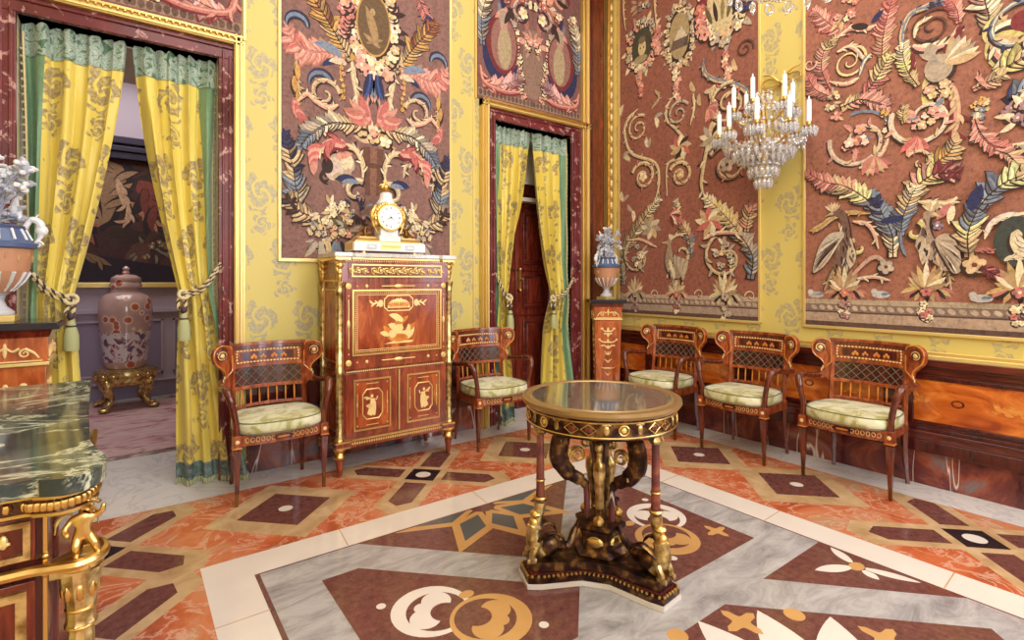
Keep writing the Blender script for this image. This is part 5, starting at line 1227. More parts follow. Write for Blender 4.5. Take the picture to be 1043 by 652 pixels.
for (x, z, a, L, W) in ((-.06, -.06, 1.9, .12, .05), (-.02, -.06, 1.2, .13, .06), (.04, -.06, .6, .12, .05), (-.08, -.03, 2.6, .07, .035), (.0, .0, 2.4, .1, .05), (.02, .02, 1.9, .12, .04), (.05, .0, .4, .1, .04), (-.03, .05, .3, .12, .04), (.03, .07, 2.5, .12, .045), (.0, -.04, 0, .12, .05), (-.05, -.05, .2, .14, .05), (.07, -.02, 1.3, .07, .03)): dd.leaf((xm + x, zt2 + z), a, L, W, mat=R.choice(['gilt_pale', 'ivory_inlay', 'satinwood']), bend=.5)
dd.disc((xm + .0, zt2 - .05), .07, .03, mat='satinwood'); dd.disc((xm - .0, zt2 + .02), .035, .028, mat='gilt_pale'); dd.disc((xm - .05, zt2 - .02), .03, mat='ivory_inlay')
S_(dd.b, 'marquetry', ff, smooth=False)
# lower doors
for k, (x0, x1) in enumerate(((xa - .02, xm - .008), (xm + .008, xb + .02))):
    g = MB(); g.bb(x0, x1, YF - .002, YF + .012, .262, .705, 'cabinet_wood'); g.bb(x0 + .07, x1 - .07, YF - .005, YF - .002, .32, .64, 'crotch_veneer'); dr = S_(g, 'door', bevel=.002)
    g = MB(); frame(g, x0 + .055, x1 - .055, .300, .660, YF - .002, .011, 'gilt')
    cx, cz = (x0 + x1) / 2, .48; oc = [(-.072, -.07), (-.045, -.105), (.045, -.105), (.072, -.07), (.072, .07), (.045, .105), (-.045, .105), (-.072, .07)]
    g.tube([(cx + a, YF - .007, cz + b) for a, b in oc], .0045, 'gilt_pale', 6, True); beads(g, cx - .11, cx + .11, .335, .625, YF - .005, .21, .006, 'gilt_pale')
    for q in (-.11, .11): g.bb(cx + q - .002, cx + q + .002, YF - .007, YF - .004, .4, .56, 'gilt_pale'); g.ball((cx + q, YF - .005, .48), (.005, .004, .02), 'gilt_pale')
    for z in (.335, .625): g.bb(cx - .045, cx + .045, YF - .007, YF - .004, z - .002, z + .002, 'gilt_pale')
    S_(g, 'gilt_frame', dr)
    # dancer inlay
    dd = Draw((0, YF - .0055, 0), (1, 0, 0), (0, 0, 1), (0, -1, 0), step=1e-4, mat='ivory_inlay'); f_ = 1 if k == 0 else -1
    dd.poly([(cx + a * .92, cz + b * .94) for a, b in oc], mat='cabinet_wood'); Q = lambda x, z: (cx + f_ * x, cz + z)
    dd.strip([Q(-.01, -.075), Q(.0, -.03), Q(.004, .01), Q(-.004, .035)], lambda q: .042 * (1 - q) ** .6 + .02); dd.strip([Q(-.02, -.08), Q(-.005, -.05)], lambda q: .03); dd.strip([Q(.01, -.085), Q(.012, -.06)], lambda q: .01)
    dd.disc(Q(-.004, .055), .010, .012); dd.strip([Q(-.005, .033), Q(-.03, .045), Q(-.043, .03)], lambda q: .009); dd.strip([Q(.005, .033), Q(.03, .028), Q(.036, .05)], lambda q: .009); dd.leaf(Q(-.02, .035), 2.6 if f_ > 0 else .5, .05, .018, mat='gilt_pale', bend=.6); dd.leaf(Q(.0, -.02), 2.9 if f_ > 0 else .2, .05, .03, mat='gilt_pale')
    S_(dd.b, 'marquetry', dr, smooth=False)
g = MB(); g.bb(xm - .005, xm + .005, YF - .01, YF, .265, .705, 'gilt')
for i in range(30): g.ball((xm, YF - .01, .27 + i * .0148), .005, 'gilt_pale', 6, 4)
for i in range(52): g.ball((xa - .01 + i * .0146, YF - .004, .718), .0065, 'gilt_pale', 6, 4)
S_(g, 'beading')
for (x, y) in ((X0_, YF), (X1_, YF), (X0_ + .0, YK - .03), (X1_ - .0, YK - .03)):
    back = y > YF + .1; s_ = .8 if back else 1
    xx = x + (.02 if x < 1.5 else -.02); yy = y + (.02 if not back else 0)
    g = MB(); g.lathe([(.033 * s_, .247), (.036 * s_, .255), (.030 * s_, .27), (.033 * s_, .285), (.026 * s_, .30), (.025 * s_, .70), (.032 * s_, .708), (.032 * s_, .722), (.026 * s_, .73), (.024 * s_, 1.26), (.030 * s_, 1.275), (.026 * s_, 1.285), (.034 * s_, 1.325), (.037 * s_, 1.345)], 'gilt_worn', (xx, yy, 0), 18, flute=9, fa=.05)
    S_(g, 'column')
    g = MB(); g.ball((xx, yy - .006, 1.455), (.026, .024, .03), 'gilt', 12, 8); g.ball((xx, yy, 1.41), (.024, .022, .035), 'gilt', 12, 8); g.ball((xx - .02, yy - .004, 1.43), (.01, .01, .03), 'gilt'); g.ball((xx + .02, yy - .004, 1.43), (.01, .01, .03), 'gilt'); g.lathe([(.012, 1.35), (.02, 1.38), (.016, 1.4)], 'gilt', (xx, yy, 0), 12); g.lathe([(.03, 1.478), (.036, 1.49), (.036, 1.497)], 'gilt', (xx, yy, 0), 16)
    for q in (-1, 1): g.spiral((xx + q * .022, yy - .022, 1.47), .014, 1.2, .005, 'gilt', d=q)
    S_(g, 'caryatid_mount')
    g = MB(); g.lathe([(.010, 0), (.016, .012), (.020, .05), (.029, .11), (.026, .125)], 'cabinet_wood', (xx, yy, 0), 16); g.lathe([(.026, .122), (.040, .13), (.043, .145), (.034, .155), (.030, .17), (.040, .185), (.040, .196)], 'gilt', (xx, yy, 0), 18); S_(g, 'foot')

# ============================================================= CLOCK
cxk, cyk, zk = 1.57, 3.73, 1.545
t = thing('mantel_clock', 'white marble and gilt mantel clock with round dial on the cabinet top', 'clock', (cxk, cyk, zk))
g = MB()
def stp(w, dp, z0, z1, m): g.bb(-w / 2, w / 2, -dp / 2, dp / 2, z0, z1, m)
stp(.56, .20, .022, .085, 'clock_marble'); 
S1 = g.build('base', t, bevel=.003)
g = MB(); stp(.54, .19, .085, .092, 'gilt'); 
for q in (-1, 1):
    g.taper((q * .17, 0), .19, .13, .092, .118, 'gilt', .17, .12); g.taper((q * .16, 0), .14, .11, .118, .130, 'gilt_pale', .12, .1)
for i in range(50): g.ball((-.265 + i * .0108, -.096, .094), .0048, 'gilt_pale', 6, 4)
g.build('gilt_steps', t)
g = MB(); g.bb(-.075, .075, -.105, -.0995, .034, .076, 'gilt')
for i in range(7): g.spiral((-.06 + i * .02, -.107, .055), .012, 1.1, .003, 'gilt_pale')
g.build('base_plaque', t)
for q in (-1, 1):
    g = MB(); g.bb(q * .15 - .037, q * .15 + .037, -.1045, -.0995, .034, .072, 'pale_stone'); g.ball((q * .15, -.106, .05), (.025, .004, .01), 'clock_marble'); g.build('base_plaque', t)
    g = MB(); g.bb(.277 if q > 0 else -.284, .284 if q > 0 else -.277, -.08, .08, .03, .078, 'gilt'); g.build('base_plaque', t)
for x, y in ((-.2, -.07), (.2, -.07), (-.2, .07), (.2, .07)): g = MB(); g.lathe([(.012, 0), (.02, .006), (.018, .022)], 'gilt', (x, y, 0), 12); g.build('foot', t)
g = MB(); g.bb(-.085, .085, -.085, .06, .092, .14, 'clock_marble'); g.bb(-.07, .07, -.07, .05, .14, .26, 'clock_marble')
g.lathe([(.07, .0), (.075, .02), (.05, .06), (.045, .1), (.03, .115)], 'clock_marble', (0, 0, .365), 20); g.lathe([(.06, 0), (.07, .115)], 'clock_marble', (0, 0, .255), 20); g.build('case', t, bevel=.006)
g = MB(); g.T = Matrix.Translation((0, -.045, .275)) @ Matrix.Rotation(pi / 2, 4, 'X'); g.lathe([(.095, -.05), (.10, .02), (.104, .035), (.098, .048), (.086, .05)], 'gilt', seg=36); bz = g.build('bezel', t)
g = MB(); g.T = Matrix.Translation((0, -.045, .275)) @ Matrix.Rotation(pi / 2, 4, 'X'); g.lathe([(.086, .045), (.086, .0505), (.001, .0515)], 'clock_dial', seg=36); dl = g.build('dial', t)
dd = Draw((0, -.0970, .275), (1, 0, 0), (0, 0, 1), (0, -1, 0), step=1e-4, mat='clock_black')
for k in range(12):
    a = pi / 2 - k * pi / 6; ln = [1, 2, 3, 2, 1, 2, 3, 3, 2, 1, 2, 3][(k + 11) % 12]
    for j in range(ln):
        o_ = (j - (ln - 1) / 2) * .005; ca, sa = math.cos(a), math.sin(a)
        dd.poly([(ca * r_ - sa * (o_ + w_), sa * r_ + ca * (o_ + w_)) for r_, w_ in ((.062, -.0012), (.077, -.0012), (.077, .0012), (.062, .0012))])
dd.b.build('numerals', dl, smooth=False)
dd = Draw((0, -.099, .275), (1, 0, 0), (0, 0, 1), (0, -1, 0), step=1e-4, mat='clock_black')
for a, L, w_ in ((math.radians(-32), .045, .006), (math.radians(208), .062, .005), (math.radians(118), .03, .003)): dd.poly([(-.008 * math.cos(a) - w_ / 2 * math.sin(a), -.008 * math.sin(a) + w_ / 2 * math.cos(a)), (-.008 * math.cos(a) + w_ / 2 * math.sin(a), -.008 * math.sin(a) - w_ / 2 * math.cos(a)), (L * math.cos(a), L * math.sin(a))])
dd.disc((0, 0), .006); dd.b.build('hands', dl, smooth=False)
g = MB()
for k in range(26):
    a = pi * k / 25 * 1.3 - .5; g.ball((.108 * math.cos(a), -.06 + R.uniform(-.01, .01), .275 + .108 * math.sin(a)), (.016, .013, .016), R.choice(['gilt', 'gilt_pale']), 8, 5)
for q in (-1, 1): g.tube(cr([(q * .10, -.05, .36), (q * .125, -.05, .30), (q * .115, -.05, .22), (q * .09, -.06, .16)], 5), [.016, .02, .014, .008], 'gilt', 8)
g.build('garland', t)
g = MB(); g.lathe([(.05, .475), (.055, .485), (.03, .495)], 'gilt', seg=16); g.ball((0, 0, .515), (.028, .022, .02), 'gilt')
g.tube(cr([(-.03, 0, .50), (-.02, 0, .53), (0, 0, .545), (.005, 0, .575)], 4), [.014, .012, .008, .004], 'gilt', 8)
for q in (-1, 1): g.tube(cr([(q * .01, 0, .52), (q * .035, 0, .53), (q * .05, 0, .52)], 4), [.01, .007, .004], 'gilt', 6)
g.ball((-.012, 0, .555), .013, 'gilt_pale'); g.build('finial', t)
# small bronze figures either side of the clock
for q, lb in ((-1, 'small dark bronze seated figure left of the clock dial'), (1, 'small dark bronze reclining figure right of the clock dial')):
    t = thing('figurine', lb, 'figurine', (cxk + q * .16, cyk, zk + .131))
    g = MB(); pv = Matrix.Scale(q, 4, (1, 0, 0)); g.T = pv
    g.tube(cr([(.0, 0, .012), (.005, 0, .04), (-.005, 0, .075)], 4), [.02, .018, .013], 'old_bronze', 10); g.ball((-.008, -.004, .098), (.013, .014, .016), 'old_bronze')
    g.tube(cr([(.0, -.008, .012), (-.035, -.02, .03), (-.06, -.02, .004)], 4), [.014, .01, .006], 'old_bronze', 8); g.tube(cr([(.005, .008, .012), (.04, .005, .022), (.07, .0, .004)], 4), [.014, .01, .006], 'old_bronze', 8)
    g.tube(cr([(-.012, -.01, .07), (-.035, -.02, .055), (-.055, -.01, .07)], 4), [.007, .006, .004], 'old_bronze', 6); g.tube(cr([(.0, .012, .07), (.03, .012, .05), (.045, .01, .015)], 4), [.007, .006, .004], 'old_bronze', 6)
    g.build('body', t)

# ============================================================= ARMCHAIRS
def make_chair(label):
    t = thing('armchair', label, 'chair', group=None)
    SX, SY, SH = .265, .19, .415
    # legs
    for sx in (-1, 1):
        x, y = sx * (SX - .01), -SY
        g = MB(); g.taper((x, y), .046, .046, .352, .425, 'chair_wood'); g.taper((x, y), .052, .052, .345, .354, 'satinwood'); g.taper((x, y), .020, .042, .075, .335, 'chair_wood_dark'); g.taper((x, y), .03, .034, .335, .347, 'chair_wood_dark'); g.taper((x, y), .016, .020, .0, .075, 'old_bronze')
        g.T = Matrix.Translation((x, y - .024, .388)) @ Matrix.Rotation(pi / 2, 4, 'X'); g.lathe([(.013, 0), (.012, .003), (.005, .004), (.004, .006)], 'ivory_inlay', seg=12)
        g.build('leg', t, bevel=.002)
        g = MB(); g.tube(cr([(sx * .215, SY, .41), (sx * .215, SY + .005, .2), (sx * .225, SY + .03, .0)], 4), [.020, .017, .013], 'chair_wood_dark', 4); g.build('leg', t)
    # seat frame: bowed front rail with inlaid ovals
    g = MB(); n_ = 14
    out = [(-SX + .01, -SY)] + [(-SX + .01 + (2 * SX - .02) * i / n_, -SY - .035 * math.sin(pi * i / n_)) for i in range(1, n_)] + [(SX - .01, -SY), (SX - .03, SY + .01), (-SX + .03, SY + .01)]
    g.prism(out, .355, .42, 'chair_wood'); g.build('seat_rail', t, bevel=.002)
    g = MB()
    for i in range(15):
        q = (i - 7) / 7
        if abs(i - 7) < 2: continue
        x = q * .2; y = -SY - .035 * math.cos(q * pi / 2 * .8) - .0012
        g.T = Matrix.Translation((x, y, .388)) @ Matrix.Rotation(pi / 2, 4, 'X'); g.torus((0, 0, 0), .010, .0022, 'ivory_inlay', 12, 4, rx=.014)
    g.T = Matrix.Identity(4)
    g.bb(-.05, .05, -SY - .0375, -SY - .033, .375, .401, 'mahogany_dark'); g.bb(-.035, .035, -SY - .0385, -SY - .034, .382, .394, 'satinwood')
    g.build('rail_inlay', t)
    # cushion, bow fronted
    g = MB()
    def fn(u, v):
        a = 2 * pi * u; ca, sa = math.cos(a), math.sin(a); q = 4.2
        e = lambda c: math.copysign(abs(c) ** (2 / q), c)
        z = [.418, .43, .452, .478, .492, .500, .507, .512][min(7, int(round(v * 7)))]
        s_ = [.93, .99, 1.0, .995, .975, .9, .55, .02][min(7, int(round(v * 7)))]
        x = e(ca) * .262 * s_; y = e(sa) * .215 * s_ - .012
        if y < 0: y -= .045 * (1 - (x / .27) ** 2) * s_
        if y > 0: x *= 1 - .12 * (y / .2)
        return (x, y, z)
    g.grid(fn, 48, 7, 'cushion_damask'); cu = g.build('seat_cushion', t, ang=80)
    g = MB(); pts = [fn(i / 48, 4 / 7) for i in range(48)]; g.tube(pts, .0045, 'cushion_piping', 5, True); pts = [fn(i / 48, 1 / 7) for i in range(48)]; g.tube(pts, .004, 'cushion_piping', 5, True); g.build('piping', cu)
    # back: slightly curved, raking
    def bp(x, z, dy=0): return (x, SY + .015 + (z - .42) * .10 - .07 * (x / .26) ** 2 * .9 + dy, z)
    def slab(g, x0, x1, z0, z1, th, m, n=8, zf=None):
        vs = []; 
        for i in range(n + 1):
            x = x0 + (x1 - x0) * i / n; zt = z1 + (zf(x) if zf else 0)
            for z in (z0, zt):
                for d in (-th / 2, th / 2): vs.append(bp(x, z, d))
        fs = []
        for i in range(n):
            a = 4 * i; b = a + 4; fs += [(a, b, b + 2, a + 2), (a + 1, a + 3, b + 3, b + 1), (a + 2, b + 2, b + 3, a + 3), (a, a + 1, b + 1, b)]
        fs += [(0, 2, 3, 1), (4 * n, 4 * n + 1, 4 * n + 3, 4 * n + 2)]
        g.add(vs, fs, m)
    hw = .225
    g = MB(); slab(g, -hw - .015, hw + .015, .912, .932, .03, 'chair_wood', zf=lambda x: -.0 * x * x); slab(g, -hw, hw, .885, .915, .024, 'chair_wood_dark', 8)
    slab(g, -hw + .0, hw - .0, .765, .79, .022, 'chair_wood'); slab(g, -hw, hw, .79, .885, .014, 'chair_wood'); g.build('crest_rail', t, bevel=.002)
    g = MB(); slab(g, -.165, .165, .812, .866, .019, 'mahogany_dark')
    for i in range(19):
        x = -.19 + i * .38 / 18
        for z in (.800, .878): p = bp(x, z, -.011); g.ball(p, (.0085, .004, .006), 'ivory_inlay', 6, 4)
    for z in (.82, .84, .86):
        for x in (-.195, .195): g.ball(bp(x, z, -.011), (.006, .004, .009), 'ivory_inlay', 6, 4)
    for (x, s_) in ((-.1, 1), (-.04, .8), (.03, 1), (.09, .9)):
        for i in range(3): p = bp(x + i * .012, .828 + (i % 2) * .012, -.012); g.ball(p, (.010 * s_, .003, .013 * s_), 'satinwood', 6, 4)
    g.build('crest_inlay', t)
    for sx in (-1, 1):
        g = MB(); g.tube([bp(sx * (hw - .0), .40), bp(sx * hw, .60), bp(sx * hw, .78), bp(sx * (hw), .925)], [.018, .017, .017, .016], 'chair_wood', 4); g.build('back_post', t)
    g = MB(); slab(g, -hw, hw, .622, .646, .022, 'chair_wood'); slab(g, -hw, hw, .505, .525, .02, 'chair_wood'); g.build('back_rail', t, bevel=.002)
    # lattice
    g = MB(); slab(g, -hw, hw, .646, .765, .004, 'mahogany_dark'); 
    w_ = .06
    for i in range(-2, 8):
        for dr in (1, -1):
            x0 = -hw + i * w_; x1 = x0 + .115; z0, z1 = (.648, .763) if dr > 0 else (.763, .648)
            pts = []
            for k in range(5):
                x = x0 + (x1 - x0) * k / 4; z = z0 + (z1 - z0) * k / 4
                if -hw <= x <= hw: pts.append(bp(x, z, -.007))
            if len(pts) > 1: g.tube(pts, .0022, 'cushion_piping', 4)
    g.build('lattice', t)
    for i in range(7):
        x = -.165 + i * .055
        g = MB(); g.tube([bp(x, .52), bp(x, .575), bp(x, .625)], [.0045, .006, .0045], 'satinwood', 6); g.build('spindle', t)
    # scrolled ears, set forward like wings
    for sx in (-1, 1):
        ol = [(0, .90), (.03, .925), (.075, .93), (.118, .905), (.13, .86), (.115, .81), (.075, .775), (.05, .745), (.045, .71), (.06, .685), (.08, .672), (.08, .65), (.06, .635), (.035, .645), (.012, .61), (-.005, .60), (-.004, .75)]
        ol = [(q[0], q[1]) for q in cr([(a * .98, b, 0) for a, b in ol], 3, True)]
        T = Matrix.Translation(bp(sx * (hw + .005), 0, -.005)[:2] + (0,)) 
        T = Matrix.Translation((sx * (hw + .005), SY + .0, 0)) @ Matrix.Rotation(-sx * math.radians(24), 4, 'Z') @ Matrix.Scale(sx, 4, (1, 0, 0))
        R90 = Matrix(((1, 0, 0, 0), (0, 0, 1, 0), (0, 1, 0, 0), (0, 0, 0, 1)))
        g = MB(); g.T = T @ R90; g.prism(ol, -.012, .014, 'chair_wood'); e = g.build('scroll_ear', t, bevel=.003)
        g = MB(); g.T = T; g.tube([(p[0] * .93 + .004, -.013, .86 + (p[1] - .86) * .93) for p in ol if p[1] > .70], .005, 'satinwood', 6); g.spiral((.068, -.014, .862), .046, 1.7, .005, 'mahogany_dark', a0=2.4, d=-1); g.ball((.068, -.014, .862), (.016, .008, .016), 'ivory_inlay', 14, 6); g.torus((.068, -.013, .862), .027, .0035, 'ivory_inlay', 18, 5, M=Matrix.Rotation(pi / 2, 3, 'X'))
        for i in range(3): g.ball((.045 + i * .008, -.013, .735 - i * .018), (.005, .004, .013), 'ivory_inlay', 6, 4)
        g.build('ear_inlay', e)
        ex, ey = T @ Vector((.085, 0, .66)) * 1, 0
        p0 = T @ Vector((.07, 0, .658))
        g = MB(); g.tube(cr([p0, (sx * .305, .02, .672), (sx * .305, -.10, .690), (sx * .296, -.165, .672), (sx * .278, -.185, .60), (sx * .258, -.182, .50), (sx * .256, -.188, .415)], 6), [.018, .018, .022, .025, .023, .018, .018, .019], 'chair_wood_dark', 10); g.build('armrest', t)
    return t
ch = make_chair('inlaid mahogany armchair between the left doorway curtain and the tall cabinet')
ch.location = (.775, 3.655, 0)
dup(ch, (2.47, 3.63, 0), 0, 'inlaid mahogany armchair right of the tall cabinet, in front of the doorway near the corner')
dup(ch, (3.90, 2.97, 0), -pi / 2 + .04, 'inlaid armchair on the right wall nearest the corner pedestal, leftmost of the three there')
dup(ch, (3.915, 2.20, 0), -pi / 2, 'inlaid armchair standing between two others along the right wall')
dup(ch, (3.945, 1.43, 0), -pi / 2, 'inlaid armchair on the right wall farthest from the corner, beside the bare dado panel')
for o in [q for q in bpy.data.objects if q.get('category') == 'chair']: o['group'] = 'inlaid armchairs along the walls'

# ============================================================= PEDESTALS AND VASES
def pedestal(label, loc, rz, w_=.30, h=1.16):
    t = thing('pedestal', label, 'pedestal', loc, rz)
    g = MB(); g.taper((0, 0), w_ * .80, w_ * .92, .16, h - .20, 'pedestal_wood'); g.build('shaft', t, bevel=.002)
    g = MB(); g.taper((0, 0), w_ * 1.12, w_ * 1.12, 0, .07, 'mahogany'); g.taper((0, 0), w_ * 1.05, w_ * .9, .07, .13, 'mahogany'); g.taper((0, 0), w_ * .88, w_ * .88, .13, .165, 'gilt'); g.build('plinth', t, bevel=.003)
    g = MB(); g.taper((0, 0), w_ * 1.0, w_ * 1.0, h - .20, h - .185, 'gilt_pale'); g.taper((0, 0), w_ * .95, w_ * .97, h - .185, h - .07, 'pedestal_wood'); g.taper((0, 0), w_ * 1.0, w_ * 1.08, h - .07, h - .035, 'mahogany'); g.build('capital', t, bevel=.002)
    g = MB(); g.taper((0, 0), w_ * 1.24, w_ * 1.24, h - .035, h, 'black_marble'); g.build('slab', t, bevel=.004)
    for k, a in enumerate((0, pi / 2, -pi / 2)):
        g = MB(); g.T = Matrix.Rotation(a, 4, 'Z'); y = -w_ * .49; zc = h - .13
        for q in (-1, 1):
            g.spiral((q * w_ * .22, y, zc - .012), .02, 1.3, .005, 'ivory_inlay', a0=pi / 2, d=q); g.tube(cr([(q * w_ * .16, y, zc + .012), (q * w_ * .08, y, zc), (0, y, zc + .02)], 4), [.007, .004], 'ivory_inlay', 6)
            g.tube(cr([(q * w_ * .22, y, zc + .01), (q * w_ * .32, y, zc - .01), (q * w_ * .38, y, zc - .035)], 4), [.008, .004], 'ivory_inlay', 6)
        g.ball((0, y, zc + .005), (.008, .004, .035), 'ivory_inlay', 8, 5); g.bb(-w_ * .42, w_ * .42, y - .002, y + .004, zc - .05, zc - .044, 'ivory_inlay')
        zt = h - .30; y = -w_ * .45
        for i, z in enumerate((0, -.05, -.11, -.17, -.23, -.31, -.37, -.44)):
            yy = y + (-z) * .034
            g.ball((0, yy, zt + z), (.013, .005, .026), 'ivory_inlay', 8, 5)
            for q in (-1, 1):
                sp_ = [.06, .03, .085, .06, .025, .045, .08, .04][i]
                g.tube(cr([(0, yy, zt + z - .015), (q * sp_ * .6, yy, zt + z + (.012 if i % 2 else -.012)), (q * sp_, yy, zt + z + .012)], 4), [.010, .005], 'ivory_inlay', 6); g.ball((q * sp_, yy, zt + z + .012), (.016, .005, .012), 'ivory_inlay', 6, 4)
        g.tube([(0, y, zt), (0, y + .5 * .034, zt - .46)], .0025, 'ivory_inlay', 5)
        g.build('inlay', t)
    return t
PR = (3.93, 3.69); PL = (-.445, 3.36)
pedestal('satinwood inlaid pedestal in the room corner carrying the smaller urn', PR + (0,), math.radians(-39), .285)
pedestal('satinwood inlaid pedestal at the left edge behind the green marble commode', PL + (0,), 0, .30)
def vase(label, loc, s_=1.0, seed=0, blue=True):
    rr = random.Random(seed); t = thing('urn', label, 'urn', loc)
    g = MB(); q = s_; g.bb(-.075 * q, .075 * q, -.075 * q, .075 * q, 0, .03 * q, 'gold_frame'); g.lathe([(.065 * q, .03 * q), (.068 * q, .045 * q), (.04 * q, .07 * q), (.028 * q, .10 * q), (.036 * q, .125 * q), (.05 * q, .135 * q)], 'pale_stone', seg=24); g.build('foot', t, bevel=.003)
    g = MB(); g.lathe([(.04 * q, .13 * q), (.075 * q, .16 * q), (.105 * q, .205 * q), (.118 * q, .24 * q)], 'terracotta', seg=28, flute=14, fa=.03); g.lathe([(.118 * q, .24 * q), (.126 * q, .28 * q), (.132 * q, .33 * q), (.134 * q, .345 * q)], 'terracotta', seg=28)
    for i in range(16):
        a = 2 * pi * i / 16; r = .128 * q; g.ball((r * math.cos(a), r * math.sin(a), (.30 + .016 * (i % 2)) * q), (.006 * q, .006 * q, .02 * q), 'terracotta' if i % 2 else 'beige_stone', 6, 4)
    for i in range(14):
        a = 2 * pi * i / 14; g.tube([(.06 * q * math.cos(a), .06 * q * math.sin(a), .145 * q), (.098 * q * math.cos(a), .098 * q * math.sin(a), .19 * q), (.121 * q * math.cos(a), .121 * q * math.sin(a), .235 * q)], [.005 * q, .009 * q], 'porcelain', 6)
    g.build('body', t)
    g = MB(); g.lathe([(.134 * q, .345 * q), (.15 * q, .352 * q), (.152 * q, .372 * q), (.138 * q, .38 * q)], 'jasper_blue', seg=28); g.lathe([(.128 * q, .38 * q), (.112 * q, .41 * q), (.10 * q, .44 * q), (.108 * q, .455 * q), (.09 * q, .46 * q)], 'jasper_blue', seg=28, flute=14, fa=.02)
    for i in range(14):
        a = 2 * pi * i / 14; g.tube([(.128 * q * math.cos(a), .128 * q * math.sin(a), .388 * q), (.104 * q * math.cos(a), .104 * q * math.sin(a), .44 * q)], .006 * q, 'porcelain', 6)
    g.build('neck', t)
    for k in (0, pi):
        g = MB(); c, s2 = math.cos(k), math.sin(k); m = 'porcelain'
        g.tube(cr([(c * .10 * q, 0, .45 * q), (c * .125 * q, 0, .49 * q), (c * .155 * q, 0, .475 * q), (c * .16 * q, 0, .42 * q), (c * .14 * q, 0, .375 * q)], 5), [.012 * q, .016 * q, .018 * q, .013 * q, .009 * q], m, 8); g.ball((c * .162 * q, 0, .44 * q), (.026 * q, .018 * q, .03 * q), m); g.spiral((c * .15 * q, -.01, .37 * q), .018 * q, 1.2, .006 * q, m); g.tube([(c * .13 * q, 0, .48 * q), (c * .15 * q, 0, .52 * q)], [.008 * q, .003 * q], m, 6); g.build('handle', t)
    f = thing('porcelain_bouquet', label.replace('urn', 'bouquet', 1) if 0 else '', 'flowers', (loc[0], loc[1], loc[2] + .455 * q))
    n_ = 48
    for i in range(n_):
        a = rr.uniform(0, 2 * pi); el = rr.uniform(.0, 1.05) ** .8; r = .17 * q * math.sin(el); h = (.04 + .29 * rr.random() ** 1.1) * q * math.cos(el * .5)
        e = Vector((r * math.cos(a), r * math.sin(a), h)); g = MB(); m = rr.choice(['porcelain', 'porcelain_grey', 'porcelain'])
        g.tube(cr([(0, 0, .004), (e.x * .35, e.y * .35, e.z * .65), tuple(e)], 4), .0028, 'porcelain_grey', 5); nm = 'flower'
        kd = i % 3
        if kd == 0:
            for k in range(6): b = 2 * pi * k / 6; g.ball((e.x + .026 * q * math.cos(b), e.y + .026 * q * math.sin(b) * .8, e.z + .012 * math.sin(b * 2)), (.019 * q, .017 * q, .011 * q), m, 6, 4)
            g.ball(tuple(e), .010 * q, 'porcelain', 6, 4)
        elif kd == 1:
            for k in range(5): g.ball((e.x + rr.uniform(-.02, .02) * q, e.y + rr.uniform(-.02, .02) * q, e.z + rr.uniform(-.03, .03) * q), .014 * q, m, 6, 4)
        else:
            nm = 'leaf'
            for k in range(3): b = rr.uniform(0, 6.3); g.ball((e.x + .012 * math.cos(b), e.y + .012 * math.sin(b), e.z - .012 * k), (.016 * q, .008 * q, .045 * q), m, 6, 4, rot=Matrix.Rotation(rr.uniform(-1, 1), 3, 'X') @ Matrix.Rotation(rr.uniform(-1, 1), 3, 'Y'))
        g.build(nm, f)
    return t, f
_, f1 = vase('small blue necked terracotta urn on the corner pedestal', PR + (1.16,), .93, 3); f1['label'] = 'white porcelain flowers rising from the urn on the corner pedestal'
_, f2 = vase('blue rimmed terracotta urn on the pedestal at the left edge', (-.495, 3.36, 1.16), .98, 8); f2['label'] = 'white porcelain flowers in the urn at the left edge of the picture'

# ============================================================= ROUND TABLE
TCX, TCY, TR, TZ = 1.79, 1.70, .367, .82
TCX, TCY = 1.775, 1.705
t = thing('round_table', 'small round gilt rimmed table on a three cornered base in the middle of the floor', 'table', (TCX, TCY, 0))
g = MB(); g.lathe([(TR - .050, TZ - .012), (TR - .048, TZ - .003), (.001, TZ - .003)], 'specimen_marble', seg=64); g.build('table_top', t)
g = MB(); g.lathe([(TR - .035, TZ - .035), (TR - .01, TZ - .032), (TR, TZ - .018), (TR - .002, TZ - .004), (TR - .02, TZ), (TR - .028, TZ - .002), (TR - .034, TZ - .006), (TR - .046, TZ + .0), (TR - .050, TZ - .004), (TR - .050, TZ - .012)], 'table_rim', seg=72); g.build('gilt_rim', t)
g = MB(); g.lathe([(TR - .06, TZ - .125), (TR - .03, TZ - .12), (TR - .022, TZ - .112), (TR - .026, TZ - .105), (TR - .026, TZ - .045), (TR - .02, TZ - .036), (TR - .05, TZ - .033)], 'bronze_patina', seg=64); g.build('frieze', t)
g = MB(); r = TR - .024
for k in range(30):
    a = 2 * pi * k / 30; c = (r * math.cos(a), r * math.sin(a), TZ - .075); M = Matrix.Rotation(a, 3, 'Z') @ Matrix.Rotation(pi / 2, 3, 'Y')
    kd = k % 5
    if kd == 0: g.torus(c, .020, .004, 'gilt', 16, 5, M=M); g.ball(c, (.004, .012, .012), 'gilt_pale', 8, 5, rot=Matrix.Rotation(a, 3, 'Z'))
    elif kd in (2, 3):
        P = [Vector((0, .032, 0)), Vector((0, 0, .022)), Vector((0, -.032, 0)), Vector((0, 0, -.022))]; g.tube([Vector(c) + Matrix.Rotation(a, 3, 'Z') @ p for p in P], .003, 'gilt', 5, True); g.ball(c, (.003, .018, .012), 'mahogany', 8, 4, rot=Matrix.Rotation(a, 3, 'Z'))
    else: g.ball(c, (.004, .012, .02), 'gilt_worn', 8, 5, rot=Matrix.Rotation(a, 3, 'Z')); g.ball((c[0], c[1], c[2] + .022), (.004, .02, .006), 'gilt_worn', 8, 4, rot=Matrix.Rotation(a, 3, 'Z'))
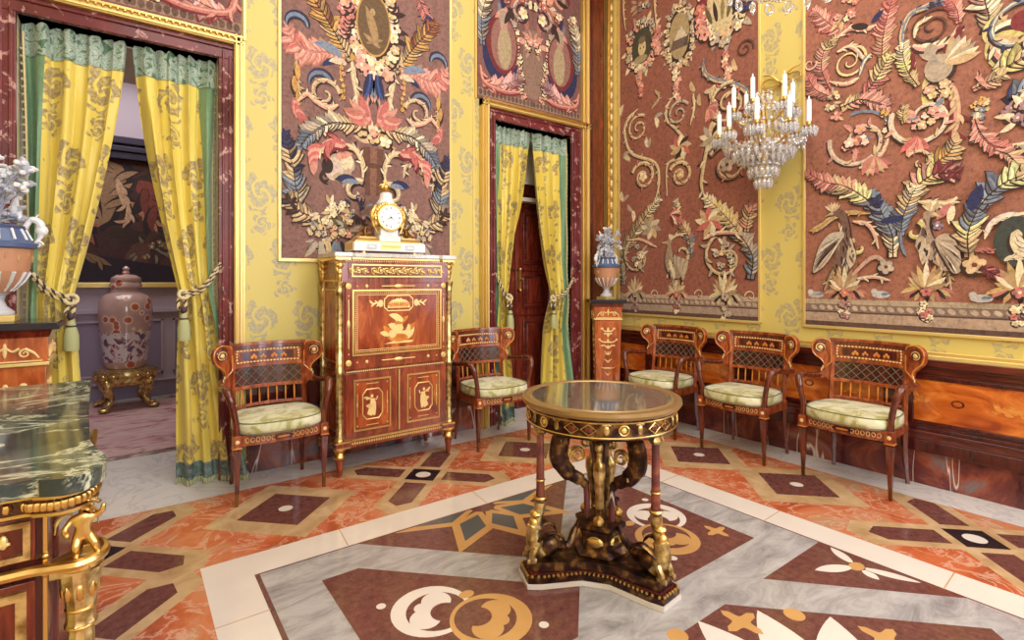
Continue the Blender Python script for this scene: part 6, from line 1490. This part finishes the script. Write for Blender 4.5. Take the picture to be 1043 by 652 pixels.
for z in (TZ - .106, TZ - .046): g.torus((0, 0, z), r + .001, .003, 'gilt', 64, 5)
g.build('frieze_mounts', t)
# three corner legs at the corners of a concave triangular plinth
PHI = [math.radians(d) for d in (159, 276, 38)]
def at(k, r_, z=0): return Vector((r_ * math.cos(PHI[k]), r_ * math.sin(PHI[k]), z))
def plinth(rc, hw_, rin):
    P = []
    for k in range(3):
        a = PHI[k]; u = Vector((math.cos(a), math.sin(a))); v = Vector((-u.y, u.x)); 
        P += [u * (rc - .055) - v * hw_, u * rc - v * hw_ * .8, u * rc + v * hw_ * .8, u * (rc - .055) + v * hw_]
        m = (PHI[k] + PHI[(k + 1) % 3]) / 2 + (pi if PHI[(k + 1) % 3] < PHI[k] else 0)
        w2 = Vector((math.cos(m), math.sin(m)))
        P += [w2 * rin - Vector((-w2.y, w2.x)) * .06, w2 * rin + Vector((-w2.y, w2.x)) * .06]
    return [(p.x, p.y) for p in P]
g = MB(); g.prism(plinth(.378, .085, .16), 0, .022, 'cream_marble'); g.prism(plinth(.372, .080, .155), .022, .05, 'bronze_patina'); g.prism(plinth(.36, .07, .145), .05, .062, 'mahogany_dark'); g.prism(plinth(.345, .062, .138), .062, .10, 'bronze_patina'); g.build('plinth', t, bevel=.003)
g = MB(); P = plinth(.368, .077, .15)
for i in range(len(P)):
    a, b = Vector(P[i] + (0,)), Vector(P[(i + 1) % len(P)] + (0,)); n_ = max(1, int((b - a).length / .02))
    for j in range(n_): q = a + (b - a) * (j + .5) / n_; g.ball((q.x, q.y, .054), .0075, 'gilt', 6, 4)
g.build('plinth_beading', t)
for k in range(3):
    p = at(k, .295); rz_ = PHI[k]
    g = MB(); g.lathe([(.026, .36), (.02, .37), (.018, .5), (.0165, .66), (.02, .668)], 'rosso_marble', tuple(p), 14); g.torus((p.x, p.y, .37), .024, .007, 'gilt', 16, 6); g.torus((p.x, p.y, .45), .019, .004, 'gilt', 16, 6); g.lathe([(.018, .655), (.032, .672), (.026, .69), (.042, .715), (.040, .725)], 'gilt_worn', tuple(p) , 14, flute=7, fa=.1); lg = g.build('leg', t)
    # winged sphinx foot: gilt bust, haunches and tail on the plinth
    g = MB(); Tm = Matrix.Translation((p.x, p.y, 0)) @ Matrix.Rotation(rz_, 4, 'Z'); g.T = Tm
    g.tube(cr([(-.01, 0, .12), (.022, 0, .16), (.03, 0, .22), (.012, 0, .28), (0, 0, .35)], 5), [.034, .04, .034, .022, .026], 'gilt_worn', 12)
    g.ball((.03, 0, .255), (.026, .024, .032), 'gilt'); g.ball((.04, 0, .20), (.022, .034, .026), 'gilt'); g.ball((.022, 0, .30), (.028, .03, .018), 'gilt'); g.ball((.056, 0, .25), (.007, .006, .008), 'gilt')
    for q in (-1, 1):
        g.tube(cr([(.02, q * .028, .19), (-.03, q * .05, .23), (-.08, q * .055, .21), (-.11, q * .05, .15)], 5), [.018, .02, .014, .006], 'bronze_patina', 8, flat=.5); g.tube(cr([(.03, q * .03, .16), (.05, q * .035, .12), (.035, q * .035, .102), (.07, q * .035, .105)], 4), [.016, .014, .013, .011], 'gilt_worn', 8)
    g.ball((-.035, 0, .15), (.055, .042, .05), 'bronze_patina', 12, 8); g.tube(cr([(-.08, 0, .14), (-.13, .02, .15), (-.16, 0, .19), (-.19, 0, .24)], 5), [.024, .018, .016, .012], 'bronze_patina', 8)
    g.build('sphinx_mount', t)
# centre: hexagonal casket base, three S brackets with pierced scrolls, figure between
g = MB(); g.lathe([(.13, .095), (.135, .11), (.11, .13), (.105, .21), (.12, .225), (.12, .24), (.07, .255)], 'bronze_patina', seg=6)
for k in range(6):
    a = pi / 6 + k * pi / 3; g.ball((.1 * math.cos(a), .1 * math.sin(a), .17), (.012, .04, .022), 'gilt', 8, 5, rot=Matrix.Rotation(a, 3, 'Z')); g.torus((.098 * math.cos(a), .098 * math.sin(a), .17), .032, .004, 'gilt_pale', 16, 5, rx=.02, M=Matrix.Rotation(a, 3, 'Z') @ Matrix.Rotation(pi / 2, 3, 'Y') @ Matrix.Rotation(pi / 2, 3, 'Z'))
for k in range(3):
    a = PHI[k] + pi / 3; g.ball((.085 * math.cos(a), .085 * math.sin(a), .262), (.026, .026, .024), 'gilt', 10, 6)
g.build('casket_base', t, smooth=True, ang=25)
for k in range(3):
    a = PHI[k] + pi / 3 if k else PHI[k] + pi / 3
    for a in (PHI[k],):
        g = MB(); g.T = Matrix.Rotation(a, 4, 'Z')
        g.tube(cr([(.07, 0, .40), (.10, 0, .43), (.165, 0, .475), (.205, 0, .54), (.20, 0, .61), (.175, 0, .66), (.16, 0, .70)], 6), [.014, .02, .026, .03, .03, .026, .03], 'bronze_patina', 10, flat=1.5)
        g.tube(cr([(.066, 0, .25), (.068, 0, .36), (.074, 0, .42)], 4), [.014, .014, .014], 'rosso_marble', 10); 
        g.spiral((.115, 0, .545), .045, 1.4, .008, 'gilt_worn', a0=0); g.spiral((.07, 0, .60), .03, 1.2, .007, 'gilt_worn', a0=2, d=-1); g.torus((.12, 0, .545), .024, .005, 'gilt', 16, 6, M=Matrix.Rotation(pi / 2, 3, 'X'))
        for q in ((.19, .56, .02), (.185, .62, .03), (.15, .47, .022)): g.ball((q[0] + .02, 0, q[1]), (q[2] * .6, .03, q[2]), 'gilt_worn', 8, 5)
        g.build('scroll_bracket', t)
g = MB(); g.lathe([(.03, .25), (.022, .30), (.028, .36), (.02, .42), (.035, .50), (.045, .58), (.06, .64), (.10, .67), (.20, .685), (.26, .69), (.27, .70)], 'bronze_patina', seg=20, flute=10, fa=.08)
for k in range(3):
    a = PHI[k] + pi / 3; g.tube(cr([(.03 * math.cos(a), .03 * math.sin(a), .30), (.045 * math.cos(a), .045 * math.sin(a), .40), (.05 * math.cos(a), .05 * math.sin(a), .48), (.04 * math.cos(a), .04 * math.sin(a), .56)], 4), [.02, .024, .028, .014], 'gilt_worn', 8); g.ball((.055 * math.cos(a), .055 * math.sin(a), .585), (.02, .02, .026), 'gilt_worn')
g.build('centre_post', t)

# ============================================================= COMMODE WITH GREEN MARBLE TOP
CXR, CYF, CYB, CTZ = -.125, 1.555, 2.86, .925
t = thing('commode', 'dark commode with a green marble top and gilt cherub column in the lower left corner', 'commode', (-.46, 2.2, 0))
def L(g, nm, par=None, **k):
    o = g.build(nm, par or t, **k)
    if par is None: o.matrix_parent_inverse = Matrix.Translation(-Vector(t.location))
    return o
xw = WC + .02
ol = [(xw, CYB), (-.13, CYB), (-.105, 2.2), (-.082, 1.78), (-.068, 1.70), (-.048, 1.62), (-.042, 1.55), (-.062, 1.49), (-.105, 1.468), (-.15, 1.485), (-.19, 1.50), (-.5, 1.49), (xw, 1.47)]
op = [(q[0], q[1]) for q in cr([(a, b, 0) for a, b in ol[3:12]], 4)]
ol = ol[:3] + op + ol[12:]
def inset(P, e): c = (-.45, 2.2); return [(max(xw, x - e if x > c[0] + .2 else x), y + e if y < c[1] else y - e) for x, y in P]
g = MB(); g.prism(ol, CTZ - .038, CTZ, 'green_marble'); L(g, 'marble_top', bevel=.012)
g = MB(); g.prism(inset(ol, .012), CTZ - .045, CTZ - .038, 'gilt'); g.prism(inset(ol, .022), CTZ - .075, CTZ - .045, 'mahogany_dark'); g.prism(inset(ol, .014), CTZ - .082, CTZ - .075, 'gilt')
for i, (x, y) in enumerate(inset(op, .018)):
    if i % 1 == 0: g.ball((x, y, CTZ - .06), (.010, .010, .012), 'gilt', 6, 4)
for i in range(22): g.torus((-.24 - i * .026, 1.543 - .0005 * i, CTZ - .06), .010, .0025, 'gilt', 10, 4, M=Matrix.Rotation(pi / 2, 3, 'X'))
L(g, 'gilt_apron')
g = MB(); g.bb(xw, CXR - .02, CYF, CYB - .03, .12, CTZ - .08, 'mahogany_dark'); g.bb(CXR - .06, CXR - .012, CYF + .12, CYB - .08, .12, CTZ - .08, 'mahogany'); L(g, 'body', bevel=.003)
g = MB(); g.bb(xw, CXR - .04, CYF - .012, CYF, .735, .832, 'mahogany'); dr = L(g, 'drawer', bevel=.002); g = MB(); frame(g, -.78, -.172, .742, .826, CYF - .012, .012, 'gilt_worn', .01); 
for q in (-.225, -.26, -.36): g.ball((q, CYF - .02, .785), (.022, .006, .008), 'gilt_pale', 8, 5); g.ball((q + .01, CYF - .02, .79), (.008, .006, .016), 'gilt_pale', 8, 5); g.ball((q - .012, CYF - .02, .778), (.008, .006, .014), 'gilt_pale', 8, 5)
o = g.build('gilt_mount', dr)
g = MB(); g.bb(xw, CXR - .04, CYF - .012, CYF, .16, .69, 'mahogany'); dr = L(g, 'side_panel', bevel=.002); g = MB(); frame(g, -.78, -.178, .17, .675, CYF - .012, .018, 'gilt_worn', .012); g.build('gilt_mount', dr)
g = MB(); g.tube(cr([(xw, CYF - .018, .712), (-.45, CYF - .018, .714), (-.2, CYF - .022, .716), (-.135, CYF - .035, .716), (-.085, CYF - .045, .716), (-.048, CYF - .01, .716), (-.055, CYF + .05, .716), (-.09, CYF + .09, .716), (-.105, 2.2, .716), (-.115, 2.8, .716)], 6), .012, 'gilt', 8)
g.lathe([(.040, .695), (.046, .70), (.046, .712), (.036, .720)], 'gilt', (-.09, 1.552, 0), 20); g.prism([(-.14, 1.58), (-.14, 1.52), (-.07, 1.51), (-.05, 1.58), (-.08, 1.62)], .690, .712, 'gilt_worn'); L(g, 'gilt_rail')
g = MB(); g.lathe([(.04, 0), (.04, .06), (.032, .07), (.027, .1), (.024, .54), (.022, .55), (.03, .565), (.026, .575), (.028, .62), (.036, .655), (.04, .69)], 'gilt_worn', (-.088, 1.555, 0), 20, flute=10, fa=.05)
for k in range(8): a = 2 * pi * k / 8; g.ball((-.088 + .030 * math.cos(a), 1.555 + .030 * math.sin(a), .645), (.009, .009, .022), 'gilt', 6, 4)
for z in (.60, .56, .50): g.torus((-.088, 1.555, z), .027, .004, 'gilt', 18, 5)
L(g, 'corner_column')
g = MB(); g.bb(-.152, -.145, CYF - .014, CYF, .14, .83, 'gilt')
for z in (.74, .70, .5, .3): g.ball((-.148, CYF - .015, z), .008, 'gilt', 8, 5)
L(g, 'gilt_fillet')
for x, y in ((xw + .05, CYF + .04), (CXR - .05, CYB - .07), (xw + .05, CYB - .07)):
    g = MB(); g.lathe([(.02, 0), (.03, .05), (.035, .12)], 'mahogany_dark', (x, y, 0), 12); L(g, 'foot')
# the cherub: one continuous skin-modelled figure
def skin_fig(name, J, E_, Rr, m, par, T, lv=2):
    me = bpy.data.meshes.new(name); me.from_pydata([T @ Vector(j) for j in J], E_, []); me.update(); me.materials.append(MATS[m])
    o = bpy.data.objects.new(name, me); COL.objects.link(o); o.parent = par
    q = o.modifiers.new('skin', 'SKIN'); q.use_smooth_shade = True; 
    for i, r_ in enumerate(Rr): me.skin_vertices[0].data[i].radius = (r_, r_) if me.skin_vertices else (r_, r_)
    me.skin_vertices[0].data[0].use_root = True
    q = o.modifiers.new('sub', 'SUBSURF'); q.levels = q.render_levels = lv
    return o
J = [(0, 0, .062), (0, .002, .085), (0, .0, .108), (.006, -.004, .124), (.018, -.008, .142),
     (-.012, 0, .056), (-.016, -.014, .032), (-.014, -.006, .006), (-.014, -.02, .002),
     (.014, 0, .056), (.026, -.012, .034), (.03, -.002, .008), (.034, -.016, .003),
     (-.024, 0, .106), (-.04, -.01, .085), (-.03, -.028, .07), (.024, 0, .108), (.042, -.006, .12), (.044, -.006, .142)]
E_ = [(0, 1), (1, 2), (2, 3), (3, 4), (0, 5), (5, 6), (6, 7), (7, 8), (0, 9), (9, 10), (10, 11), (11, 12), (2, 13), (13, 14), (14, 15), (2, 16), (16, 17), (17, 18)]
Rr = [.019, .017, .017, .008, .017, .013, .011, .008, .007, .013, .011, .008, .007, .010, .008, .006, .010, .008, .006]
tt = thing('cherub_statuette', 'small gilt cherub crouching under the commode corner, leaning outward', 'statuette', (-.083, 1.535, .722)); tt.scale = (.84, .84, .80)
bdy = None
me_par = tt
me = bpy.data.meshes.new('body'); me.from_pydata([Vector(j) for j in J], E_, []); me.materials.append(MATS['gilt'])
bo = bpy.data.objects.new('body', me); COL.objects.link(bo); bo.parent = tt
ly = bo.modifiers.new('skin', 'SKIN'); ly.use_smooth_shade = True
if not me.skin_vertices:
    import bmesh
    bm = bmesh.new(); bm.from_mesh(me); bm.verts.layers.skin.verify(); bm.to_mesh(me); bm.free()
for i, r_ in enumerate(Rr): me.skin_vertices[0].data[i].radius = (r_, r_)
me.skin_vertices[0].data[0].use_root = True
q = bo.modifiers.new('sub', 'SUBSURF'); q.levels = q.render_levels = 2
g = MB()
for i in range(26):
    a = R.uniform(0, 2 * pi); e = R.uniform(.1, 1.5); g.ball((.019 + .017 * math.cos(a) * math.cos(e) , -.006 + .017 * math.sin(a) * math.cos(e), .146 + .015 * math.sin(e)), .0055, 'gilt_worn', 6, 4)
g.build('hair', tt)
g = MB(); g.tube(cr([(-.01, .016, .10), (-.035, .026, .118), (-.055, .02, .105), (-.06, .015, .07)], 4), [.006, .010, .008, .003], 'gilt_pale', 8, flat=.4); g.build('wing', tt)
g = MB(); g.tube(cr([(.0, .016, .10), (.02, .034, .118), (.03, .04, .10), (.03, .034, .07)], 4), [.006, .010, .008, .003], 'gilt_pale', 8, flat=.4); g.build('wing', tt)

# ============================================================= CRYSTAL WALL SCONCE
SY_, SXW = 2.063, WB
t = thing('crystal_sconce', 'many armed crystal and gilt wall light with white candles on the yellow strip', 'wall light', (SXW, SY_, 2.5))
def K(g, nm, par=None, **k): return g.build(nm, par or t, **k)
RX = -.30   # axis of the crown, out from the wall
g = MB(); g.lathe([(.07, -.03), (.075, 0), (.06, .02)], 'gilt', (0, 0, 0)) if 0 else None
g.T = Matrix.Rotation(-pi / 2, 4, 'Y'); g.lathe([(.10, 0), (.11, .01), (.085, .02), (.05, .03), (.02, .035)], 'gilt', (-.02, 0, 0), 24); g.T = Matrix.Identity(4)
g.tube(cr([(-.01, 0, -.02), (-.12, 0, -.10), (-.25, 0, -.08), (RX, 0, -.02)], 6), [.016, .014, .012, .014], 'gilt', 10); g.lathe([(.01, -.36), (.018, -.32), (.014, -.28), (.022, -.2), (.035, -.14), (.018, -.08), (.022, .0), (.04, .05), (.02, .1), (.016, .2), (.025, .24), (.012, .3)], 'gilt', (RX, 0, 0), 16)
g.tube([(-.008, 0, .0), (-.008, 0, .42)], .008, 'gilt', 8)
K(g, 'stem')
g = MB()   # ribbon bow on the wall above
for q in (-1, 1):
    g.tube(cr([(-.02, 0, .44), (-.03, q * .06, .485), (-.025, q * .13, .49), (-.02, q * .15, .455), (-.025, q * .09, .43), (-.02, q * .01, .44)], 6), .009, 'gilt', 8, flat=.6); g.tube(cr([(-.02, 0, .44), (-.03, q * .05, .40), (-.02, q * .07, .35), (-.025, q * .11, .33)], 5), [.009, .005], 'gilt', 8, flat=.6); g.tube(cr([(-.02, q * .02, .46), (-.03, q * .08, .52), (-.02, q * .15, .54)], 5), [.008, .004], 'gilt', 8)
g.ball((-.02, 0, .445), (.016, .022, .02), 'gilt'); K(g, 'ribbon_bow')
ARMS = []
for k in range(8):
    a = math.radians(180 + (k - 3.5) * 40); ARMS.append((a, .315, -.02, .0))
for k in range(5):
    a = math.radians(180 + (k - 2) * 62 + 8); ARMS.append((a, .21, .17, .1))
PRISM = [(0, .0), (.006, .006), (.0085, .018), (.004, .04), (0.0005, .046)]
def crystal(g, c, s_=1.0, kind=0):
    if kind == 0: g.lathe([(.0005, -.046 * s_), (.007 * s_, -.028 * s_), (.0095 * s_, -.014 * s_), (.0005, 0)], 'crystal', c, 6)
    else: g.ball(c, (.009 * s_, .009 * s_, .011 * s_), 'crystal', 7, 4)
for i, (a, r_, z, zb) in enumerate(ARMS):
    ca, sa = math.cos(a), math.sin(a); 
    if RX + r_ * ca > -.07: r_ = .24
    e = (RX + r_ * ca, r_ * sa, z)
    g = MB(); g.tube(cr([(RX, 0, z - .05), (RX + .35 * r_ * ca, .35 * r_ * sa, z - .11), (RX + .8 * r_ * ca, .8 * r_ * sa, z - .09), (e[0], e[1], z - .02)], 6), [.009, .007, .006], 'gilt', 8)
    g.spiral((RX + .5 * r_ * ca, .5 * r_ * sa, z - .06), .03, 1.1, .005, 'gilt', plane='xz'); g.lathe([(.008, -.03), (.014, -.02), (.035, -.004), (.042, .004), (.03, .002), (.012, .004), (.015, .03), (.014, .042)], 'gilt', e, 16)
    ar = K(g, 'arm')
    g = MB(); g.lathe([(.0165, .0), (.016, .15), (.014, .158), (.003, .162)], 'candle_wax', (e[0], e[1], e[2] + .034), 12); g.ball((e[0], e[1], e[2] + .206), (.006, .006, .016), 'porcelain', 8, 5); K(g, 'candle')
    g = MB()
    for j in range(10): b = 2 * pi * j / 10; crystal(g, (e[0] + .046 * math.cos(b), e[1] + .046 * math.sin(b), e[2] - .002), 1.7)
    for j in range(6): b = 2 * pi * j / 6; crystal(g, (e[0] + .022 * math.cos(b), e[1] + .022 * math.sin(b), e[2] - .045), 1.6, 1)
    K(g, 'crystal_drops')
g = MB()
for (r_, z0, n_, s_) in ((.11, -.10, 16, 1.9), (.15, -.17, 20, 2.1), (.10, -.27, 16, 2.0), (.055, -.36, 10, 1.9), (.09, .19, 14, 1.6), (.055, .28, 9, 1.5), (.21, -.13, 24, 2.0), (.13, .06, 16, 1.8)):
    g.torus((RX, 0, z0 + .002), r_, .004, 'gilt', 24, 5)
    for j in range(n_): b = 2 * pi * j / n_; crystal(g, (RX + r_ * math.cos(b), r_ * math.sin(b), z0), s_); crystal(g, (RX + r_ * math.cos(b + .1), r_ * math.sin(b + .1), z0 + .014), s_ * .9, 1)
o = K(g, 'crystal_tiers'); o['kind'] = 'stuff'
g = MB()
for i in range(8):
    a0 = math.radians(180 + (i - 3.5) * 40); a1 = a0 + math.radians(40)
    for j in range(11):
        u = j / 10; a = a0 + (a1 - a0) * u; r_ = .31 - .04 * math.sin(pi * u); z = -.05 - .10 * math.sin(pi * u)
        if RX + r_ * math.cos(a) < -.03: crystal(g, (RX + r_ * math.cos(a), r_ * math.sin(a), z), 1.3, 1)
o = K(g, 'bead_swags'); o['kind'] = 'stuff'
o = None
# ============================================================= CHANDELIER (its lowest ring hangs into the picture)
HX, HY, HZ = 1.70, .78, 2.315
t = thing('chandelier', 'large crystal chandelier, its lowest drops hanging in at the top edge', 'chandelier', (HX, HY, HZ))
g = MB(); g.lathe([(.01, .02), (.03, .08), (.02, .2), (.05, .32), (.025, .5), (.06, .7), (.02, .95), (.03, 1.1), (.012, 1.3)], 'gilt', seg=16); g.tube([(0, 0, 1.25), (0, 0, CEIL - HZ)], .010, 'gilt', 8); g.lathe([(.09, CEIL - HZ - .06), (.12, CEIL - HZ - .02), (.12, CEIL - HZ)], 'gilt', seg=20)
g.build('stem', t)
for z, r_ in ((.05, .215), (.30, .34), (.62, .26)):
    g = MB(); g.torus((0, 0, z), r_, .009, 'gilt', 40, 8); 
    for k in range(4): a = k * pi / 2; g.tube([(0, 0, z), (r_ * math.cos(a), r_ * math.sin(a), z)], .006, 'gilt', 6)
    g.build('hoop', t)
for i in range(22):
    a = 2 * pi * i / 22; c = Vector((.215 * math.cos(a), .215 * math.sin(a), .045)); g = MB()
    g.ball(c, .010, 'crystal', 7, 5)
    M = Matrix.Rotation(a, 3, 'Z') @ Matrix.Rotation(pi / 2, 3, 'Y')
    if i % 3 == 1: g.lathe([(.0005, -.055), (.010, -.036), (.012, -.02), (.0005, 0)], 'crystal', (c.x, c.y, .035), 8)
    else: g.torus((c.x, c.y, .006), .017, .0055, 'crystal', 14, 6, rx=.0125, M=M)
    g.build('pendant', t)
g = MB()
for i in range(22):
    a0 = 2 * pi * i / 22
    for j in range(1, 5): u = j / 5; a = a0 + u * 2 * pi / 22; g.ball((.215 * math.cos(a), .215 * math.sin(a), .045 - .012 * math.sin(pi * u)), .007, 'crystal', 6, 4)
o = g.build('bead_garland', t); o['kind'] = 'stuff'
g = MB()
for r_, z in ((.34, .29), (.26, .61)):
    for i in range(30): a = 2 * pi * i / 30; g.lathe([(.0005, -.06), (.011, -.038), (.013, -.02), (.0005, 0)], 'crystal', (r_ * math.cos(a), r_ * math.sin(a), z), 6)
o = g.build('upper_drops', t); o['kind'] = 'stuff'
for k in range(8):
    a = k * pi / 4; g = MB(); g.tube(cr([(.05 * math.cos(a), .05 * math.sin(a), .35), (.25 * math.cos(a), .25 * math.sin(a), .3), (.42 * math.cos(a), .42 * math.sin(a), .42)], 5), .008, 'gilt', 8); g.lathe([(.01, 0), (.035, .012), (.014, .03)], 'gilt', (.42 * math.cos(a), .42 * math.sin(a), .42), 14); ar = g.build('arm', t)
    g = MB(); g.lathe([(.012, 0), (.012, .11), (.004, .12)], 'candle_wax', (.42 * math.cos(a), .42 * math.sin(a), .45), 10); g.build('candle', t)
point('chandelier_glow', (HX, HY, HZ + .75), 45, (1, .86, .66), .3)
